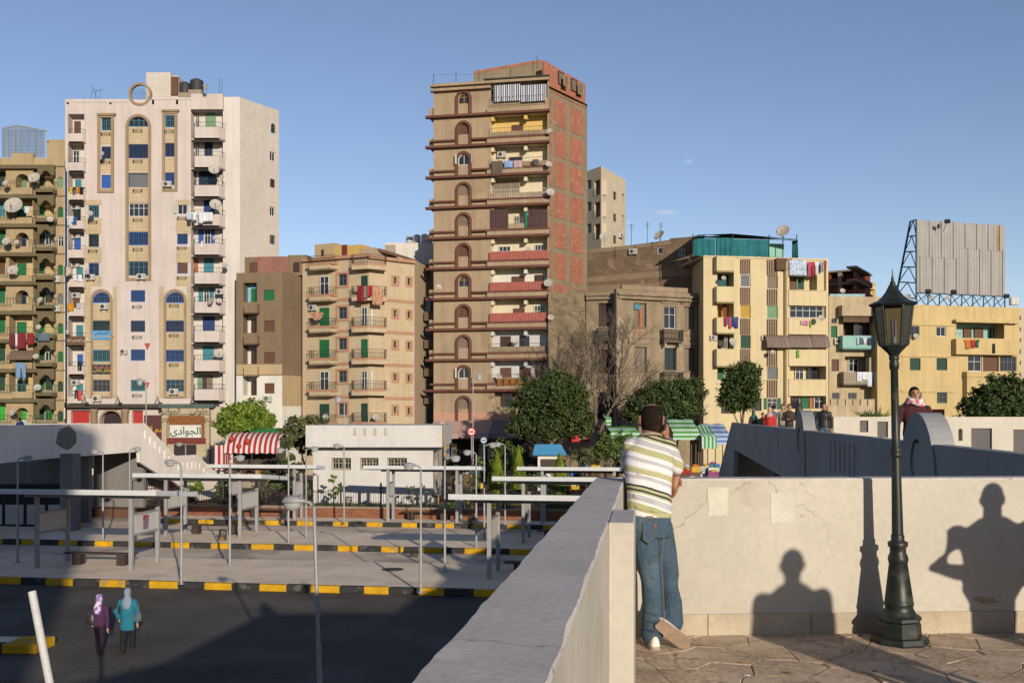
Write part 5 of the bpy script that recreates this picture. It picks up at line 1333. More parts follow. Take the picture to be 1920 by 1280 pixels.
def tall_tower():
    f = Fac(813, 100.2, 1029, 98); s = Fac(1029, 98, 1101, 103.9); B = empty('tall_tan_tower', f.A, 'tall tan tower with maroon ledges, arched windows and bare brick side', 'apartment building')
    zr = f.uz(900, 158)[1]
    L = [164 + 56.9 * i for i in range(11)]                                   # ceiling ledge of each storey at the left edge
    def zrow(y): return EYE + (HY - y) / F * 100.0
    W = []; ex = []; uA, uB = f.uz(919.5, 400)[0], f.uz(1026.5, 400)[0]
    wm = [('gl', yel), ('sh', brn), ('op', wh), ('sh', grb), ('sh', grb), ('sh', brn), ('gl', tan), ('sh', brn), ('sh', grb), ('op', wh), ('sh', grb)]
    ua, ub = f.uz(859, 400)[0], f.uz(880.5, 400)[0]
    for i in range(11):
        z1, z0 = zrow(L[i] + 13), zrow(L[i] + 33.5)
        ex.append((ua, ub, z0, z1, 1, .2))
    lg = []
    for i in range(11):
        top = zrow(L[i] + (-6 if i == 0 else 0)); bot = zrow(L[i] + 32 if i < 10 else L[i] + 30)
        lg.append((uA, uB, bot, top, 0, 1.15))
    wall(B, 'front_wall', f, 0, f.w, 0, zr, ex + lg, tanp, mrev=ivory)
    for i, h in enumerate(ex): window(B, f, *h[:4], wm[i][0], wm[i][1], wm[i][1], 3 if wm[i][0] == 'sh' else 2, 1, dep=.14)
    inm = [ivory, yelw, ivory, ivory, ivory, ivory, mat('white_wall2', col(246, 232, 204), .9, .05, .6, .08), ivory, mat('cool_white', col(226, 218, 208), .9, .05, .6, .1), mat('cool_white', (0, 0, 0)), tanp]
    b = Sub(f, 1.15)
    for i, h in enumerate(lg): recess(B, f, h, 1.15, inm[i])
    def dr(i, x0, x1, t, bt, kd, m, lf=None, n=2): door(B, b, x0, L[i] + t, x1, L[i] + bt, kd, m, lf, n, name='balcony_door')
    dr(1, 960, 981, 14, 40, 'sh', brn); dr(2, 955, 980, 17, 40, 'gl', brn); dr(3, 922, 975, 2, 34, 'cu', tan, grb, 3); dr(5, 936, 958, 13, 40, 'gl', wh, None, 3); dr(5, 1003, 1020, 10, 40, 'gl', wh, None, 3); dr(6, 960, 984, 13, 40, 'sh', brn, None, 4); dr(6, 1003, 1019, 10, 40, 'sh', dbr); dr(7, 963, 984, 16, 40, 'sh', brn, None, 4); dr(7, 1002, 1019, 10, 40, 'gl', wh, None, 3); dr(8, 939, 958, 11, 42, 'sh', dbr); dr(8, 975, 993, 11, 30, 'gl', dbr); dr(9, 939, 959, 13, 42, 'sh', brn); dr(9, 975, 996, 13, 32, 'sh', brn); dr(9, 1004, 1019, 2, 42, 'gl', ora); dr(10, 940, 962, 3, 40, 'gl', dbr)
    dr(4, 965, 974, 14, 42, 'gl', wh)
    # storey ledges, upper lips, parapets
    for i in range(1, 11):
        z = zrow(L[i]); d = .5
        k = MB(); k.box(-.75, f.w + .1, -d, 0, z - .09, z + .16, maroon); bevel(k.build('storey_ledge', B, f.M), .03)
        z2 = zrow(L[i] - 12.5)
        if i > 1:
            k = MB(); k.box(-.35, ua - .3, -.28, 0, z2 - .1, z2 + .1, maroon).box(ub + .3, f.w + .05, -.42, 0, z2 - .1, z2 + .1, maroon); bevel(k.build('sill_band', B, f.M), .03)
        k = MB(); k.box(uA - .3, f.w + .05, -.38, 0, z + .16, z2 - .1, tanp); bevel(k.build('balcony_front', B, f.M), .04)
        # ledge and small balcony around the hidden left side
        if i < 10: box('side_balcony', B, -.55, -.02, .3, 2.6, z + .1, z + 1.1, tanp, f.M)
        for q in (uA + .05, uB - 2.35):
            k = MB(); k.slab([(0, 0), (1.14, 0), (1.14, -.2), (.3, -.5), (0, -.5)], [], q, q + .32, inm[min(i, 10)]); k.build('beam', B, f.M @ TR(0, 0, zrow(L[i]) - .1) @ Matrix(((0, 1, 0, 0), (1, 0, 0, 0), (0, 0, 1, 0), (0, 0, 0, 1))))
        zt = zrow(L[i - 1] + 32)
        if i - 1 in (5, 6, 7):
            n = 18
            for j in range(n):
                a = uA + (f.w + .0 - uA) * j / n; box('parapet_tile', B, a + .01, a + (f.w - uA) / n - .01, -.36, -.2, z2 + .1, zt + .25, redtile, f.M)
        elif i - 1 != 4:
            k = MB(); rail(k, [(uA, -.3), (f.w - .5, -.3), (f.w - .05, .3)], .85, dark_iron if i - 1 != 3 else wh, .16); k.build('railing', B, f.M @ TR(0, 0, z2 + .1))
    slabbox(B, 'roof_band', f, 806, 151, 1029, 156, -.2, .35, tanp); slabbox(B, 'roof_lip', f, 806, 164, 920, 168, 0, .5, tanp)
    k = MB(); zt = zrow(L[0] - 6); k.box(uA - .6, f.w + .1, -.5, 0, zt, zt + .12, flat('green_edge', col(48, 62, 52))); k.build('awning_edge', B, f.M)
    # arch surrounds running down to the ledge
    for i in range(11):
        u0, u1 = f.uz(854.5, 400)[0], f.uz(884.5, 400)[0]; z1 = zrow(L[i] + 8); z0 = zrow(L[i] + (56 if i < 10 else 60)); w, h = u1 - u0, z1 - z0
        k = MB(); o = arcz(w, h, 1, 0, 14); q = arcz(w, h, 1, .26, 14); o = o[1:] + o[:1]; q = q[1:] + q[:1]; q[0] = (q[0][0], 0); q[-1] = (q[-1][0], 0)
        for j in range(len(o) - 1):
            p, p2, r, r2 = o[j], o[j + 1], q[j + 1], q[j]
            k.poly([(p[0], -.2, p[1]), (p2[0], -.2, p2[1]), (r[0], -.2, r[1]), (r2[0], -.2, r2[1])], maroon); k.poly([(p[0], -.2, p[1]), (p[0], 0, p[1]), (p2[0], 0, p2[1]), (p2[0], -.2, p2[1])], maroon); k.poly([(r2[0], 0, r2[1]), (r2[0], -.2, r2[1]), (r[0], -.2, r[1]), (r[0], 0, r[1])], maroon)
        k.build('arch_surround', B, f.at(u0, z0))
    # brick side with its concrete frame
    zs = s.uz(1031, 167)[1]; z6 = zrow(184)
    wall(B, 'side_wall', s, 0, s.w, 0, zs, [], frame_c)
    cols = [(0.12, 0.42), (1.1, 3.15), (3.95, 6.35)]
    for i in range(10):
        za, zb = z6 - 3.05 * i - .45, z6 - 3.05 * (i + 1) + .05
        for a, c in cols:
            o = box('brick_panel', B, a, c, -.05, .0, zb, za, sb_, s.M)
    box('brick_panel', B, .05, s.w - .3, -.05, 0, z6 + .05, zs - .15, sb_, s.M)
    for a, y0, y1 in ((3.0, 137, 160), (5.6, 153, 174)):
        pass
    for px in (1056, 1083):
        h = s.rect(px, 143 if px < 1070 else 157, px + 9, 163 if px < 1070 else 178, .06); window(B, s, *h, 'sh', tan, grb, 3, dep=-.12)
    e = s.M @ Vector((s.w, 0, 0)); back = [tuple(f.A.xy), tuple(s.A.xy), tuple(e.xy), (e.x - 3, 112), (f.A.x + .5, 112)]
    shell(B, 'roof_and_back', back, 0, zr - .6, tanp, concrete, skip=(0, 1))
    # sloping brick roof storey
    r = Sub(f, 2.2); P4 = [(888, 160), (888, 139), (1014, 113), (1029, 118), (1029, 172)]
    MB().slab([r.uz(*p) for p in reversed(P4)], [], 0, .25, frame_c).build('roof_wall', B, r.M); MB().slab([r.uz(*p) for p in [(888, 139), (888, 134), (1014, 112), (1014, 117)]], [], -.03, 0, sb_).build('roof_brick_course', B, r.M)
    s2 = Fac(1021, 98.6, 1098, 104); MB().slab([s2.uz(*p) for p in [(1021, 185), (1098, 212), (1098, 158), (1021, 114)]], [], .02, .3, sb_).build('roof_brick_wall', B, s2.M)
    for px in (1046, 1070):
        h = s2.rect(px, 136 if px < 1060 else 149, px + 11, 160 if px < 1060 else 172); window(B, s2, *h, 'sh', dbr, grb, 3, dep=-.06)
    k = MB()
    for px, y0, y1 in ((813, 156, 139), (855, 154, 136), (898, 152, 132), (957, 150, 128), (1007, 130, 104)): k.tube([at(px, y0, 99.5), at(px, y1, 99.5)], .03, dark_iron, 4)
    k.tube([at(813, 141, 99.5), at(957, 138, 99.5)], .008, dark_iron, 3); k.build('roof_aerial', B)
    # washing, curtains, wooden screens
    P = 'of the tall tan tower'
    st = stripes('blue_white_stripe', [(0, col(226, 220, 214)), (.55, col(70, 72, 90))], .22)
    for a, c in ((926, 975), (977, 1024)):
        u0, u1, z0, z1 = f.rect(a, 159, c, 190, .3); n = 24
        k = MB(); k.rings([[(u0 + (u1 - u0) * j / n, -.3 + .07 * math.sin(j * 1.9), z) for j in range(n + 1)] for z in (z1, (z0 + z1) / 2, z0)], st, False, True, False); k.rings([[(u0 + (u1 - u0) * j / n, -.28 + .07 * math.sin(j * 1.9), z) for j in range(n + 1)] for z in (z0, (z0 + z1) / 2, z1)], st, False, True, False)
        tag(k.build('striped_curtain', None, f.M), 'striped balcony curtain on the top floor %s, %s half' % (P, 'left' if a < 950 else 'right'), 'curtain', 'top floor curtains')
    pw_ = mat('purple_wood', col(96, 66, 62), .8, .25, 2.5, .2)
    for a, c in ((919.5, 953), (990, 1027)):
        n = 7 if a < 950 else 8
        for j in range(n): slabbox(B, 'screen_plank', f, a + (c - a) * j / n, L[4] + 1, a + (c - a) * (j + 1) / n - .4, L[4] + 44, -.05, .15, pw_)
    garment(f, 986, L[4] + 4, 6, 32, (40, 120, 88), 'green curtain in the wooden balcony %s' % P, .1, name='balcony_curtain', cat='curtain')
    ac(b, 941, L[2] + 13, 'air conditioner in the third balcony from the top %s' % P, .05, 1)
    for px, w, h2, c, t2, y in [(932, 22, 26, (110, 96, 76), 'large olive blanket', 24), (953, 17, 12, (150, 176, 210), 'light blue sheet', 24), (971, 17, 14, (206, 170, 160), 'pinkish patterned cloth', 23), (1004, 12, 11, (96, 88, 80), 'small dark mat', 21)]: garment(f, px, L[2] + y, w, h2, c, '%s on the third balcony from the top %s' % (t2, P), .48)
    for q, px in enumerate((937, 949, 961, 972)): garment(f, px, L[9] + 33, 11, 14 - q, (150, 96, 40), 'brown washing on the lowest open balcony %s' % P, .48)
    for px, py, dp, yaw, lb in [(1031, 245, 10, -10, 'dish at the balcony corner just below the top floors'), (1029, 308, 12, 0, 'dish at the corner beside the laundry balcony'), (1032, 360, 16, 10, 'larger dish at the corner by the curtained balcony'), (1028, 530, 17, -15, 'dish at the corner by the second red-tiled balcony'), (1033, 595, 12, 0, 'dish at the corner beside the rough stone wall'), (967, 640, 13, 10, 'dish inside the balcony two floors above the tree'), (935, 706, 13, 0, 'dish inside the lowest open balcony'), (823, 538, 11, 20, 'small dish on the left edge'), (992, 468, 13, 40, 'tilted dish in the first red-tiled balcony'), (830, 793, 9, 0, 'low dish above the pink shop canopy')]: dish(px, py, 97.0 if px > 1020 or px < 900 else 98.6, dp, '%s %s' % (lb, P), yaw)
    # pink base and shop canopies
    slabbox(B, 'pink_base', f, 813, 773, 972, 800, 0, .06, mat('base_pink', col(216, 160, 128), .9, .08, .6, .1))
    cn = mat('canopy_pink', col(206, 164, 144), .8, .08, 1, .1); cg = mat('canopy_grey', col(140, 128, 124), .8, .08, 1, .1)
    for a, c, m in ((803, 860, cn), (861, 916, cn), (917, 975, cg)):
        u0, u1, z0, z1 = f.rect(a, 796, c, 813, 2.2); k = MB()
        k.poly([(u0, -.1, z1 + .4), (u0, -2.2, z0), (u1, -2.2, z0), (u1, -.1, z1 + .4)], m); k.poly([(u0, -.1, z1 + .3), (u1, -.1, z1 + .3), (u1, -2.2, z0 - .1), (u0, -2.2, z0 - .1)], m); k.poly([(u0, -2.2, z0), (u0, -2.2, z0 - .45), (u1, -2.2, z0 - .45), (u1, -2.2, z0)], m); k.build('shop_canopy', B, f.M)
    wall(B, 'shop_front', Sub(f, -.02), 0, f.w, 0, zrow(815), [], mat('shop_dark', col(40, 32, 28), .8, .3, 1.5))
    sg = flat('signband_orange', col(176, 96, 64)); slabbox(B, 'shop_sign', f, 880, 816, 960, 826, .2, .5, sg); slabbox(B, 'shop_sign', f, 830, 814, 878, 824, .2, .5, flat('signband_dark', col(60, 40, 40)))
    k = MB()
    for j in range(5):
        u, z = f.uz(861 + j * 7, 820, .55); k.tube([(u + .2 * math.cos(t), -.55, z + .2 * math.sin(t)) for t in [2 * math.pi * i / 10 for i in range(11)]], .05, flat('letter_red', col(206, 60, 64)), 5)
    k.build('lettering', B, f.M)
    u, z = f.uz(840, 819, .52); sign_text(B, ar('كبابجى'), f.at(u, z, .52), .6, flat('sign_white', (0, 0, 0))); u, z = f.uz(930, 820, .52); sign_text(B, ar('الحسين'), f.at(u, z, .52), .55, grn)
    for px in (832, 846, 898, 914): slabbox(B, 'shop_shelf', f, px, 832, px + 10, 860, 0, .3, mat('goods', col(200, 160, 90), .7, .6, 5, dirt=(col(60, 120, 160), 4, 1, .5)))
tall_tower()

# ------------------------------------------------------------------ houses right of the tall tower
rubble = mat('rubble_stone', col(156, 132, 100), 0.95, 0.28, 1.6, 0, 1.0, 7, fine=0.3)
oldp = mat('old_stucco', col(172, 146, 114), 0.92, 0.18, 0.5, 0.25, 0.25, 9, fine=.12, dirt=(col(206, 188, 160), 0.45, 0.6, 0.62), course=(9, .28, .02, .10, .04), crack=(.35, .012, .5))
oldbrick = mat('old_brick', col(146, 118, 90), 0.95, 0.22, 0.9, 0, 0.8, 8, fine=0.2, course=(.28, .1, .016, .3, .25), dirt=(col(170, 142, 108), .5, .7, .58))
def far_beige():
    f = Fac(1096, 122, 1127, 119); g = Fac(1127, 119, 1173, 126); B = empty('far_beige_block', g.A, 'pale beige block with small dark windows rising behind the brick tower side', 'apartment building')
    m = mat('far_beige_plaster', col(226, 202, 166), 0.9, .05, .5, .08, course=(1.4, .5, .03, .12, .03)); zr = f.uz(1112, 317)[1]
    W = []; G = []; ex = []
    for i in range(3):
        y = 338 + 41 * i; W.append((1100, y, 1109, y + 17, 'gl', gry, None, 1))
        h = f.rect(1114.5, y, 1125, y + 28); ex.append(h + (0, 1.0))
        G.append((1128.5, y + 13, 1134.5, y + 28, 'sh' if i else 'gl', brn, None, 1)); G.append((1150, y + 22, 1156, y + 37, 'sh' if i else 'gl', brn, None, 1)); 
    hx = [g.rect(1166.5, 364 + 40 * i, 1171, 386 + 40 * i) + (0, .8) for i in range(3)]
    openings(B, f, W, m, 0, f.w, 0, zr, ex); openings(B, g, G, m, 0, g.w, 0, zr, hx, name='right_wall')
    for h in ex: recess(B, f, h, 1.0, mat('peach', col(222, 178, 130)))
    for h in hx: recess(B, g, h, .8, mat('peach', (0, 0, 0)))
    for i in range(3):
        k = MB(); u0, u1, z0, z1 = f.rect(1114.5, 338 + 41 * i, 1125, 366 + 41 * i); rail(k, [(u0, 0), (u1, 0)], .8, dark_iron, .15); k.build('railing', B, f.M @ TR(0, -.05, z0))
    e = g.M @ Vector((g.w, 0, 0)); shell(B, 'roof_and_back', [tuple(f.A.xy), tuple(g.A.xy), tuple(e.xy), (e.x - 4, 140), (f.A.x, 140)], 0, zr - .02, m, concrete, skip=(0, 1))
    dish(1133, 444, 112, 18, 'pale dish below the far beige block'); ac(g, 1162, 442, 'air conditioner on the far beige block', .02)
far_beige()
def brick_long():
    f = Fac(1098, 106, 1318, 100.5); B = empty('brown_brick_wall_house', f.A, 'long brown brick gable wall with two small windows below the roof terrace', 'house')
    z = lambda p, y: f.uz(p, y)[1]
    W = [(1233, 464, 1242, 476, 'gl', wh, None, 1), (1271, 467, 1284, 480, 'gl', wh, None, 2)]; hs = [f.rect(*w[:4]) for w in W]
    top = [(1098, 468), (1180, 460), (1255, 450), (1256, 447), (1318, 442)]
    o = [f.uz(*p) for p in top]; o = [(0, 0), (f.w, 0)] + list(reversed(o))
    MB().slab(o, [[(h[0], h[2]), (h[1], h[2]), (h[1], h[3]), (h[0], h[3])] for h in hs], 0, .3, oldbrick).build('front_wall', B, f.M)
    for w, h in zip(W, hs): window(B, f, *h, 'gl', wh, None, w[7], dep=.1)
    bm = mat('mud_band', col(160, 134, 102), .95, .12, .8, .1)
    for pts in ([(1100, 468), (1258, 452), (1258, 458), (1100, 476)], [(1100, 520), (1318, 502), (1318, 514), (1100, 530)], [(1100, 536), (1235, 530), (1235, 560), (1100, 560)]): MB().slab([f.uz(*p) for p in reversed(pts)], [], -.04, 0, bm).build('render_band', B, f.M)
    shell(B, 'roof_and_back', [tuple(f.A.xy), tuple((f.M @ Vector((f.w, 0, 0))).xy), (20, 112), (9, 116)], 0, z(1100, 470), oldbrick, concrete, skip=(0,))
    ac(f, 1188, 472, 'white window air conditioner on the long brown brick wall', .02, 1.0)
    for px, y0, y1 in ((1184, 452, 418), (1214, 450, 416), (1239, 446, 416)):
        k = MB(); k.tube([at(px, y0 + 8, 101), at(px, y1, 101)], .025, dark_iron, 4); k.tube([at(px - 5, y1 + 5, 101), at(px + 5, y1 + 4, 101)], .02, dark_iron, 4); k.tube([at(px - 3, y1 + 9, 101), at(px + 4, y1 + 10, 101)], .02, dark_iron, 4); k.build('roof_aerial', B)
    dish(1236, 441, 102, 22, 'tilted grey dish on the roof of the brown brick wall', -50, 35)
brick_long()
barkd0 = mat('balcony_dark', (0.10, 0.08, 0.06), .9, .2, 2)  # even dark brown for the old house balcony slabs
def old_house():
    f = Fac(1162, 94.5, 1321, 98); g = Fac(1099, 96.5, 1160, 95.6); s = Fac(1028, 97.2, 1099, 96.5)
    B = empty('old_stucco_house', f.A, 'weathered old stucco house with tall brown shutters and iron balconies', 'house')
    zr = f.uz(1200, 545)[1]
    W = [(1188, 568, 1212, 612.5, 'sh', dbr, grb, 2), (1245.5, 574, 1268, 616, 'gl', wh, None, 2), (1283, 575, 1302.5, 618, 'sh', brn, grb, 3), (1190, 650, 1212.5, 694.5, 'sh', dgr, grb, 3), (1246, 652, 1268.5, 694, 'gl', dgr, None, 2), (1283, 652.5, 1303, 695.5, 'sh', dgr, grb, 3), (1189, 728, 1213, 752, 'sh', brn, None, 4), (1246, 735, 1268, 775, 'gl', dbr, None, 2)]
    openings(B, f, W, oldp, 0, f.w, 0, zr, rev=.3)
    openings(B, g, [(1122, 568, 1147, 612, 'sh', dbr, dbr, 3), (1122, 655, 1146, 700, 'sh', dbr, dbr, 3), (1120, 735, 1148, 785, 'gl', dbr, None, 2)], oldp, 0, g.w, 0, g.uz(1130, 548)[1], name='left_wall', rev=.3)
    for w in W[:6]:
        slabbox(B, 'lintel', f, w[0] - 5, w[1] - 10, w[2] + 5, w[1] - 5, 0, .14, oldp); slabbox(B, 'sill', f, w[0] - 2, w[3], w[2] + 2, w[3] + 2, 0, .16, oldp)
    for y0, y1, d in ((552, 556, .55), (556, 561, .3), (560, 563, .42)): slabbox(B, 'cornice', f, 1160, y0, 1321, y1, 0, d, oldp); slabbox(B, 'cornice', g, 1099, y0 - 2, 1158, y1 - 2, 0, d * .8, oldp)
    slabbox(B, 'string_course', f, 1160, 632, 1321, 635, 0, .1, oldp)
    slabbox(B, 'parapet', f, 1166, 537, 1290, 546, -.3, 0, oldp); slabbox(B, 'corner_pier', f, 1156, 541, 1166, 800, -.2, .25, oldp)
    slabbox(B, 'orange_leaf', f, 1199, 580, 1204, 612, -.12, -.06, ora); slabbox(B, 'teal_blind', f, 1189.5, 569, 1199, 580, -.1, -.05, tea)
    rd = flat('tile_red', col(186, 96, 70))
    for px, py in ((1199, 624), (1290, 629)):
        u, z = f.uz(px, py); MB().slab([(u - .32, z), (u, z - .26), (u + .32, z), (u, z + .26)], [[(u - .16, z), (u, z + .13), (u + .16, z), (u, z - .13)]], -.02, 0, rd).build('diamond_tile', B, f.M)
    for fc, a, c, y in ((f, 1245, 1282, 637), (f, 1245, 1282, 716), (g, 1118, 1156, 633)):
        u0, u1, z0, z1 = fc.rect(a, y, c, y + 4, .9); k = MB(); k.box(u0, u1, -.9, 0, z0 - .05, z0 + .12, barkd0).box(u0 + .2, u0 + .4, -.7, 0, z0 - .45, z0 - .05, oldp).box(u1 - .4, u1 - .2, -.7, 0, z0 - .45, z0 - .05, oldp); b = k.build('balcony', B, fc.M)
        k = MB(); rail(k, [(u0 + .05, 0), (u0 + .05, -.85), (u1 - .05, -.85), (u1 - .05, 0)], 1.0, dark_iron, .1, .034, .035); k.build('railing', b, fc.M @ TR(0, 0, z0 + .12))
    garment(g, 1128, 620, 8, 17, (50, 110, 120), 'teal cloth on the old stucco house balcony rail', .95)
    # bare rubble gable on the left
    top = [(1028, 548), (1034, 545), (1060, 551), (1073, 541), (1097, 543)]
    MB().slab([(0, 0), (s.w, 0)] + [s.uz(*p) for p in reversed(top)], [], 0, .5, rubble).build('rubble_wall', B, s.M)
    # protruding stones, sized by eye
    r2 = random.Random(21); st = None
    for i in range(190):
        px, py = r2.uniform(1031, 1097), r2.uniform(556, 735); u, z = s.uz(px, py); a, b2 = r2.uniform(.10, .24), r2.uniform(.07, .13)
        if st is None:
            k = MB(); k.rings([[(-1, 0.05, -1), (1, .05, -1), (1, .05, 1), (-1, .05, 1)], [(-.85, -.6, -.8), (.7, -.7, -.85), (.85, -.6, .7), (-.7, -.75, .85)]], rubble, True, False); st = k.build('stone', B, s.at(u, z) @ SCL(a, .12, b2))
        else: dup(st, s.at(u, z) @ Matrix.Rotation(r2.uniform(-.3, .3), 4, 'Y') @ SCL(a, r2.uniform(.06, .16), b2), B)
    shell(B, 'roof_and_back', [tuple(s.A.xy), tuple(g.A.xy), tuple((g.M @ Vector((g.w, 0, 0))).xy), tuple(f.A.xy), tuple((f.M @ Vector((f.w, 0, 0))).xy), (19, 101), (3.8, 101.5)], 0, g.uz(1100, 556)[1], oldp, concrete, skip=(0, 1, 2, 3))
    MB().poly([at(1149, 545, 96.2), at(1164, 552, 94.6), at(1162, 800, 94.6), at(1156, 800, 96.2)], oldp).build('return_wall', B)
old_house()

yellowp = mat('pale_yellow_paint', col(236, 208, 156), 0.9, 0.06, 0.5, 0.13, fine=0.05, dirt=(col(206, 176, 128), .5, .4, .62))
louv = mat('louvre_taupe', col(120, 92, 76), .8, .1, 1)
tarp = mat('teal_tarp', col(34, 118, 118), .8, .25, 1.2, .2)
awn_g = mat('awning_taupe', col(146, 122, 104), .8, .1, 1, .15)
def yellow_house():
    f = Fac(1319, 95, 1553, 97.2); B = empty('yellow_house', f.A, 'pale yellow apartment house with louvre strips and a teal roof tent', 'apartment building')
    zr = f.uz(1400, 484)[1]; W = []
    for (a, c), ys in (((1388, 1408), ((514, 538, wh, 'sh', gry), (572, 596, yel, 'sh', yel), (628, 653, dgr, 'sh', dgr), (690, 714, grb, 'sh', grb))), ((1438, 1459), ((516, 541, grb, 'sh', grb), (573, 597, lgr, 'sh', lgr), (632, 650, dgr, 'sh', dgr), (687, 711, grb, 'sh', gry), (746, 768, wh, 'gl', None)))):
        for y0, y1, fr, kd, lf in ys: W.append((a + .5, y0, c - .5, y1, kd, fr, lf, 4 if kd == 'sh' else 2))
    W.append((1481, 574, 1544, 596, 'gl', wh, None, 5))
    W += [(1352, 745, 1372, 775, 'gl', dbr, None, 2), (1413, 746, 1428, 770, 'gl', dgr, None, 1)]
    ex = [f.rect(1345, y, 1376, y + h) + (0, 1.3) for y, h in ((511, 26), (569, 26), (626, 28), (688, 24))]
    ey = [f.rect(1480, 516, 1532, 544) + (0, 1.2), f.rect(1480, 652, 1547, 655) + (0, .3), f.rect(1481, 687, 1546, 711) + (0, 1.3), f.rect(1482, 743, 1546, 766) + (0, .6)]
    openings(B, f, W, yellowp, 0, f.w, 0, zr, ex + ey)
    for h, m in zip(ex, (flat('teal_dark', col(30, 84, 84)), flat('ochre', col(226, 176, 40)), whiteb, whiteb)): recess(B, f, h, 1.3, m)
    for h in ey: recess(B, f, h, h[5], yellowp if h is not ey[1] else dbr)
    b = Sub(f, 1.25)
    door(B, b, 1480, 518, 1493, 543, 'sh', brn, None, 1); door(B, b, 1493, 520, 1507, 544, 'sh', lgr, dgr, 3); door(B, b, 1490, 689, 1506, 712, 'gl', wh, None, 2); door(B, b, 1512, 688, 1530, 712, 'gl', dbr, None, 2); door(B, b, 1531, 688, 1545, 712, 'sh', grb, None, 1)
    c = Sub(f, .5); door(B, c, 1502, 744, 1516, 767, 'sh', grn, None, 2); door(B, c, 1517, 744, 1524, 767, 'sh', ora, None, 1); door(B, c, 1525, 744, 1545, 767, 'gl', wh, None, 2); door(B, c, 1483, 744, 1498, 767, 'gl', dbr, None, 2)
    d = Sub(f, 1.25); door(B, d, 1358, 629, 1367, 653, 'gl', wh, None, 2); door(B, d, 1368, 629, 1376, 653, 'gl', wh, None, 2); door(B, d, 1346, 690, 1356, 712, 'sh', grn, None, 2); door(B, d, 1346, 628, 1356, 652, 'sh', dbr, None, 1); slabbox(B, 'red_curtain', Sub(f, .5), 1355, 570, 1362, 594, 0, .05, flat('dark_red', (0, 0, 0)))
    slabbox(B, 'green_shutter', f, 1432.5, 746, 1438, 767, 0, .06, grn); slabbox(B, 'green_shutter', f, 1459, 746, 1464.5, 767, 0, .06, grn)
    # bay of solid balcony fronts
    for y0, y1 in ((480, 510), (537, 568), (595, 626), (654, 688)): balcony(B, f, 1344, 1377, y0, y1, .8, yellowp)
    # stacked louvre strips between the windows
    for a, c2, ys in ((1388, 1408, ((486, 513), (539, 571), (597, 627), (654, 683))), (1438, 1459, ((487, 515), (542, 572), (598, 628), (653, 686), (712, 745)))):
        for y0, y1 in ys:
            for j in range(5): slabbox(B, 'louvre', f, a + .6 + (c2 - a) * j / 5, y0, a + .6 + (c2 - a) * (j + .55) / 5, y1, -.02, .1, louv)
    for y0, y1 in ((545, 573), (597, 627), (655, 686), (712, 742)): slabbox(B, 'balcony_front', f, 1479, y0, 1549, y1, -.02, .35, yellowp, .03); slabbox(B, 'balcony_rim', f, 1478.5, y0 - 1.2, 1549.5, y0, -.02, .42, yellowp)
    slabbox(B, 'pilaster', f, 1472, 484, 1478, 770, 0, .3, yellowp); slabbox(B, 'pilaster', f, 1549, 488, 1553, 770, 0, .3, yellowp); slabbox(B, 'drain_pipe', f, 1474, 490, 1476, 770, .3, .42, tan)
    def awning(a, c2):
        u0, u1, z0, z1 = f.rect(a, 627, c2, 651, .9); k = MB(); n = 10
        for s2 in (0, .03): k.rings([[(x, -.05 - .95 * math.sin(t), z1 - s2 - (z1 - z0) * (1 - math.cos(t))) for x in [u0 + (u1 - u0) * q / 12 for q in range(13)]] for t in [math.pi / 2 * j / n for j in range(n + 1)]], awn_g, False, True, False)
        for x in (u0, u1): k.poly([(x, -.05, z0)] + [(x, -.05 - .95 * math.sin(t), z1 - .01 - (z1 - z0) * (1 - math.cos(t))) for t in [math.pi / 2 * j / n for j in range(n + 1)]], awn_g)
        o = k.build('curved_awning', B, f.M)
        for j in range(int((u1 - u0) / .3)): MB().tube([(u0 + .3 * j, -.06 - .95 * math.sin(t), z1 - (z1 - z0) * (1 - math.cos(t)) + .01) for t in [math.pi / 2 * i / 6 for i in range(7)]], .02, awn_g, 4).build('awning_rib', o, f.M)
    awning(1438, 1482); awning(1482, 1523); awning(1524, 1556)
    # roof terrace with tarpaulins
    slabbox(B, 'roof_slab', f, 1319, 482, 1553, 485, -6, .1, yellowp)
    r = Fac(1299, 96.2, 1497, 97.4)
    for p in (1299, 1320, 1343, 1374, 1442, 1468, 1494): k = MB(); u, z = r.uz(p, 480); k.tube([(u, 0, z - .1), (u, 0, z + 2.1)], .05, dgr, 5); k.build('tent_pole', B, r.M)
    def sheet(a, c2, y0, y1, seed):
        r2 = random.Random(seed); u0, u1, z0, z1 = r.rect(a, y0, c2, y1); n = 16; k = MB()
        for s2 in (0, .02): k.rings([[(u0 + (u1 - u0) * j / n, -.05 + s2 + .12 * math.sin(j * 1.3 + seed) * (.4 + q), z0 + (z1 - z0) * (1 - q)) for j in range(n + 1)] for q in (0, .33, .66, 1)], tarp, False, True, False)
        k.build('tarp_curtain', B, r.M)
    sheet(1301, 1341, 447, 480, 1); sheet(1343, 1373, 446, 480, 4); sheet(1375, 1441, 449, 481, 7); sheet(1485, 1495, 452, 484, 9)
    k = MB(); a, b2, c3, d3 = at(1297, 443, 95.5), at(1498, 450, 96.5), at(1492, 448, 103), at(1310, 440, 103); m = at(1372, 438, 97)
    k.poly([a, m, b2, c3, d3], tarp); k.poly([p - Vector((0, 0, .12)) for p in (d3, c3, b2, m, a)], dgr); k.build('tent_roof', B)
    slabbox(B, 'roof_hut', Sub(f, 2), 1442, 457, 1470, 482, -2, 0, flat('mint', col(150, 204, 180)))
    P = 'of the pale yellow house'
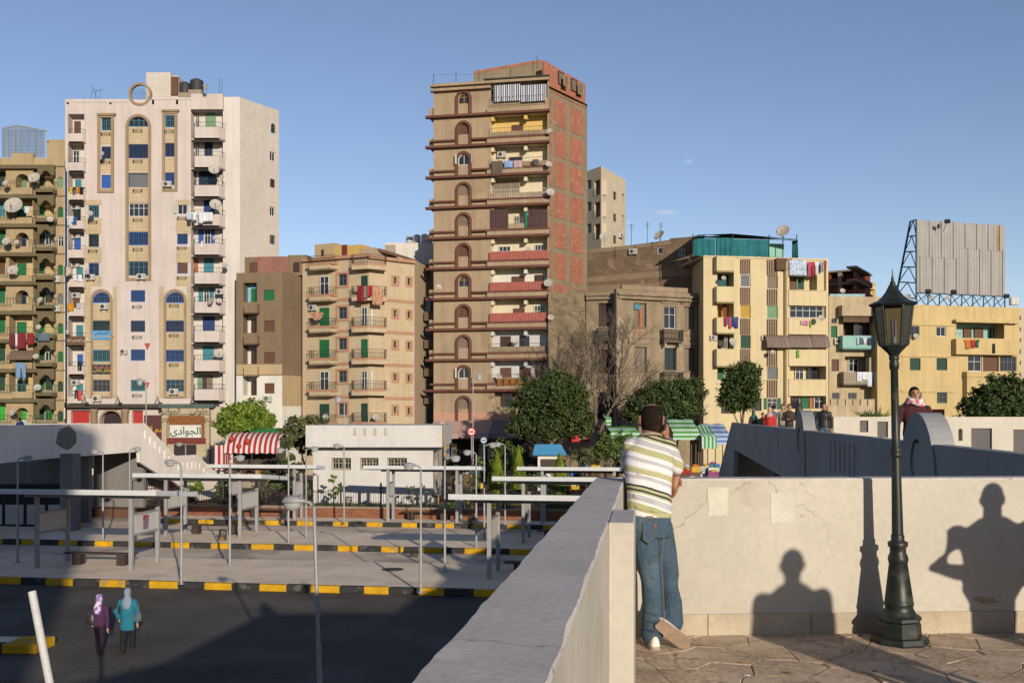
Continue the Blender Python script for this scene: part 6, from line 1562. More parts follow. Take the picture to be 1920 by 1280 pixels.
    dish(1468, 433, 97, 26, 'large dish standing on the teal roof tent', -30, 30); dish(1374, 641, 94, 17, 'tan dish on the third bay balcony %s' % P, 30); dish(1540, 596, 95.4, 12, 'small white dish right of the long window row %s' % P); dish(1357, 521, 94.2, 9, 'small dish in the top bay balcony %s' % P); dish(1449, 660, 95, 9, 'small dish below the left curved awning %s' % P)
    ac(f, 1337, 633, 'window air conditioner at the left edge %s' % P, .02, .8); ac(f, 1433, 634, 'window air conditioner beside the curved awning %s' % P, .02, .8)
    for px, w, h, c2, t in [(1466, 22, 22, (110, 78, 56), 'brown blanket'), (1482, 6, 20, (180, 110, 60), 'orange brown blanket')]: garment(f, px, 484, w, h, c2, '%s over the roof edge %s' % (t, P), .35)
    sh = mat('flower_sheet', col(220, 222, 226), .9, .3, 5, dirt=(col(110, 140, 190), 7, .8, .54)); garment(f, 1496, 487, 34, 28, None, 'large blue and white sheet on the roof line %s' % P, .4, m=sh)
    for px, w, h, c2, t in [(1518, 7, 26, (196, 90, 110), 'pink shirt'), (1525, 6, 24, (196, 50, 60), 'red shirt'), (1532, 7, 22, (230, 224, 220), 'white shirt'), (1541, 7, 18, (150, 150, 150), 'grey shirt'), (1547, 5, 12, (170, 40, 50), 'crimson cloth')]: garment(f, px, 491, w, h, c2, '%s on the roof line %s' % (t, P), .4, 'shirt')
    for px, w, h, c2, t in [(1361, 5, 16, (196, 50, 50), 'red'), (1365, 5, 14, (40, 120, 160), 'teal'), (1369, 5, 20, (210, 90, 50), 'orange'), (1374, 6, 16, (60, 50, 150), 'violet'), (1381, 7, 20, (70, 60, 140), 'purple'), (1378, 4, 10, (40, 150, 80), 'green')]: garment(f, px, 595 - (px % 2), w, h, c2, '%s garment on the second bay balcony %s' % (t, P), .9 + (px % 3) * .05)
    for px, w, h, c2, t in [(1504, 6, 8, (200, 170, 150), 'beige'), (1511, 9, 9, (226, 120, 160), 'pink'), (1520, 4, 11, (150, 196, 70), 'lime')]: garment(f, px, 601, w, h, c2, 'small %s cloth below the long window row %s' % (t, P), .45)
    garment(f, 1496, 656, 5, 14, (120, 170, 60), 'green cloth below the curved awnings %s' % P, .45)
    e = f.M @ Vector((f.w, 0, 0)); shell(B, 'roof_and_back', [tuple(f.A.xy), tuple(e.xy), (e.x + .3, 110), (f.A.x, 108)], 0, zr - .05, yellowp, concrete, skip=(0,))
yellow_house()

def narrow_house():
    f = Fac(1554, 98.5, 1660, 99); B = empty('narrow_balcony_house', f.A, 'narrow shabby house with mint balcony between the two yellow houses', 'house')
    m = mat('shabby_plaster', col(212, 184, 142), .92, .14, .7, .3); zr = f.uz(1600, 556)[1]
    W = [(1559, 597, 1569, 606, 'gl', gry, None, 2), (1558, 611, 1570, 633, 'sh', grn, grn, 2), (1559, 673, 1573, 696, 'sh', brn, None, 2), (1560, 736, 1574, 748, 'gr', gry, None, 2), (1590, 736, 1606, 748, 'gr', gry, None, 2)]
    ex = [f.rect(1581, 592, 1645, 632) + (0, 1.5), f.rect(1584, 668, 1640, 697) + (0, 1.3)]
    openings(B, f, W, m, 0, f.w, 0, zr, ex); recess(B, f, ex[0], 1.5, mat('loggia_brown', col(110, 82, 62))); recess(B, f, ex[1], 1.3, m)
    slabbox(B, 'glazed_screen', f, 1581, 592, 1645, 604, .5, .7, mat('loggia_brown', (0, 0, 0))); b = Sub(f, 1.3); door(B, Sub(f, .3), 1600, 605, 1630, 630, 'gl', brn, None, 3); door(B, b, 1590, 672, 1608, 697, 'gl', wh, None, 2)
    mint = mat('mint_paint', col(164, 206, 184), .9, .06, .8, .15); balcony(B, f, 1580, 1646, 629, 655, 1.0, mint); balcony(B, f, 1582, 1648, 697, 722, 1.0, concrete); slabbox(B, 'balcony_roof', f, 1579, 572, 1646, 592, 0, 1.0, m)
    slabbox(B, 'half_wall', f, 1630, 670, 1658, 720, .2, 1.0, m)
    slabbox(B, 'yard_wall', Sub(f, -6), 1552, 760, 1640, 790, 0, .3, m)
    for j in range(6): slabbox(B, 'parapet_block', Sub(f, -5.9), 1558 + j * 14, 748, 1570 + j * 14, 760, 0, .25, m)
    ac(f, 1571, 640, 'air conditioner beside the mint balcony', .02, 1); dish(1580, 545, 99, 10, 'dish on the light blue roof behind the narrow house')
    for i, (px, w, h, c, t) in enumerate([(1609, 5, 14, (196, 200, 200), 'pale'), (1615, 7, 12, (90, 110, 120), 'slate'), (1622, 7, 12, (226, 222, 216), 'white'), (1630, 8, 14, (60, 66, 80), 'dark'), (1638, 6, 14, (150, 180, 190), 'light blue')]): garment(f, px, 633, w, h, c, '%s garment on the mint balcony' % t, 1.1, 'shirt')
    for i, (px, w, h) in enumerate([(1612, 10, 18), (1622, 11, 15), (1632, 11, 26), (1642, 9, 20), (1649, 8, 12)]): garment(f, px, 697, w, h, (240, 236, 230), 'white washing on the balcony below the mint one', 1.1)
    e = f.M @ Vector((f.w, 0, 0)); shell(B, 'roof_and_back', [tuple(f.A.xy), tuple(e.xy), (e.x, 108), (f.A.x, 108)], 0, zr - .05, m, concrete, skip=(0,))
    g = Fac(1556, 104, 1622, 104); B2 = empty('light_blue_house', g.A, 'light blue painted roof storey peeping over the narrow house', 'house'); shell(B2, 'walls', [tuple((g.M @ Vector(p)).xy) for p in ((0, 0, 0), (g.w, 0, 0), (g.w, 5, 0), (0, 5, 0))], 0, g.uz(1590, 551)[1], mat('sky_plaster', col(180, 208, 204), .9, .08, .6, .2), concrete)
    # unfinished brick house
    h = Fac(1554, 116, 1607, 114); s = Fac(1607, 114, 1632, 120); B3 = empty('unfinished_brick_house', h.A, 'unfinished red brick house with open concrete floors behind the yellow house', 'house')
    rb = mat('raw_brick', col(150, 74, 52), .92, .2, 1.5, 0, .4, 12, course=(.26, .09, .014, -.2, .2)); z = lambda y: h.uz(1580, y)[1]
    hs = [h.rect(1556, 513, 1571, 522) + (0, 3), h.rect(1578, 509, 1600, 527) + (0, 3), h.rect(1580, 535, 1600, 543) + (0, 3)]
    openings(B3, h, [], rb, 0, h.w, 0, z(507), hs); openings(B3, s, [], rb, 0, s.w, 0, z(505), [s.rect(1612, 514, 1616, 527) + (0, 2), s.rect(1621, 510, 1626, 530) + (0, 2), s.rect(1612, 538, 1616, 549) + (0, 2)], name='right_wall')
    for a, c in ((1571, 1578), (1600, 1606)): slabbox(B3, 'concrete_column', h, a, 507, c, 560, 0, .15, concrete)
    for y in (506, 530): slabbox(B3, 'floor_slab', h, 1552, y, 1608, y + 3, -.2, .3, concrete); slabbox(B3, 'floor_slab', s, 1606, y, 1636, y + 3, -.2, .9, concrete)
    slabbox(B3, 'balcony_wall', s, 1610, 524, 1636, 532, .3, .9, rb); slabbox(B3, 'balcony_wall', s, 1612, 548, 1637, 556, .3, .9, rb)
    e = s.M @ Vector((s.w, 0, 0)); shell(B3, 'back', [tuple(h.A.xy), tuple(s.A.xy), tuple(e.xy), (e.x - 3, 130), (h.A.x, 130)], 0, z(509), rb, concrete, skip=(0, 1))
    t = Fac(1630, 125, 1642, 125); B4 = empty('ochre_back_house', t.A, 'ochre balcony house just visible right of the unfinished brick house', 'house'); shell(B4, 'walls', [tuple((t.M @ Vector(p)).xy) for p in ((0, 0, 0), (t.w, 0, 0), (t.w, 6, 0), (0, 6, 0))], 0, t.uz(1635, 530)[1], mat('ochre_plaster', col(224, 176, 100)), concrete); slabbox(B4, 'balcony', t, 1629, 536, 1642, 542, 0, .6, yellowp)
narrow_house()

def long_yellow():
    f = Fac(1645, 97, 1912, 101); B = empty('long_yellow_house', f.A, 'long low yellow house carrying the big blank billboard', 'apartment building')
    zr = f.uz(1780, 573)[1]; m = mat('warm_yellow_paint', col(226, 192, 130), .9, .08, .5, .22, dirt=(col(206, 186, 150), .6, .5, .62))
    W = [(1707, 611, 1724, 629, 'gl', gry, None, 2), (1756, 612, 1774, 630.5, 'gl', wh, None, 2), (1706, 671, 1726, 694, 'sh', dgr, dgr, 3), (1756, 671, 1776, 694, 'sh', dgr, dgr, 3), (1707, 735, 1728, 757, 'gr', gry, None, 3), (1757, 735, 1776, 756, 'gr', gry, None, 3), (1815, 667, 1841, 696, 'gl', wh, None, 2), (1843, 667, 1873, 696, 'sh', brn, brn, 4), (1875, 668, 1906, 696, 'gl', gry, None, 4)]
    ex = [f.rect(1793, 604, 1883, 634) + (0, 1.6)]
    openings(B, f, W, m, 0, f.w, 0, zr, ex); mint = mat('mint_paint', (0, 0, 0)); recess(B, f, ex[0], 1.6, mint); b = Sub(f, 1.55); door(B, b, 1806, 615, 1820, 634, 'sh', brn, None, 2); door(B, b, 1826, 614, 1842, 634, 'sh', brn, None, 2); door(B, b, 1856, 615, 1871, 636, 'op', dgr, dgr, 2)
    slabbox(B, 'string_course', f, 1690, 607, 1793, 610, 0, .12, m); slabbox(B, 'string_course', f, 1690, 732, 1790, 735, 0, .12, m); slabbox(B, 'string_course', f, 1690, 667, 1800, 669, 0, .12, m)
    slabbox(B, 'balcony_front', f, 1793, 636, 1909, 665, 0, .7, m, .03); slabbox(B, 'balcony_front', f, 1813, 697, 1909, 707, 0, .7, m, .03); slabbox(B, 'bay', f, 1813, 707, 1909, 770, 0, .6, m); slabbox(B, 'balcony_lid', f, 1793, 600, 1912, 605, 0, .6, m)
    e = f.M @ Vector((f.w, 0, 0)); shell(B, 'roof_and_back', [tuple(f.A.xy), tuple(e.xy), (e.x, 114), (f.A.x, 112)], 0, zr - .3, m, concrete, skip=(0,))
    P = 'of the long yellow house'
    dish(1718, 630, 97.6, 11, 'white dish below the upper left window %s' % P); dish(1799, 623, 99, 9, 'dish in the mint loggia %s' % P)
    for px, w, h, c, t in [(1815, 11, 14, (206, 120, 50), 'orange print'), (1824, 7, 14, (206, 50, 50), 'red'), (1832, 8, 12, (40, 100, 60), 'green')]: garment(f, px, 637, w, h, c, '%s shirt hanging on the balcony %s' % (t, P), .8, 'shirt')
    garment(f, 1864, 644, 6, 15, (60, 46, 40), 'dark trousers hanging on the balcony %s' % P, .8, 'trousers')
    # tall blank billboard of vertical sheets on a steel trestle
    bf = Fac(1718.5, 99.5, 1884, 104.5); R0 = empty('billboard', bf.A + Vector((0, 0, zr)), 'huge blank grey billboard on a steel trestle above the long yellow house', 'billboard')
    bm = mat('billboard_sheet', col(188, 176, 162), .7, .08, .8, .22); br_ = mat('billboard_rust', col(176, 140, 90), .8, .2, 1, .2); n = 30
    zt0, zt1 = bf.uz(1719, 412)[1], bf.uz(1884, 423)[1]; zb0, zb1 = bf.uz(1719, 548)[1], bf.uz(1884, 555)[1]
    for j in range(n):
        a, c = bf.w * j / n, bf.w * (j + 1) / n - .012; t = j / n; zt, zb = zt0 + (zt1 - zt0) * t, zb0 + (zb1 - zb0) * t; zm = zb + (zt - zb) * (.49 if j < 14 else .64)
        for q, (lo, hi) in enumerate(((zb, zm - .02), (zm, zt))):
            k = MB(); dd = .02 * ((j * 7 + q * 3) % 4); k.box(a, c, -dd, .06, lo, hi, br_ if (j == 27 and q) else bm).box(a, a + .05, -dd - .03, -dd, lo, hi, bm); k.build('sheet', R0, bf.M)
    steel = flat('trestle_steel', col(28, 62, 80), .5)
    def bar(nm, p, q, r=.07): MB().tube([p, q], r, steel, 6).build(nm, R0)
    lft = [at(1718, 412, 99.4), at(1718, 560, 99.4)]; rear = [at(1707, 415, 101.6), at(1680, 556, 104)]
    bar('trestle_leg', rear[0], rear[1], .1); bar('trestle_leg', lft[0], lft[1], .08); bar('trestle_brace', lft[0], rear[0])
    for i in range(5):
        a, b2 = i / 5, (i + 1) / 5; L0 = lft[0].lerp(lft[1], a); L1 = lft[0].lerp(lft[1], b2); K0 = rear[0].lerp(rear[1], a); K1 = rear[0].lerp(rear[1], b2)
        bar('trestle_brace', K1, L1); mid = K0.lerp(L0, .5); bar('trestle_brace', mid, K1, .05); bar('trestle_brace', mid, L1, .05)
    for i in range(9):
        a = bf.at(bf.w * i / 8, 0).translation; zb = zb0 + (zb1 - zb0) * i / 8; foot = Vector((a.x, a.y, zr - .3)); bar('trestle_post', Vector((a.x, a.y, zb)), foot, .06)
        if i < 8:
            c = bf.at(bf.w * (i + 1) / 8, 0).translation; bar('trestle_brace', Vector((a.x, a.y, zb)), Vector((c.x, c.y, zr - .2)), .04); bar('trestle_brace', Vector((a.x, a.y + 2.5, zr - .2)), Vector((c.x, c.y, zb)), .04); bar('trestle_rail', Vector((a.x, a.y, zb - .05)), Vector((c.x, c.y, zb - .05)), .05)
    for px, py in ((1740, 547), (1788, 548), (1887, 556), (1776, 416)):
        c = at(px, py, 98.8); k = MB(); k.box(-.25, .25, -.2, .1, -.12, .18, dark_iron); k.tube([(0, .1, 0), (0, 1.2, -.1)], .03, dark_iron, 4); k.build('floodlight', R0, Matrix.Translation(c) @ Matrix.Rotation(R(-35), 4, 'X'))
    box('dark_box', R0, at(1767, 0, 99.6).x, at(1772, 0, 99.6).x, 100.3, 100.5, at(0, 425, 100).z, at(0, 418, 100).z, dark_iron)  # small dark box just in front of the upper sheets
    for i, px in enumerate((1701, 1744, 1779)): dish(px, 556 + i, 100.2, 12, 'dish under the blank billboard, %s' % ('leftmost' if i == 0 else 'middle' if i == 1 else 'right'), 20 * i - 20, 30)
    for px, w, y in ((1898, 10, 556), (1905, 8, 560)):
        c = at(px, 572, 103); tag(MB().lathe([(.3, 0), (.3, .7), (.2, .8)], mat('tank_white', (0, 0, 0)), 12).build('water_tank', None, Matrix.Translation(c)), 'small roof tank at the right end of the billboard', 'water tank', 'small roof tanks')
    # far block at the right edge
    g = Fac(1886, 135, 1990, 135); B2 = empty('far_right_block', g.A, 'distant beige block with small dark windows at the right edge', 'apartment building'); W = [(1908 + 22 * q, 592 + 21 * i, 1914 + 22 * q, 600 + 21 * i, 'gl', dbr, None, 1) for i in range(8) for q in range(3)]
    W += [(1894, 612 + 21 * i, 1901, 620 + 21 * i, 'gl', dbr, None, 1) for i in range(5)]
    openings(B2, g, W, mat('far_beige_plaster', (0, 0, 0)), 0, g.w, 0, g.uz(1910, 577)[1]); shell(B2, 'roof_and_back', [tuple((g.M @ Vector(p)).xy) for p in ((0, 0, 0), (g.w, 0, 0), (g.w, 9, 0), (0, 9, 0))], 0, g.uz(1910, 577)[1], mat('far_beige_plaster', (0, 0, 0)), concrete, skip=(0,))
long_yellow()

# ------------------------------------------------------------------ trees, shrubs, garden
def leaf_mat(name, dark, light, sc=1.2):
    if name in MATS: return MATS[name]
    m = bpy.data.materials.new(name); m.use_nodes = True
    n, l = m.node_tree.nodes, m.node_tree.links; b = n['Principled BSDF']; b.inputs['Roughness'].default_value = 0.6; b.inputs['Specular IOR Level'].default_value = 0.25
    g = n.new('ShaderNodeNewGeometry'); r = n.new('ShaderNodeValToRGB'); t = n.new('ShaderNodeTexNoise'); t.inputs['Scale'].default_value = sc; t.inputs['Detail'].default_value = 3
    l.new(g.outputs['Position'], t.inputs['Vector']); ad = n.new('ShaderNodeMath'); ad.operation = 'MULTIPLY_ADD'; l.new(g.outputs['Random Per Island'], ad.inputs[0]); ad.inputs[1].default_value = 0.5; l.new(t.outputs['Fac'], ad.inputs[2])
    e = r.color_ramp.elements; e[0].position, e[0].color = 0.45, (*dark, 1); e[1].position, e[1].color = 1.05, (*light, 1)
    l.new(ad.outputs[0], r.inputs[0]); l.new(r.outputs[0], b.inputs['Base Color'])
    MATS[name] = m
    return m
bark = mat('bark', col(150, 126, 98), 0.95, 0.25, 3, 0, 0.6, 20); barkd = mat('bark_dark', (0.12, 0.095, 0.07), 0.95, 0.25, 3, 0, 0.6, 20)
ficus_l = leaf_mat('ficus_leaf', (0.016, 0.030, 0.009), (0.058, 0.085, 0.022)); lime_l = leaf_mat('lime_leaf', (0.05, 0.09, 0.012), (0.17, 0.24, 0.03)); dry_l = leaf_mat('olive_leaf', (0.035, 0.045, 0.018), (0.11, 0.12, 0.05)); thuja_l = leaf_mat('thuja_leaf', (0.07, 0.11, 0.012), (0.20, 0.25, 0.03)); garden_l = leaf_mat('garden_leaf', (0.03, 0.055, 0.015), (0.12, 0.17, 0.04))
def leaves(k, c, rad, n, size, m, rr, shell=0.55, spread=0.26, up=0.35):
    """leaf faces gathered in clumps through an ellipsoid crown"""
    nc = max(6, n // 55); mi = k.mi(m)
    for a in range(nc):
        while True:
            d = Vector((rr.uniform(-1, 1), rr.uniform(-1, 1), rr.uniform(-1, 1)))
            if 0.05 < d.length < 1: break
        q = d.normalized() * (shell + (1.0 - shell) * rr.random()) * rr.uniform(0.82, 1.06); cc = Vector((c[0] + q.x * rad[0], c[1] + q.y * rad[1], c[2] + q.z * rad[2])); cs = spread * (sum(rad) / 3) * rr.uniform(.6, 1.25)
        for b in range(n // nc):
            p = cc + Vector((rr.gauss(0, .5), rr.gauss(0, .5), rr.gauss(0, .45))) * cs
            nn = (Vector((rr.gauss(0, 1), rr.gauss(0, 1), rr.gauss(0, 1) + up)) + q * 1.1).normalized(); t = nn.orthogonal().normalized(); t = (t * math.cos(rr.random() * 6.28) + nn.cross(t) * math.sin(rr.random() * 6.28)); w = nn.cross(t); s = size * rr.uniform(.6, 1.3)
            i = len(k.v); k.v += [tuple(p - t * s), tuple(p + w * s * .55), tuple(p + t * s), tuple(p - w * s * .55)]; k.f.append((i, i + 1, i + 2, i + 3)); k.m.append(mi); k.sm.append(False)
def tree(name, label, base, lobes, m, n, size, seed, trunk_r=0.16, cat='tree', group=None, bm=None, fork=4, lean=(0, 0)):
    """lobes: (centre, radii) in world metres"""
    rr = random.Random(seed); base = Vector(base); root = empty(name, base, label, cat, group)
    c = sum((Vector(l[0]) for l in lobes), Vector()) / len(lobes)
    k = MB(); mid = base.lerp(Vector((c.x + lean[0], c.y + lean[1], c.z)), .55) + Vector((rr.uniform(-.2, .2), rr.uniform(-.2, .2), 0))
    k.tube([base, base.lerp(mid, .5) + Vector((rr.uniform(-.1, .1), 0, 0)), mid], [trunk_r, trunk_r * .8, trunk_r * .65], bm or bark, 8); k.build('trunk', root, fix=False)
    for i in range(fork):
        l = lobes[i % len(lobes)]; e = Vector(l[0]) + Vector((rr.uniform(-.6, .6) * l[1][0], rr.uniform(-.6, .6) * l[1][1], rr.uniform(-.2, .7) * l[1][2]))
        k = MB(); k.tube([mid, mid.lerp(e, .5) + Vector((rr.uniform(-.2, .2), rr.uniform(-.2, .2), .1)), e], [trunk_r * .5, trunk_r * .3, trunk_r * .08], bm or bark, 6); k.build('limb', root)
    k = MB(); tot = sum(l[1][0] * l[1][2] for l in lobes)
    for l in lobes: leaves(k, l[0], l[1], int(n * l[1][0] * l[1][2] / tot), size, m, rr)
    k.build('crown', root)
    return root
def lobe(px, py, Y, rx, rz, ry=None):
    s = Y / F; return (at(px, py, Y), (rx * s, (ry or rx) * s, rz * s))
def bare(name, label, base, height, seed, spread=.5, depth=5, r=.13, leafm=None, lean=(0, 0), up=.35):
    rr = random.Random(seed); base = Vector(base); root = empty(name, base, label, 'tree'); kt, kb, kl = MB(), MB(), MB()
    def grow(p, d, L, r, lv):
        e = p + d * L + Vector((rr.uniform(-.06, .06), rr.uniform(-.06, .06), 0)) * L; mid = p.lerp(e, .5) + Vector((rr.uniform(-.07, .07), rr.uniform(-.07, .07), rr.uniform(-.03, .03))) * L
        (kt if lv == depth else kb).tube([p, mid, e], [r, r * .85, r * .68], barkd if leafm is None else bark, 6 if lv > 2 else 4, lv == depth)
        if lv == 0:
            if leafm:
                for q in range(2): leaves(kl, e, (.22, .22, .18), 10, .06, leafm, rr)
            return
        for q in range(3 if lv > 1 else 4):
            nd = (d + Vector((rr.gauss(0, spread), rr.gauss(0, spread), rr.gauss(up * .3, spread * .6)))).normalized(); grow(e if q < 2 or lv == depth else p.lerp(e, rr.uniform(.4, .9)), nd, L * rr.uniform(.6, .86), r * .62, lv - 1)
    grow(base, Vector((lean[0], lean[1], 1)).normalized(), height * .27, r, depth)
    kt.build('trunk', root); kb.build('branches', root)
    if kl.v: kl.build('crown', root)
    return root
S0 = lambda px, Y: (at(px, HY, Y).x, Y, 0.0)
tree('ficus_tree', 'bright yellow-green tree above the red striped awning', S0(455, 84), [lobe(440, 787, 84, 34, 26), lobe(470, 775, 84, 34, 28), lobe(495, 790, 84, 22, 20), lobe(418, 795, 84, 18, 20), lobe(455, 800, 84, 46, 18)], lime_l, 15000, .15, 1, .2)
tree('pepper_tree', 'dark scruffy tree at the left corner of the white kiosk', S0(563, 66.5), [lobe(560, 803, 66.5, 34, 24), lobe(590, 792, 66.5, 28, 16), lobe(545, 825, 66.5, 22, 20), lobe(575, 835, 66.5, 20, 22)], dry_l, 6500, .10, 2, .12)
tree('ficus_tree', 'large dark green tree in front of the tall tan tower', S0(1040, 84), [lobe(1030, 755, 84, 62, 46), lobe(1075, 765, 84, 38, 42), lobe(985, 770, 84, 34, 34), lobe(1045, 722, 84, 40, 30), lobe(970, 800, 84, 24, 22), lobe(1090, 795, 84, 26, 30), lobe(1030, 800, 84, 60, 26), lobe(1000, 735, 84, 34, 32), lobe(1065, 735, 84, 36, 36)], ficus_l, 30000, .13, 3, .22)
tree('ficus_tree', 'wide dark green tree below the old stucco house', S0(1250, 84), [lobe(1255, 742, 84, 52, 32), lobe(1295, 730, 84, 28, 28), lobe(1205, 760, 84, 34, 26), lobe(1235, 770, 84, 56, 22), lobe(1275, 765, 84, 46, 24), lobe(1190, 775, 84, 24, 18)], ficus_l, 21000, .13, 4, .2)
tree('ficus_tree', 'round clipped dark tree against the pale yellow house', S0(1390, 86), [lobe(1388, 722, 86, 36, 42), lobe(1400, 702, 86, 26, 26), lobe(1372, 745, 86, 26, 28), lobe(1402, 745, 86, 24, 26)], ficus_l, 15000, .13, 5, .16)
tree('cypress_bush', 'broad dark evergreen bush at the right edge', S0(1875, 62), [lobe(1860, 745, 62, 42, 36), lobe(1895, 730, 62, 34, 30), lobe(1930, 740, 62, 34, 38), lobe(1825, 762, 62, 24, 22), lobe(1870, 775, 62, 60, 24), lobe(1830, 770, 62, 34, 18)], ficus_l, 22000, .11, 6, .15)
bare('bare_tree', 'large leafless tree before the rubble wall and old house', S0(1128, 86), 16.5, 14, .42, 6, .24)
bare('bare_tree', 'slender leafless tree left of the big dark tree row beside the old house', S0(1160, 88), 13.5, 23, .42, 5, .14)
bare('sparse_tree', 'thin sparse tree with tall fork before the long yellow house', S0(1780, 66), 6.8, 31, .5, 5, .12, dry_l, (.05, 0))
bare('sparse_tree', 'thinner sparse tree left of the fork before the long yellow house', S0(1745, 68), 5.8, 37, .42, 4, .08, dry_l)
tree('round_bush', 'leafy green bush left of the leaning man', S0(1150, 72), [lobe(1152, 838, 72, 34, 26), lobe(1130, 850, 72, 20, 18), lobe(1172, 826, 72, 18, 20)], garden_l, 5200, .09, 8, .06, 'bush')
for i, (px, top, w, Y, lb) in enumerate([(932, 846, 26, 60, 'yellow-green conifer left of the tall yard lamp'), (1050, 850, 30, 60, 'yellow-green conifer below the blue stall roof'), (972, 836, 24, 62, 'yellow-green conifer tip behind the green bush')]):
    base = S0(px, Y); root = empty('thuja', base, lb, 'conifer', 'garden conifers'); H = at(px, top, Y).z; rr = random.Random(40 + i); k = MB(); mi = k.mi(thuja_l); rw = w / F * Y
    for q in range(4200):
        h = rr.random() ** 1.3; a = rr.uniform(0, 6.283); r = rw * (1 - h ** 1.6) ** .9 * (rr.random() ** .35) * (1 + .15 * math.sin(a * 5 + h * 9)); p = Vector((base[0] + r * math.cos(a), base[1] + r * math.sin(a), .2 + h * (H - .2))); t = Vector((math.cos(a) * .5, math.sin(a) * .5, 1)).normalized(); b = Vector((-math.sin(a), math.cos(a), 0)); s = rr.uniform(.06, .13)
        j = len(k.v); k.v += [tuple(p - t * s), tuple(p + b * s * .4), tuple(p + t * s), tuple(p - b * s * .4)]; k.f.append((j, j + 1, j + 2, j + 3)); k.m.append(mi); k.sm.append(False)
    k.build('crown', root); MB().tube([base, (base[0], base[1], H * .7)], .06, bark, 6).build('trunk', root)
shr = [(946, 855, 64, 36, 34, garden_l, 'green garden bush between the two right yard lamps'), (905, 880, 62, 20, 22, garden_l, 'green bush at the foot of the left conifer'), (870, 905, 61, 34, 30, dry_l, 'dull green shrub behind the fence right of the kiosk'), (1090, 852, 66, 24, 20, dry_l, 'dull shrub below the red shop sign'), (1010, 900, 62, 30, 16, garden_l, 'low bush in the garden before the dark café'), (540, 870, 60, 24, 22, dry_l, 'shrub under the dark scruffy tree'), (500, 905, 60, 34, 22, dry_l, 'low dusty shrub in the garden below the awning'), (555, 915, 59, 26, 20, garden_l, 'green shrub beside the kiosk left corner'), (425, 915, 60, 26, 22, garden_l, 'green shrub at the foot of the stairs'), (365, 910, 59, 14, 16, lime_l, 'bright small shrub before the stair parapet'), (1120, 905, 66, 40, 18, dry_l, 'dusty low shrub behind the far right shelter')]
for i, (px, py, Y, rx, rz, m, lb) in enumerate(shr):
    tree('garden_shrub', lb, S0(px, Y), [lobe(px, py, Y, rx, rz), lobe(px + rx * .5, py + rz * .3, Y, rx * .6, rz * .7)], m, 1900, .08, 60 + i, .04, 'shrub', 'garden shrubs', fork=3)
for i, (px, py, lb) in enumerate([(628, 905, 'young sapling with yellow-green leaves before the kiosk wall'), (775, 922, 'thin sapling before the right part of the kiosk wall'), (805, 925, 'thin sapling at the kiosk right corner')]):
    tree('sapling', lb, S0(px, 58.5), [lobe(px - 4, py - 8, 58.5, 9, 10), lobe(px + 8, py + 8, 58.5, 9, 9), lobe(px, py + 20, 58.5, 8, 9)], lime_l if i == 0 else garden_l, 240 if i == 0 else 90, .10, 80 + i, .03, 'sapling', 'kiosk saplings')
# spiky yucca tuft behind the white parapet
c = at(1640, 783, 46); k = MB(); rr = random.Random(9); mi = garden_l
for i in range(90):
    a, e = rr.uniform(0, 6.28), rr.uniform(.15, 1.2); d = Vector((math.cos(a) * math.cos(e), math.sin(a) * math.cos(e) * .6, math.sin(e))); L = rr.uniform(.5, .95); s = d.cross(Vector((0, 0, 1))).normalized() * .035; o = c + Vector((rr.uniform(-.5, .5), rr.uniform(-.2, .2), -.1))
    k.poly([o - s, o + s, o + d * L * .6 + s * .7 - Vector((0, 0, .02)), o + d * L - Vector((0, 0, .1)), o + d * L * .6 - s * .7 - Vector((0, 0, .02))], garden_l)
root = empty('yucca', (c.x, c.y, WD), 'spiky green yucca tuft behind the white panelled parapet', 'plant'); k.build('leaves', root); MB().tube([(c.x, c.y, 0), c], .15, bark, 8).build('stem', root)
# low green cover in the garden bed
k = MB(); rr = random.Random(77); mi = k.mi(garden_l)
for i in range(9000):
    s_, t_ = rr.uniform(-27, 10), 55.0 + 5.5 * rr.random() ** 1.5
    if math.sin(s_ * .9) + math.sin(s_ * .37 + 2) + rr.uniform(-.6, .6) < -.2: continue
    p = YM @ Vector((s_, t_, .5)); h = rr.uniform(.08, .3); a = rr.uniform(0, 6.28); b = Vector((math.cos(a), math.sin(a), 0)) * rr.uniform(.02, .05); tip = Vector((rr.uniform(-.1, .1), rr.uniform(-.1, .1), h))
    j = len(k.v); k.v += [tuple(p - b), tuple(p + b), tuple(p + tip)]; k.f.append((j, j + 1, j + 2)); k.m.append(mi); k.sm.append(False)
o = k.build('ground_cover'); o['kind'] = 'stuff'; tag(o, 'low green ground cover in the garden behind the railings', 'ground cover')

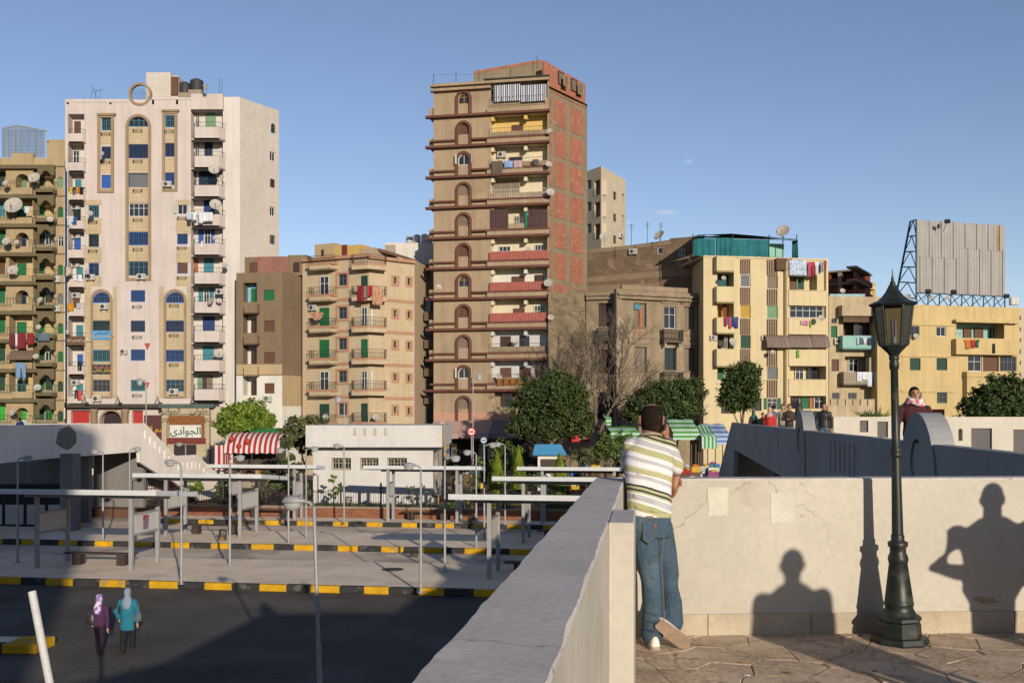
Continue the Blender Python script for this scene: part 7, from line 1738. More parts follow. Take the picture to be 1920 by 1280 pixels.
# ------------------------------------------------------------------ market: awnings, tents, stalls, signs
rw_ = stripes('red_white_awning', [(0, col(236, 222, 208)), (.5, col(190, 52, 44))], .42)
def awning_stall():
    f = Fac(424, 80, 527, 80); root = empty('striped_awning_stall', f.A, 'red and white striped curved awning over café tables', 'awning')
    u0, u1, z0, z1 = 0, f.w, f.uz(470, 848)[1], f.uz(470, 811)[1]; n = 10
    k = MB()
    for s in (0, .04): k.rings([[(x, 1.6 - 2.2 * math.sin(t), z1 - s - (z1 - z0) * (1 - math.cos(t)) + .04 * math.sin(x * 9) * (t / 1.5)) for x in [u0 + (u1 - u0) * q / 40 for q in range(41)]] for t in [math.pi / 2 * j / n for j in range(n + 1)]], rw_, False, True, False)
    k.build('canopy', root, f.M)
    for x in (.2, f.w / 2, f.w - .2): MB().tube([(x, -.5, 0), (x, -.5, z0 + .1)], .05, dark_iron, 6).build('post', root, f.M)
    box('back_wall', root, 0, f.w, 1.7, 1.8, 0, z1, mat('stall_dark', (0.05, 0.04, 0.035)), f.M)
    k = MB(); k.rings([[(-.9 + .5 * j, -.2 + .08 * math.sin(j * 2), z) for j in range(4)] for z in (z0 + .6, z0 - .6, z0 - 1.4)], rw_, False, True, False); k.build('side_curtain', root, f.M)
    slabbox(root, 'green_roof', Sub(f, 3), 470, 803, 542, 813, -3, 0, mat('green_felt', col(40, 120, 64), .9, .15, 1))
    for px, py in ((434, 822), (464, 827), (448, 836)):
        u, z = f.uz(px, py, .5); tag(MB().lathe([(.02, -.3), (.2, -.1), (.22, .05), (.12, .2), (.02, .22)], flat('lantern_red', col(206, 70, 40)), 10).build('paper_lantern', None, f.at(u, z, .55)), 'red paper lantern hanging before the striped awning', 'lantern', 'red lanterns')
awning_stall()
wood_o = flat('chair_wood', col(206, 140, 70)); rcl = flat('table_cloth_red', col(196, 60, 60))
for i, (px, Y) in enumerate([(447, 78.5), (465, 77.5), (484, 78.5), (503, 77.6), (520, 78.6)]):
    b = Vector(S0(px, Y)); root = empty('cafe_table', b, 'café table under the striped awning', 'table', 'café tables')
    MB().lathe([(.5, 1.75), (.5, 1.79)], rcl if i % 2 else wood_o, 14).build('tabletop', root, Matrix.Translation(b)); MB().tube([(0, 0, .0), (0, 0, 1.75)], .05, dark_iron, 6).build('leg', root, Matrix.Translation(b))
    for q in (-.75, .75):
        r2 = empty('cafe_chair', b + Vector((q, 0, 0)), 'wooden café chair under the striped awning', 'chair', 'café chairs'); M = Matrix.Translation(b + Vector((q, -.1, 1.0)))
        MB().box(-.2, .2, -.2, .2, .42, .46, wood_o).build('seat', r2, M); MB().box(-.2, .2, .18, .21, .46, .95, wood_o).build('backrest', r2, M)
        for x, y in ((-.18, -.18), (.18, -.18), (-.18, .18), (.18, .18)): MB().box(x - .02, x + .02, y - .02, y + .02, 0, .42, wood_o).build('leg', r2, M)
o = struct(box('cafe_terrace', None, S0(415, 80)[0], S0(540, 80)[0], 76.2, 83, 0, 1.0, concrete))
gw = stripes('green_white_tent', [(0, col(206, 222, 196)), (.5, col(96, 160, 70))], .34, 'Z'); gx_ = stripes('green_white_drape', [(0, col(206, 222, 196)), (.5, col(84, 160, 76))], .30, 'X'); bw_ = stripes('blue_white_tent', [(0, col(200, 206, 214)), (.5, col(110, 140, 190))], .36, 'Z')
def tent(px0, px1, py0, py1, Y, m, label, drop=.6, m2=None):
    f = Fac(px0, Y, px1, Y); root = empty('market_tent', f.A, label, 'tent', 'market tents'); u1 = f.w; zt, zb = f.uz(px0, py0)[1], f.uz(px0, py1)[1]
    k = MB(); rr = random.Random(int(px0)); n = 14
    for s in (0, .03): k.rings([[(u1 * j / n, y, z - s + .035 * math.sin(j * .8 + px0)) for j in range(n + 1)] for y, z in ((3.2, zt), (1.6, zt - (zt - zb) * .35), (0, zb + drop), (-.03, zb))], m, False, True, False)
    k.build('canopy', root, f.M)
    for x in (.1, u1 - .1):
        for y in (.05, 3.1): MB().tube([(x, y, 0), (x, y, zb + drop - .05 if y < 1 else zt - .1)], .045, barkd, 6).build('pole', root, f.M)
    return root
tent(1262, 1312, 786, 824, 78, gw, 'green and white striped tent right of the leaning man'); tent(1316, 1344, 798, 840, 77, gx_, 'green and white tent with vertical stripes near the bridge end', .9); tent(1325, 1372, 795, 832, 82, bw_, 'blue and white striped tent behind the bridge end'); tent(1145, 1200, 800, 822, 80, gw, 'pale green striped tent behind the leafy bush'); tent(1136, 1146, 776, 796, 84, gw, 'small green striped awning scrap beside the leafless tree')
# kiosk with blue roof
b = Vector(S0(1030, 76)); root = empty('blue_roof_stall', b, 'small white stall with a bright blue pitched roof under the big tree', 'stall'); M = Matrix.Translation(b); bl = flat('roof_blue', col(86, 160, 196))
MB().box(-.9, .9, -.6, .6, .0, 3.0, whiteb).build('body', root, M); MB().box(-.7, .7, -.63, -.6, 1.6, 2.7, mat('stall_dark', (0, 0, 0))).build('hatch', root, M)
k = MB(); k.rings([[(-1.3, -1, 3.0), (1.3, -1, 3.0), (1.3, 1, 3.0), (-1.3, 1, 3.0)], [(-1.1, -.02, 3.8), (.9, -.02, 3.8), (.9, .02, 3.8), (-1.1, .02, 3.8)]], bl, True, False); k.build('roof', root, M)
# red sign and stalls
rs = flat('sign_red', col(206, 40, 40)); f = Fac(1064, 88, 1107, 88); root = empty('red_shop_sign', f.A, 'red shop sign with white lettering under the big tree', 'sign'); slabbox(root, 'board', f, 1064, 814, 1106, 828, -.1, 0, rs)
for p in (1068, 1102): slabbox(root, 'post', f, p, 828, p + 1.5, 905, -.08, -.02, dark_iron)
u, z = f.uz(1096, 820, .02); sign_text(root, ar('اسيا'), f.at(u, z, .02), .6, flat('sign_white', (0, 0, 0)))
f2 = Fac(1733, 66, 1770, 66); root = empty('red_notice_sign', f2.A, 'red sign with white lettering right of the man in the scarf', 'sign'); slabbox(root, 'board', f2, 1749, 767, 1771, 781, -.1, 0, rs); u, z = f2.uz(1760, 773, .02); sign_text(root, ar('حديد'), f2.at(u, z, .02), .3, flat('sign_white', (0, 0, 0)))
for p in (1751, 1768): slabbox(root, 'post', f2, p, 781, p + 1, 790, -.08, -.02, dark_iron)
MB().tube([f2.at(f2.uz(1760, 790)[0], 0, .05).translation, f2.at(f2.uz(1760, 790)[0], 5.9, .05).translation], .06, dark_iron, 6).build('mast', root)
# heaped goods and crates along the market
rr = random.Random(12); gc = [(206, 60, 50), (60, 120, 180), (226, 180, 60), (230, 224, 214), (60, 140, 80), (230, 130, 50), (180, 90, 140), (240, 240, 236)]
zones = [(1058, 1112, 838, 870, 82, 14), (1282, 1345, 872, 892, 72, 26), (1050, 1125, 868, 900, 74, 18), (846, 905, 855, 872, 80, 12), (410, 440, 880, 900, 74, 6)]
cn = 0
for a, c, y0, y1, Y, n in zones:
    for i in range(n):
        px = rr.uniform(a, c); Yq = Y + rr.uniform(-2, 3); b = Vector(S0(px, Yq)); rgb = gc[rr.randrange(8)]; w, d, h = rr.uniform(.25, .5), rr.uniform(.2, .4), rr.uniform(.25, .5); M = Matrix.Translation(b + Vector((0, 0, 0.5 if Y < 76 else 0))) @ RZ(rr.uniform(-.6, .6)) ; tall = rr.choice((0, 0, .55, .95, 1.4)); root = empty('market_crate', b, '%s crate of market goods' % {206: 'red', 60: 'blue' if rgb[1] == 120 else 'green', 226: 'yellow', 230: 'pale' if rgb[1] == 224 else 'orange', 180: 'mauve', 240: 'white'}[rgb[0]], 'crate', 'market goods')
        if tall: MB().box(-w, w, -d, d, 0, tall, mat('trestle_wood', col(120, 92, 64))).build('stand', root, M)
        M2 = M @ TR(0, 0, tall + .004); k = MB(); t = .03; k.box(-w, w, -d, -d + t, 0, h, cm(rgb)).box(-w, w, d - t, d, 0, h, cm(rgb)).box(-w, -w + t, -d + t, d - t, 0, h, cm(rgb)).box(w - t, w, -d + t, d - t, 0, h, cm(rgb)).box(-w, w, -d, d, 0, t, cm(rgb)); k.build('box', root, M2)
        k = MB()
        g2 = cm(gc[rr.randrange(8)])
        for q in range(5): k.lathe([(.02, -.12), (.1, -.06), (.12, 0), (.09, .07), (.02, .11)], g2, 7, (rr.uniform(-w * .6, w * .6), rr.uniform(-d * .6, d * .6), h + rr.uniform(-.03, .1)))
        k.build('goods', root, M2)
# tall street lamps and road signs beyond the garden
for px, top, Y, d, lb in ((887, 705, 70, 1, 'tall street lamp before the tall tan tower'), (274, 714, 66, -1, 'tall pale street lamp before the pink tower shops'), (646, 748, 66, -1, 'street lamp behind the kiosk before the beige corner house'), (348, 832, 64, -1, 'low street lamp behind the stair parapet')):
    h = EYE + (HY - top) / F * Y; M = Matrix.Translation(Vector(S0(px, Y))) @ RZ(0.1 if d > 0 else math.pi - .1) @ SCL(1.1, 1.1, h / 4.45); tag(dup(cob, M), lb, 'street lamp', 'street lamps beyond the garden')
for px, py, r, c1, lb in ((884, 809, 8, rs, 'round red-rimmed road sign on the tall lamp'), (907, 825, 6.5, flat('sign_blue', col(70, 110, 140)), 'round blue road sign left of the conifer')):
    c = at(px, py, 69.5); rad = r / F * 69.5; root = empty('road_sign', (c.x, c.y, 0), lb, 'road sign'); M = Matrix.Translation(c) @ Matrix.Rotation(R(90), 4, 'X') @ RZ(0)
    MB().lathe([(rad, 0), (rad, .03)], c1, 20).build('plate', root, M); MB().lathe([(rad * .72, .031), (rad * .72, .036)], flat('sign_white', (0, 0, 0)), 20).build('plate_face', root, M); MB().box(-rad * .5, rad * .5, -.06, .06, .037, .042, c1).build('plate_bar', root, M); MB().tube([(c.x, c.y + .08, 0), (c.x, c.y + .08, c.z + rad)], .04, steel_g, 6).build('post', root)
# small post lamp on the walkway wall
c = at(1498, 770, 27.5); root = empty('walkway_lantern', (c.x, c.y, WD), 'small dark lantern on a post behind the far round-topped wall post', 'lamp post'); MB().lathe([(.035, 0), (.03, 1.2)], dark_iron, 8, (c.x, c.y, WD)).build('post', root); MB().lathe([(.06, 1.2), (.1, 1.25), (.11, 1.5), (.07, 1.58), (.02, 1.62)], dark_iron, 8, (c.x, c.y, WD)).build('lantern', root)

# ------------------------------------------------------------------ tall house behind the viewer whose shade lies over the left of the yard
bh = empty('shade_casting_house', (-14, -37, 0), 'plain tall house behind the viewer whose shadow darkens the left of the yard', 'apartment building')
shell(bh, 'walls', [(-44, -30), (8.1, -30), (8.1, -44), (-44, -44)], 0, 26, tanp, concrete)

# ------------------------------------------------------------------ people
def fuse(name, k, m, parent, voxel, smooth=2, M=I4):
    """one continuous surface from overlapping lofts; k in world metres, the object keeps the frame M"""
    inv = M.inverted(); me = bpy.data.meshes.new('tmp'); me.from_pydata([tuple(inv @ Vector(v)) for v in k.v], [], k.f)
    bm = bmesh.new(); bm.from_mesh(me); bmesh.ops.remove_doubles(bm, verts=bm.verts, dist=1e-5); bmesh.ops.recalc_face_normals(bm, faces=bm.faces); bm.to_mesh(me); bm.free()
    ob = bpy.data.objects.new('tmp', me)
    r = ob.modifiers.new('r', 'REMESH'); r.mode = 'VOXEL'; r.voxel_size = voxel
    s = ob.modifiers.new('s', 'SMOOTH'); s.iterations = smooth; s.factor = .5
    out = bake(ob); bpy.data.meshes.remove(me)
    out.materials.clear(); out.materials.append(m); out.name = name
    out.polygons.foreach_set('use_smooth', [True] * len(out.polygons))
    return new(name, out, parent, M)
def limb(k, pts, rs, n=10, flat_=None):
    """tapering round limb with rounded ends"""
    pts = [Vector(p) for p in pts]; d0 = (pts[0] - pts[1]).normalized(); d1 = (pts[-1] - pts[-2]).normalized()
    P = [pts[0] + d0 * rs[0] * .9, pts[0] + d0 * rs[0] * .55] + pts + [pts[-1] + d1 * rs[-1] * .55, pts[-1] + d1 * rs[-1] * .9]
    k.tube(P, [rs[0] * .35, rs[0] * .8] + list(rs) + [rs[-1] * .8, rs[-1] * .35], None, n)
def rings_body(k, secs, fx, n=18):
    """elliptic sections: (centre, half width, half depth); fx = right-hand unit vector"""
    fx = Vector(fx).normalized(); out = []
    for c, a, b in secs:
        c = Vector(c); fy = Vector((0, 0, 1)).cross(fx); out.append([c + fx * (a * math.copysign(abs(math.cos(t)) ** .85, math.cos(t))) + fy * (b * math.copysign(abs(math.sin(t)) ** .85, math.sin(t))) for t in [2 * math.pi * j / n for j in range(n)]])
    k.rings(out, None)
def hand(k, wrist, d, side, s=1.0, curl=.5, spread=1.0):
    """palm, four unequal bent fingers and a thumb from its side; d = pointing direction, side = towards the thumb"""
    wrist = Vector(wrist); d = Vector(d).normalized(); side = Vector(side); side = (side - d * side.dot(d)).normalized(); nrm = d.cross(side)
    limb(k, [wrist, wrist + d * .04 * s, wrist + d * .085 * s], [.024 * s, .034 * s, .036 * s], 8)
    for i, L in enumerate((.068, .078, .072, .055)):
        o = wrist + d * .085 * s + side * (.027 - .018 * i) * s * spread; a = o + d * L * .5 * s; b = a + (d * math.cos(curl) + nrm * math.sin(curl)) * L * .35 * s; c = b + (d * math.cos(curl * 2) + nrm * math.sin(curl * 2)) * L * .3 * s; limb(k, [o, a, b, c], [.0098 * s, .0092 * s, .0085 * s, .0075 * s], 6)
    o = wrist + d * .03 * s + side * .026 * s; a = o + (d * .6 + side * .7) * .035 * s; b = a + (d * .9 + side * .25 + nrm * .3) * .03 * s; limb(k, [o, a, b], [.013 * s, .011 * s, .009 * s], 6)
def head_parts(k, c, fwd, s=1.0, tilt=0.0):
    """skull, jaw, nose, ears; c = centre between the ears"""
    f = Vector(fwd).normalized(); u = Vector((0, 0, 1)); u = (u - f * u.dot(f)).normalized(); r = f.cross(u); c = Vector(c)
    sec = [(-.115, .045, .05, .035), (-.10, .058, .07, .028), (-.06, .068, .085, .015), (-.01, .076, .095, 0), (.04, .078, .10, -.004), (.08, .068, .088, -.008), (.108, .045, .06, -.01), (.12, .018, .025, -.01)]
    out = []
    for z, a, b, o in sec: out.append([c + u * z * s + f * o * s + r * a * s * math.cos(t) + f * b * s * math.sin(t) for t in [2 * math.pi * j / 16 for j in range(16)]])
    k.rings(out, None)
    limb(k, [c + f * .092 * s + u * .02 * s, c + f * .112 * s - u * .022 * s], [.010 * s, .017 * s], 6)                        # nose
    limb(k, [c + f * .088 * s - u * .062 * s + r * .02 * s, c + f * .088 * s - u * .062 * s - r * .02 * s], [.010 * s, .010 * s], 6)   # mouth
    limb(k, [c + f * .082 * s + u * .032 * s + r * .038 * s, c + f * .090 * s + u * .034 * s, c + f * .082 * s + u * .032 * s - r * .038 * s], [.010 * s] * 3, 6)   # brow
    for q in (-1, 1): limb(k, [c + r * q * .086 * s - f * .012 * s + u * .022 * s, c + r * q * .084 * s - f * .004 * s - u * .024 * s], [.017 * s, .012 * s], 6)   # ears
    return f, u, r
def face_marks(parent, c, f, u, r, s, hair):
    dk = flat('eye_dark', (0.012, 0.01, 0.01), .3); lip = flat('lip', (0.16, 0.07, 0.055))
    for q in (-1, 1):
        MB().lathe([(.004, -.006), (.011, -.003), (.012, 0), (.011, .003), (.004, .006)], dk, 8).build('eye', parent, Matrix.Translation(Vector(c) + f * .088 * s + u * .012 * s + r * q * .032 * s) @ SCL(s))
        k = MB(); k.tube([Vector(c) + f * .092 * s + u * .032 * s + r * q * .016 * s, Vector(c) + f * .092 * s + u * .037 * s + r * q * .034 * s, Vector(c) + f * .078 * s + u * .03 * s + r * q * .052 * s], .006 * s, hair, 5); k.build('eyebrow', parent)
    k = MB(); k.tube([Vector(c) + f * .092 * s - u * .062 * s + r * .022 * s, Vector(c) + f * .100 * s - u * .06 * s, Vector(c) + f * .092 * s - u * .062 * s - r * .022 * s], .006 * s, lip, 5); k.build('mouth', parent)
hair_b = mat('black_hair', (0.012, 0.010, 0.009), .85, .3, 30, 0, .6, 150, spec=.15)
skin_a = mat('skin_brown', (0.22, 0.105, 0.06), .5, .08, 6, 0, .1, 60); skin_b = mat('skin_light_brown', (0.33, 0.18, 0.115), .5, .08, 6, 0, .1, 60)
def hair_cap(parent, c, f, u, r, s, m, low=-.02, vox=.012):
    k = MB(); c = Vector(c); out = []
    for z, a, b, o in [(low, .081, .082, -.028), (.02, .084, .088, -.022), (.06, .083, .098, -.014), (.09, .071, .09, -.010), (.116, .048, .064, -.010), (.130, .02, .03, -.010)]: out.append([c + u * z * s + f * o * s + r * a * s * math.cos(t) + f * b * s * math.sin(t) for t in [2 * math.pi * j / 16 for j in range(16)]])
    k.rings(out, None); k.m = [0] * len(k.f); return fuse('hair', k, m, parent, vox * s, 2)
class Fig:
    """standing or walking figure; local x right, y forward, z up, placed at base with yaw"""
    def __init__(s, base, yaw, H): s.b = Vector(base); s.M = Matrix.Translation(s.b) @ RZ(yaw) @ SCL(H / 1.72); s.q = H / 1.72; s.f = (RZ(yaw) @ Vector((0, 1, 0))); s.r = (RZ(yaw) @ Vector((1, 0, 0)))
    def p(s, x, y, z): return s.M @ Vector((x, y, z))
def person(name, label, base, yaw, H, top, bottom, skin, hair=hair_b, vox=.022, stride=.0, arms='down', hijab=None, longtop=False, face=True, female=False, seat=False, shoe=None, wide=1.0):
    F_ = Fig(base, yaw, H); P = F_.p; q = F_.q; L = lambda *a: [v * q for v in a]; sw = (.17 if female else .195) * wide
    hands = {'close': ((-sw - .005, .05, .82), (sw + .005, .05, .82)), 'down': ((-sw - .05, .0, .80), (sw + .05, .0, .80)), 'walk': ((-sw - .06, .14, .83), (sw + .06, -.12, .82)), 'phone': ((-.02, .26, 1.12), (.06, .27, 1.12)), 'bag': ((-sw - .03, .02, .9), (sw + .07, -.05, .80)), 'out': ((-.22, .08, 1.06), (sw + .05, .02, .8))}[arms]
    elb = {'close': ((-sw - .02, .0, 1.10), (sw + .02, .0, 1.10)), 'down': ((-sw - .055, -.02, 1.10), (sw + .055, -.02, 1.10)), 'walk': ((-sw - .06, -.02, 1.10), (sw + .06, -.1, 1.10)), 'phone': ((-sw - .05, .05, 1.12), (sw + .05, .05, 1.12)), 'bag': ((-sw - .10, -.05, 1.12), (sw + .06, -.06, 1.10)), 'out': ((-sw - .13, .0, 1.14), (sw + .05, -.02, 1.1))}[arms]
    sh = ((-sw + .012, 0, 1.355), (sw - .012, 0, 1.355)); hip = ((-.085, 0, .90), (.085, 0, .90)); kn = ((-.09, .03 + stride * .5, .49), (.09, .03 - stride * .5, .49)); an = ((-.09, stride, .09), (.09, -stride, .09 + (.05 if stride else 0)))
    k = MB(); rings_body(k, [(P(0, 0, .86), .13 * q, .09 * q), (P(0, 0, 1.05), .12 * q, .09 * q), (P(0, 0, 1.3), .15 * q, .10 * q), (P(0, 0, 1.44), .10 * q, .07 * q), (P(0, 0, 1.50), .05 * q, .05 * q)], F_.r)
    limb(k, [P(0, -.01, 1.42), P(0, .01, 1.54)], L(.055 * wide, .05 * wide)); c = P(0, .02, 1.60); f, u, r = head_parts(k, c, F_.f, q)
    for i in (0, 1):
        limb(k, [P(*sh[i]), P(*elb[i]), P(*hands[i])], L(.045, .036, .026), 8); d = P(*hands[i]) - P(*elb[i]); hand(k, P(*hands[i]), d, F_.f, q, .5)
        limb(k, [P(*hip[i]), P(*kn[i]), P(*an[i])], L(.075, .05, .035), 8)
    k.m = [0] * len(k.f); body = fuse(name, k, skin, None, vox * .8, 1); tag(body, label, 'person')
    # clothes
    k = MB(); b0 = .60 if longtop else .84; hw = .165 if not longtop else .19
    rings_body(k, [(P(0, 0, b0), hw * q, .125 * q), (P(0, 0, .95), .162 * q * wide, .12 * q), (P(0, 0, 1.12), .15 * q * wide, .115 * q), (P(0, .01, 1.30), .175 * q * wide, .125 * q), (P(0, 0, 1.385), .16 * q * wide, .10 * q), (P(0, 0, 1.43), .118 * q * wide, .08 * q), (P(0, 0, 1.475), .072 * q * wide, .066 * q)], F_.r)
    for i in (0, 1): a, b, c2 = Vector(P(*sh[i])), Vector(P(*elb[i])), Vector(P(*hands[i])); limb(k, [a, b, b.lerp(c2, .86)], L(.066 * wide, .058 * wide, .046 * wide), 8)
    k.m = [0] * len(k.f); fuse('jacket' if not female else 'tunic', k, top, body, vox, 2)
    k = MB(); rings_body(k, [(P(0, 0, .78), .14 * q, .11 * q), (P(0, 0, .92), .15 * q, .115 * q), (P(0, 0, .98), .14 * q, .105 * q)], F_.r)
    for i in (0, 1): limb(k, [P(*hip[i]), P(*kn[i]), P(an[i][0], an[i][1], an[i][2] + .03)], L(.095, .085, .085) if female else L(.095, .072, .062), 8)
    k.m = [0] * len(k.f); fuse('trousers', k, bottom, body, vox, 2)
    for i in (0, 1):
        k = MB(); a = an[i]; limb(k, [P(a[0], a[1] - .04, a[2] - .045), P(a[0], a[1] + .06, a[2] - .055), P(a[0], a[1] + .15, a[2] - .06)], L(.042, .042, .034), 8); k.m = [0] * len(k.f); fuse('shoe', k, shoe or flat('shoe_black', (.015, .014, .014)), body, vox, 1)
    if hijab:
        k = MB(); secs = [(.128, .03, .04, -.01), (.10, .075, .09, -.008), (.04, .092, .112, -.014), (-.04, .088, .108, -.02), (-.12, .085, .10, -.02), (-.17, .13, .12, -.01), (-.24, .17, .14, -.01), (-.33, .15, .14, -.03), (-.42, .09, .08, -.08)]; out = []
        for z, a, b, o in secs: out.append([Vector(c) + u * z * q + f * o * q + r * a * q * math.cos(t) + f * b * q * math.sin(t) for t in [2 * math.pi * j / 16 for j in range(16)]])
        k.rings(out, None); k.m = [0] * len(k.f); fuse('headscarf', k, hijab, body, vox * .8, 2)
        if face:
            k = MB(); limb(k, [Vector(c) + f * .085 * q + u * .05 * q, Vector(c) + f * .088 * q - u * .08 * q], L(.055, .045), 10); k.m = [0] * len(k.f); fuse('face', k, skin, body, vox * .5, 1)
    elif hair: hair_cap(body, c, f, u, r, q, hair, vox=vox * .6)
    if face: face_marks(body, c, f, u, r, q, hair_b)
    return body, F_, c, (f, u, r)

denim = mat('denim', (0.045, 0.078, 0.115), .9, .25, 3.5, 0, .35, 120, fine=.25, dirt=((0.10, 0.145, 0.185), 3.0, .55, .55))
def leaning_man():
    V = Vector; k = MB(); vx = .0085
    fwd = V((-.10, 1, -.12)).normalized(); hc = V((1.012, 7.235, 6.052))
    rings_body(k, [((.97, 6.98, 5.30), .13, .10), ((.965, 7.01, 5.50), .13, .10), ((.97, 7.10, 5.72), .15, .10), ((.985, 7.17, 5.87), .12, .08), ((1.0, 7.20, 5.95), .06, .06)], (1, .05, 0))
    limb(k, [(1.0, 7.19, 5.90), (1.01, 7.225, 6.02)], [.064, .058]); f, u, r = head_parts(k, hc, fwd, 1.0)
    shR, elR, wrR = V((1.115, 7.17, 5.865)), V((1.205, 7.27, 5.685)), V((1.135, 7.335, 5.925))
    limb(k, [shR, elR], [.05, .044]); limb(k, [elR, elR.lerp(wrR, .35), wrR], [.044, .043, .028]); hand(k, wrR, V((-.16, -.03, 1)), V((-.6, -.75, 0)), 1.0, -.45)
    shL, elL, wrL = V((.86, 7.17, 5.865)), V((.865, 7.40, 5.675)), V((1.205, 7.285, 5.665))
    limb(k, [shL, elL], [.05, .042]); limb(k, [elL, elL.lerp(wrL, .4), wrL], [.042, .04, .028]); hand(k, wrL, V((-.22, -.12, -1)), V((.6, -.6, 0)), 1.12, .35)
    hipL, knL, anL = V((.925, 6.99, 5.33)), V((.985, 6.985, 4.93)), V((.985, 7.0, 4.55)); hipR, knR, anR = V((1.045, 7.03, 5.33)), V((1.125, 7.17, 4.93)), V((1.12, 7.02, 4.60))
    limb(k, [hipL, knL, anL], [.085, .06, .04]); limb(k, [hipR, knR, anR], [.085, .06, .04])
    k.m = [0] * len(k.f); skin = mat('skin_brown_warm', (0.27, 0.125, 0.068), .48, .10, 7, 0, .15, 70)
    body = fuse('person', k, skin, None, vx, 2); tag(body, 'man in striped polo shirt and jeans leaning on the wall with a phone', 'person')
    # polo shirt
    k = MB(); rings_body(k, [((.97, 6.985, 5.385), .150, .122), ((.967, 6.995, 5.45), .158, .128), ((.965, 7.01, 5.54), .155, .126), ((.968, 7.06, 5.66), .168, .128), ((.975, 7.10, 5.75), .178, .128), ((.985, 7.15, 5.84), .168, .112), ((.995, 7.18, 5.91), .115, .088), ((1.0, 7.195, 5.945), .075, .072)], (1, .05, -.06), 24)
    limb(k, [shR, shR.lerp(elR, .5), shR.lerp(elR, .82)], [.072, .070, .068], 12); limb(k, [shL, shL.lerp(elL, .8)], [.07, .062], 10)
    for z0, w, a in ((5.50, .012, .3), (5.58, .010, -.2), (5.44, .012, .15), (5.66, .008, .35)):       # soft folds at the back
        k.tube([(.84, 6.90 + (z0 - 5.5) * .28, z0 + .12 * a), (.97, 6.872 + (z0 - 5.5) * .30, z0), (1.09, 6.90 + (z0 - 5.5) * .30, z0 - .12 * a)], [w * .4, w, w * .4], None, 6)
    k.m = [0] * len(k.f)
    ol, wt, gy, dk, cr = (0.36, 0.35, 0.19), (0.62, 0.61, 0.62), (0.40, 0.39, 0.42), (0.03, 0.035, 0.045), (0.50, 0.49, 0.40)
    sm = stripes('polo_stripes', [(0, wt), (.09, gy), (.16, wt), (.24, ol), (.36, wt), (.40, gy), (.50, wt), (.53, ol), (.56, dk), (.595, ol), (.64, dk), (.675, wt), (.78, gy), (.84, wt), (.88, ol), (.97, cr)], .40, 'Z', .9, wave=.03)
    Ms = Matrix.Translation((.97, 7.0, 5.3)) @ Matrix.Rotation(R(17), 4, 'Y') @ Matrix.Rotation(R(-8), 4, 'X')
    shirt = fuse('polo_shirt', k, sm, body, vx, 2, Ms)
    k = MB(); k.tube([V((1.0, 7.195, 5.94)) + V((.078 * math.cos(t), .076 * math.sin(t), .022 * math.sin(t) * -1)) for t in [2 * math.pi * j / 20 for j in range(21)]], .011, None, 8); k.m = [0] * len(k.f); fuse('collar', k, flat('collar_beige', (.27, .24, .17), .9), shirt, .007, 1)
    # jeans
    k = MB(); rings_body(k, [((.985, 6.99, 5.24), .125, .115), ((.975, 6.985, 5.30), .142, .122), ((.972, 6.985, 5.37), .142, .118), ((.97, 6.985, 5.41), .138, .112)], (1, .05, 0), 20)
    limb(k, [hipL + V((.0, 0, -.02)), V((.955, 6.985, 5.12)), knL, V((.99, 6.985, 4.75)), anL + V((0, .0, .0))], [.100, .096, .080, .076, .082], 14); limb(k, [hipR + V((-.01, 0, -.02)), V((1.08, 7.09, 5.12)), knR, knR.lerp(anR, .5) + V((.015, 0, 0)), anR + V((.01, 0, .03))], [.100, .094, .080, .076, .080], 14)
    for z0, x0, w in ((4.60, .985, .011), (4.66, .99, .009), (4.72, .985, .008), (4.97, .98, .009)):      # creases
        k.tube([(x0 - .07, 6.93, z0 + .012), (x0, 6.897, z0), (x0 + .07, 6.93, z0 - .012)], [w * .4, w, w * .4], None, 6)
    k.m = [0] * len(k.f); jeans = fuse('jeans', k, denim, body, vx, 2)
    stitch = flat('denim_stitch', (0.16, 0.12, 0.07)); dd = flat('denim_pocket', (0.045, 0.08, 0.13), .9)
    # back pocket, waistband label, red tab, side seam
    pk = [(.905, 5.355), (.985, 5.345), (.982, 5.235), (.945, 5.205), (.905, 5.235)]
    def on_back(x, z): return V((x, 6.985 - .122 * math.sqrt(max(0, 1 - ((x - .975) / .150) ** 2)) - .008, z))
    k = MB(); k.poly([on_back(*p) for p in pk], dd); o = k.build('pocket', jeans)
    k = MB(); k.tube([on_back(*p) - V((0, .002, 0)) for p in pk + pk[:1]], .0022, stitch, 4); k.build('pocket_stitch', jeans)
    k = MB(); k.tube([on_back(.91, 5.30) - V((0, .003, 0)), on_back(.945, 5.275) - V((0, .003, 0)), on_back(.98, 5.30) - V((0, .003, 0))], .0022, stitch, 4); k.build('pocket_stitch', jeans)
    MB().poly([on_back(.93, 5.400), on_back(.975, 5.398), on_back(.975, 5.380), on_back(.93, 5.382)], flat('leather_label', (.16, .11, .06))).build('waist_label', jeans)
    MB().poly([on_back(.986, 5.345) - V((0, .004, 0)), on_back(.994, 5.345) - V((0, .004, 0)), on_back(.994, 5.325) - V((0, .004, 0)), on_back(.986, 5.325) - V((0, .004, 0))], flat('red_tab', (.5, .03, .03))).build('red_tab', jeans)
    k = MB(); k.tube([(1.045, 6.885, 5.39), (1.05, 6.885, 5.25), (1.035, 6.885, 5.10), (1.045, 6.895, 4.95), (1.055, 6.905, 4.8), (1.055, 6.905, 4.66)], .0028, stitch, 4); k.build('seam', jeans)
    # trainers: standing foot and the crossed foot showing its sole
    white_s = mat('trainer_white', (.62, .58, .52), .6, .1, 8); sole = mat('trainer_sole', (.30, .22, .16), .8, .2, 20, 0, .5, 120)
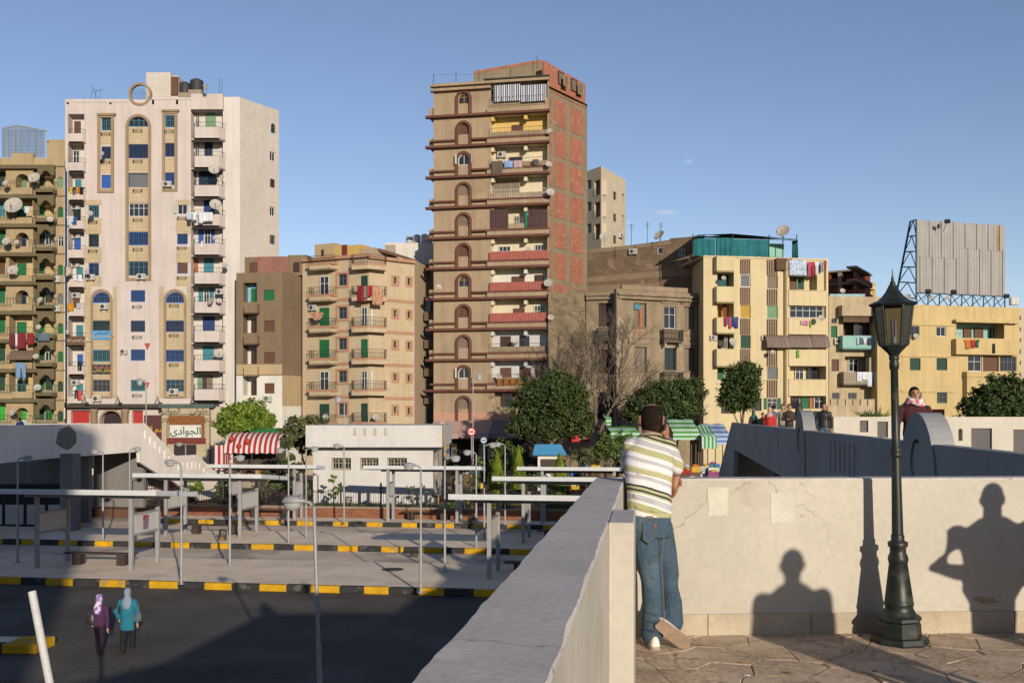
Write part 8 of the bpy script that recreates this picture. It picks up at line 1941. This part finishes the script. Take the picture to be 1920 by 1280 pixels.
    def shoe(heel, toe, up, nm):
        heel, toe, up = V(heel), V(toe), V(up).normalized(); d = (toe - heel).normalized(); up = (up - d * up.dot(d)).normalized(); s = d.cross(up); L = (toe - heel).length; kk = MB(); ks = MB(); A, Bq = [], []
        for t, w, h in ((0, .022, .05), (.06, .034, .075), (.25, .038, .085), (.45, .040, .075), (.65, .047, .055), (.85, .044, .042), (.96, .028, .03), (1.0, .012, .02)):
            c = heel + d * L * t; A.append([c + s * w * math.cos(a) + up * (.02 + max(0, math.sin(a)) * h * 1.0) for a in [2 * math.pi * j / 14 for j in range(14)]])
            Bq.append([c + s * (w + .004) * x + up * y for x, y in ((-1, 0), (1, 0), (1.02, .022), (-1.02, .022))])
        kk.rings(A, None); kk.m = [0] * len(kk.f); o = fuse(nm, kk, white_s, body, .007, 1); ks.rings(Bq, sole, True, False); ks.build('sole', o)
        for t in (.35, .45, .55):
            c = heel + d * L * t + up * .095; MB().tube([c - s * .02, c + s * .02], .004, flat('lace', (.7, .68, .62)), 4).build('lace', o)
    shoe((1.0, 6.90, 4.462), (.955, 7.17, 4.462), (0, 0, 1), 'trainer'); shoe((1.005, 6.875, 4.655), (1.225, 6.905, 4.485), (.25, 1, .35), 'trainer')
    # hair: short, thinning on the crown
    k = MB(); out = []
    for z, a, b, o in [(-.095, .055, .058, -.012), (-.06, .069, .078, -.014), (-.02, .079, .088, -.016), (.03, .082, .096, -.016), (.065, .076, .094, -.016), (.088, .066, .082, -.012), (.106, .045, .06, -.012)]: out.append([hc + u * z + f * o + r * a * math.cos(t) + f * b * math.sin(t) for t in [2 * math.pi * j / 20 for j in range(20)]])
    k.rings(out, None); k.m = [0] * len(k.f); fuse('hair', k, mat('cropped_hair', (0.014, 0.010, 0.008), .95, .4, 40, 0, .8, 200, spec=.1, dirt=((0.05, 0.026, 0.016), 18, .6, .55)), body, .008, 2)
    k = MB(); limb(k, [hc + u * .072 - f * .048, hc + u * .082 + f * .02], [.040, .042], 12); k.m = [0] * len(k.f); fuse('bald_crown', k, skin, body, .007, 2)
    # phone at the ear
    ph = tag(bevel(MB().box(-.024, .024, -.009, .009, -.055, .055, flat('phone_black', (.015, .015, .017), .3)).build('mobile_phone', None, Matrix.Translation((1.118, 7.255, 6.035)) @ Matrix.Rotation(R(8), 4, 'Y') @ RZ(R(75))), .004), 'black mobile phone held to the ear of the man in the striped polo', 'phone')
    MB().box(-.019, .019, -.0105, -.009, -.03, .046, DARK).build('screen', ph, WM[ph])
leaning_man()

# two women walking away in the strip of sunlight
hj1 = mat('violet_print', (0.20, 0.13, 0.36), .85, .1, 8, dirt=((0.62, 0.55, 0.66), 11, .95, .50)); hj2 = mat('grey_blue_scarf', (0.17, 0.22, 0.30), .9, .1, 6)
g1 = gnd(186, 1229); g2 = gnd(239, 1223)
w1 = person('person', 'woman in violet patterned headscarf and plum tunic walking away across the road', g1, R(-8), 1.56, mat('plum_cloth', (0.055, 0.018, 0.06), .9, .2, 5, 0, .3, 60), mat('dark_plum', (0.02, 0.010, 0.022), .9), skin_b, None, .016, .13, 'bag', hj1, False, False, True, wide=1.22)
w2 = person('person', 'woman in grey-blue headscarf and long teal top walking beside the violet headscarf', g2, R(6), 1.66, mat('teal_cloth', (0.012, 0.13, 0.20), .9, .2, 5, 0, .3, 60), mat('black_cloth', (0.010, 0.010, 0.012), .9), skin_b, None, .016, -.14, 'bag', hj2, True, False, True, wide=1.15)
def handbag(F_, x, y, z, m, label, w=.13):
    c = F_.p(x, y, z); k = MB(); out = []
    for dz, a, b in ((-.13, .9, .05), (-.10, 1.0, .06), (.05, .85, .05), (.12, .6, .025)): out.append([c + Vector((w * a * math.cos(t), b * math.sin(t) + .0, dz)) for t in [2 * math.pi * j / 14 for j in range(14)]])
    k.rings(out, m); o = tag(k.build('handbag', None), label, 'handbag'); k = MB(); k.tube([c + Vector((-w * .5, 0, .1)), c + Vector((-.02, .02, .33)), c + Vector((.03, .02, .33)), c + Vector((w * .5, 0, .1))], .012, m, 6); k.build('strap', o)
handbag(w1[1], -.20, -.10, 1.03, flat('bag_black', (.02, .02, .02), .4), 'black handbag under the arm of the woman in the violet headscarf'); handbag(w2[1], .25, -.04, .98, mat('bag_grey', (.09, .085, .08), .7, .3, 9), 'grey handbag on the arm of the woman in the teal top')

# people on the walkway
ppl = [(1545, 35.0, 755, 'man in black jacket over pale shirt standing on the walkway', R(165), mat('black_leather', (.016, .016, .018), .45), denim, skin_b, 'down', None, False, 1.05),
       (1480, 38.0, 757, 'man in dark brown jacket looking at his phone on the walkway', R(160), mat('brown_jacket', (.035, .024, .018), .7), denim, skin_b, 'phone', None, False, 1.05),
       (1468, 41.0, 757, 'man in beige shirt behind the man looking at his phone', R(150), mat('beige_shirt', (.30, .25, .19), .9), denim, skin_b, 'down', None, False, 1.0),
       (1443, 40.0, 763, 'woman in red with pale pink headscarf on the walkway', R(150), mat('red_tunic', (.42, .03, .03), .9), mat('black_cloth', (0, 0, 0)), skin_b, 'down', mat('pale_pink_scarf', (.42, .27, .27), .9), True, 1.0),
       (1450, 43.5, 760, 'person in blue behind the woman in red', R(20), mat('blue_shirt', (.06, .11, .20), .9), denim, skin_b, 'down', None, False, 1.0),
       (1413, 42.0, 768, 'woman in dark coat and teal headscarf at the left end of the walkway', R(200), mat('dark_coat', (.03, .028, .026), .9), mat('black_cloth', (0, 0, 0)), skin_b, 'down', mat('teal_scarf', (.02, .10, .10), .9), True, 1.0),
       (1430, 41.5, 773, 'small child in black between the women on the walkway', R(180), mat('black_cloth', (0, 0, 0)), mat('black_cloth', (0, 0, 0)), skin_b, 'down', None, False, 1.0)]
for px, Y, top, lb, yaw, tp, bt, sk, arms, hj, fem, wd in ppl:
    z1 = EYE + (HY - top) / F * Y; person('person', lb, (at(px, HY, Y).x, Y, WD), yaw, min(1.80, max(1.2, z1 - WD)), tp, bt, sk, None if hj else hair_b, .024, .0, arms, hj, fem, True, fem, wide=wd)
scarfm = mat('red_white_scarf', (.55, .50, .50), .9, .1, 8, dirt=((.40, .05, .09), 14, .9, .5))
sm_, SF, sc_, sv = person('person', 'man in maroon jumper with red and white scarf behind the round-topped post', (at(1714, HY, 17).x, 17.0, WD), R(172), 1.78, mat('maroon_knit', (.055, .016, .020), .95, .25, 8, 0, .5, 80), denim, skin_b, hair_b, .015, .0, 'down', wide=1.12)
k = MB(); k.tube([SF.p(.125 * math.cos(t), .02 + .105 * math.sin(t), 1.455 + .025 * math.sin(2 * t)) for t in [2 * math.pi * j / 24 for j in range(25)]], .045, None, 8); k.tube([SF.p(.105 * math.cos(t), .03 + .10 * math.sin(t), 1.505 + .02 * math.sin(2 * t + 1)) for t in [2 * math.pi * j / 24 for j in range(25)]], .035, None, 8); k.tube([SF.p(.10, -.02, 1.45), SF.p(.17, -.10, 1.38), SF.p(.20, -.15, 1.22)], [.05, .06, .05], None, 8)
k.m = [0] * len(k.f); fuse('scarf', k, scarfm, sm_, .012, 2)
# head and shoulders over the left bridge parapet
c = at(62, HY, 47.3); person('person', 'man in blue and white shirt whose head shows over the left bridge parapet', tuple(lf.at(lu(62) + .6, LT - .95, -1.3).translation), R(20), 1.30, mat('blue_white_shirt', (.10, .20, .42), .9, .1, 9, dirt=((.6, .6, .6), 9, .9, .55)), denim, skin_b, hair_b, .024, face=False)
# market people
for px, Y, H, lb, tp, yaw in [(985, 74, 1.7, 'person in grey robe standing at the dark café front', mat('grey_robe', (.16, .14, .12), .9), R(120)), (527, 77, 1.65, 'person in crimson shirt sitting area under the striped awning', mat('crimson_shirt', (.42, .03, .06), .9), R(160)), (512, 78.8, 1.7, 'person in dark clothes with pale head under the awning', mat('dark_coat', (0, 0, 0)), R(200)), (343, 57.6, 1.68, 'person in black standing by the railings left of the shelters', mat('black_cloth', (0, 0, 0)), R(90)), (1268, 75, 1.7, 'person in black beside the green striped tent', mat('black_cloth', (0, 0, 0)), R(100)), (897, 82, 1.7, 'person in teal before the dark shopfront', mat('teal_cloth', (0, 0, 0)), R(90))]:
    person('person', lb, (at(px, HY, Y).x, Y, 1.0 if 76 < Y < 79 and px < 600 else (.5 if 57 < Y < 58 and False else 0.0)), yaw, H, tp, mat('black_cloth', (0, 0, 0)), skin_b, hair_b, .03, face=False)
# the two people beside the viewer whose shadows fall on the wall
person('person', 'person standing behind the viewer, the shorter shadow on the cream wall', (3.72, 2.95, FL), R(20), 1.72, mat('grey_robe', (0, 0, 0)), denim, skin_b, hair_b, .02, arms='close', face=False, wide=1.18)
person('person', 'person beside the viewer with raised elbow, the larger shadow on the cream wall', (4.56, 4.93, FL), R(20), 1.74, mat('dark_coat', (0, 0, 0)), denim, skin_b, hair_b, .02, arms='out', face=False, wide=1.4)

# ------------------------------------------------------------------ litter on the platform, then labels that single out look-alikes
for i, (px, py, rgb, lb) in enumerate([(1392, 1243, (206, 130, 50), 'orange scrap of litter on the paving'), (1402, 1267, (236, 232, 224), 'small white scrap of litter on the paving'), (1478, 1262, (150, 90, 50), 'brown dry leaf on the paving'), (1640, 1259, (40, 34, 30), 'dark chip on the paving before the lamp'), (1838, 1269, (216, 160, 60), 'yellow dry leaf at the right edge of the paving')]):
    g = gnd(px, py, FL); k = MB(); r2 = random.Random(i); n = 7; o = [(.022 * r2.uniform(.6, 1.2) * math.cos(2 * math.pi * j / n), .014 * r2.uniform(.6, 1.2) * math.sin(2 * math.pi * j / n), .006 + .006 * r2.random()) for j in range(n)]
    k.rings([[(x, y, z - .004) for x, y, z in o], o], cm(rgb), True, False); tag(k.build('litter_scrap', None, Matrix.Translation(g)), lb, 'litter')
ORD = ['first', 'second', 'third', 'fourth', 'fifth', 'sixth', 'seventh', 'eighth', 'ninth', 'tenth', 'eleventh', 'twelfth', 'thirteenth', 'fourteenth', 'fifteenth', 'sixteenth']
by = {}
for o in list(WM):
    try:
        if o.parent is None and o.get('label'): by.setdefault(o['label'], []).append(o)
    except ReferenceError: pass
for lb, os_ in by.items():
    if len(os_) < 2: continue
    def scr(o):
        t = o.matrix_basis.translation; return (CX + F * t.x / max(t.y, .1), HY - F * (t.z - EYE) / max(t.y, .1))
    pts = [scr(o) for o in os_]; vert = max(p[1] for p in pts) - min(p[1] for p in pts) > max(p[0] for p in pts) - min(p[0] for p in pts)
    os_.sort(key=lambda o: scr(o)[1 if vert else 0]); n = len(os_)
    for i, o in enumerate(os_):
        if n == 2: s = (('upper', 'lower') if vert else ('left', 'right'))[i] + ' one'
        else: s = '%s from %s' % (ORD[min(i, 15)], 'the top' if vert else 'the left')
        o['label'] = lb + ', ' + s
SC.view_layers[0].update()
bpy.data.scenes.remove(TMP)
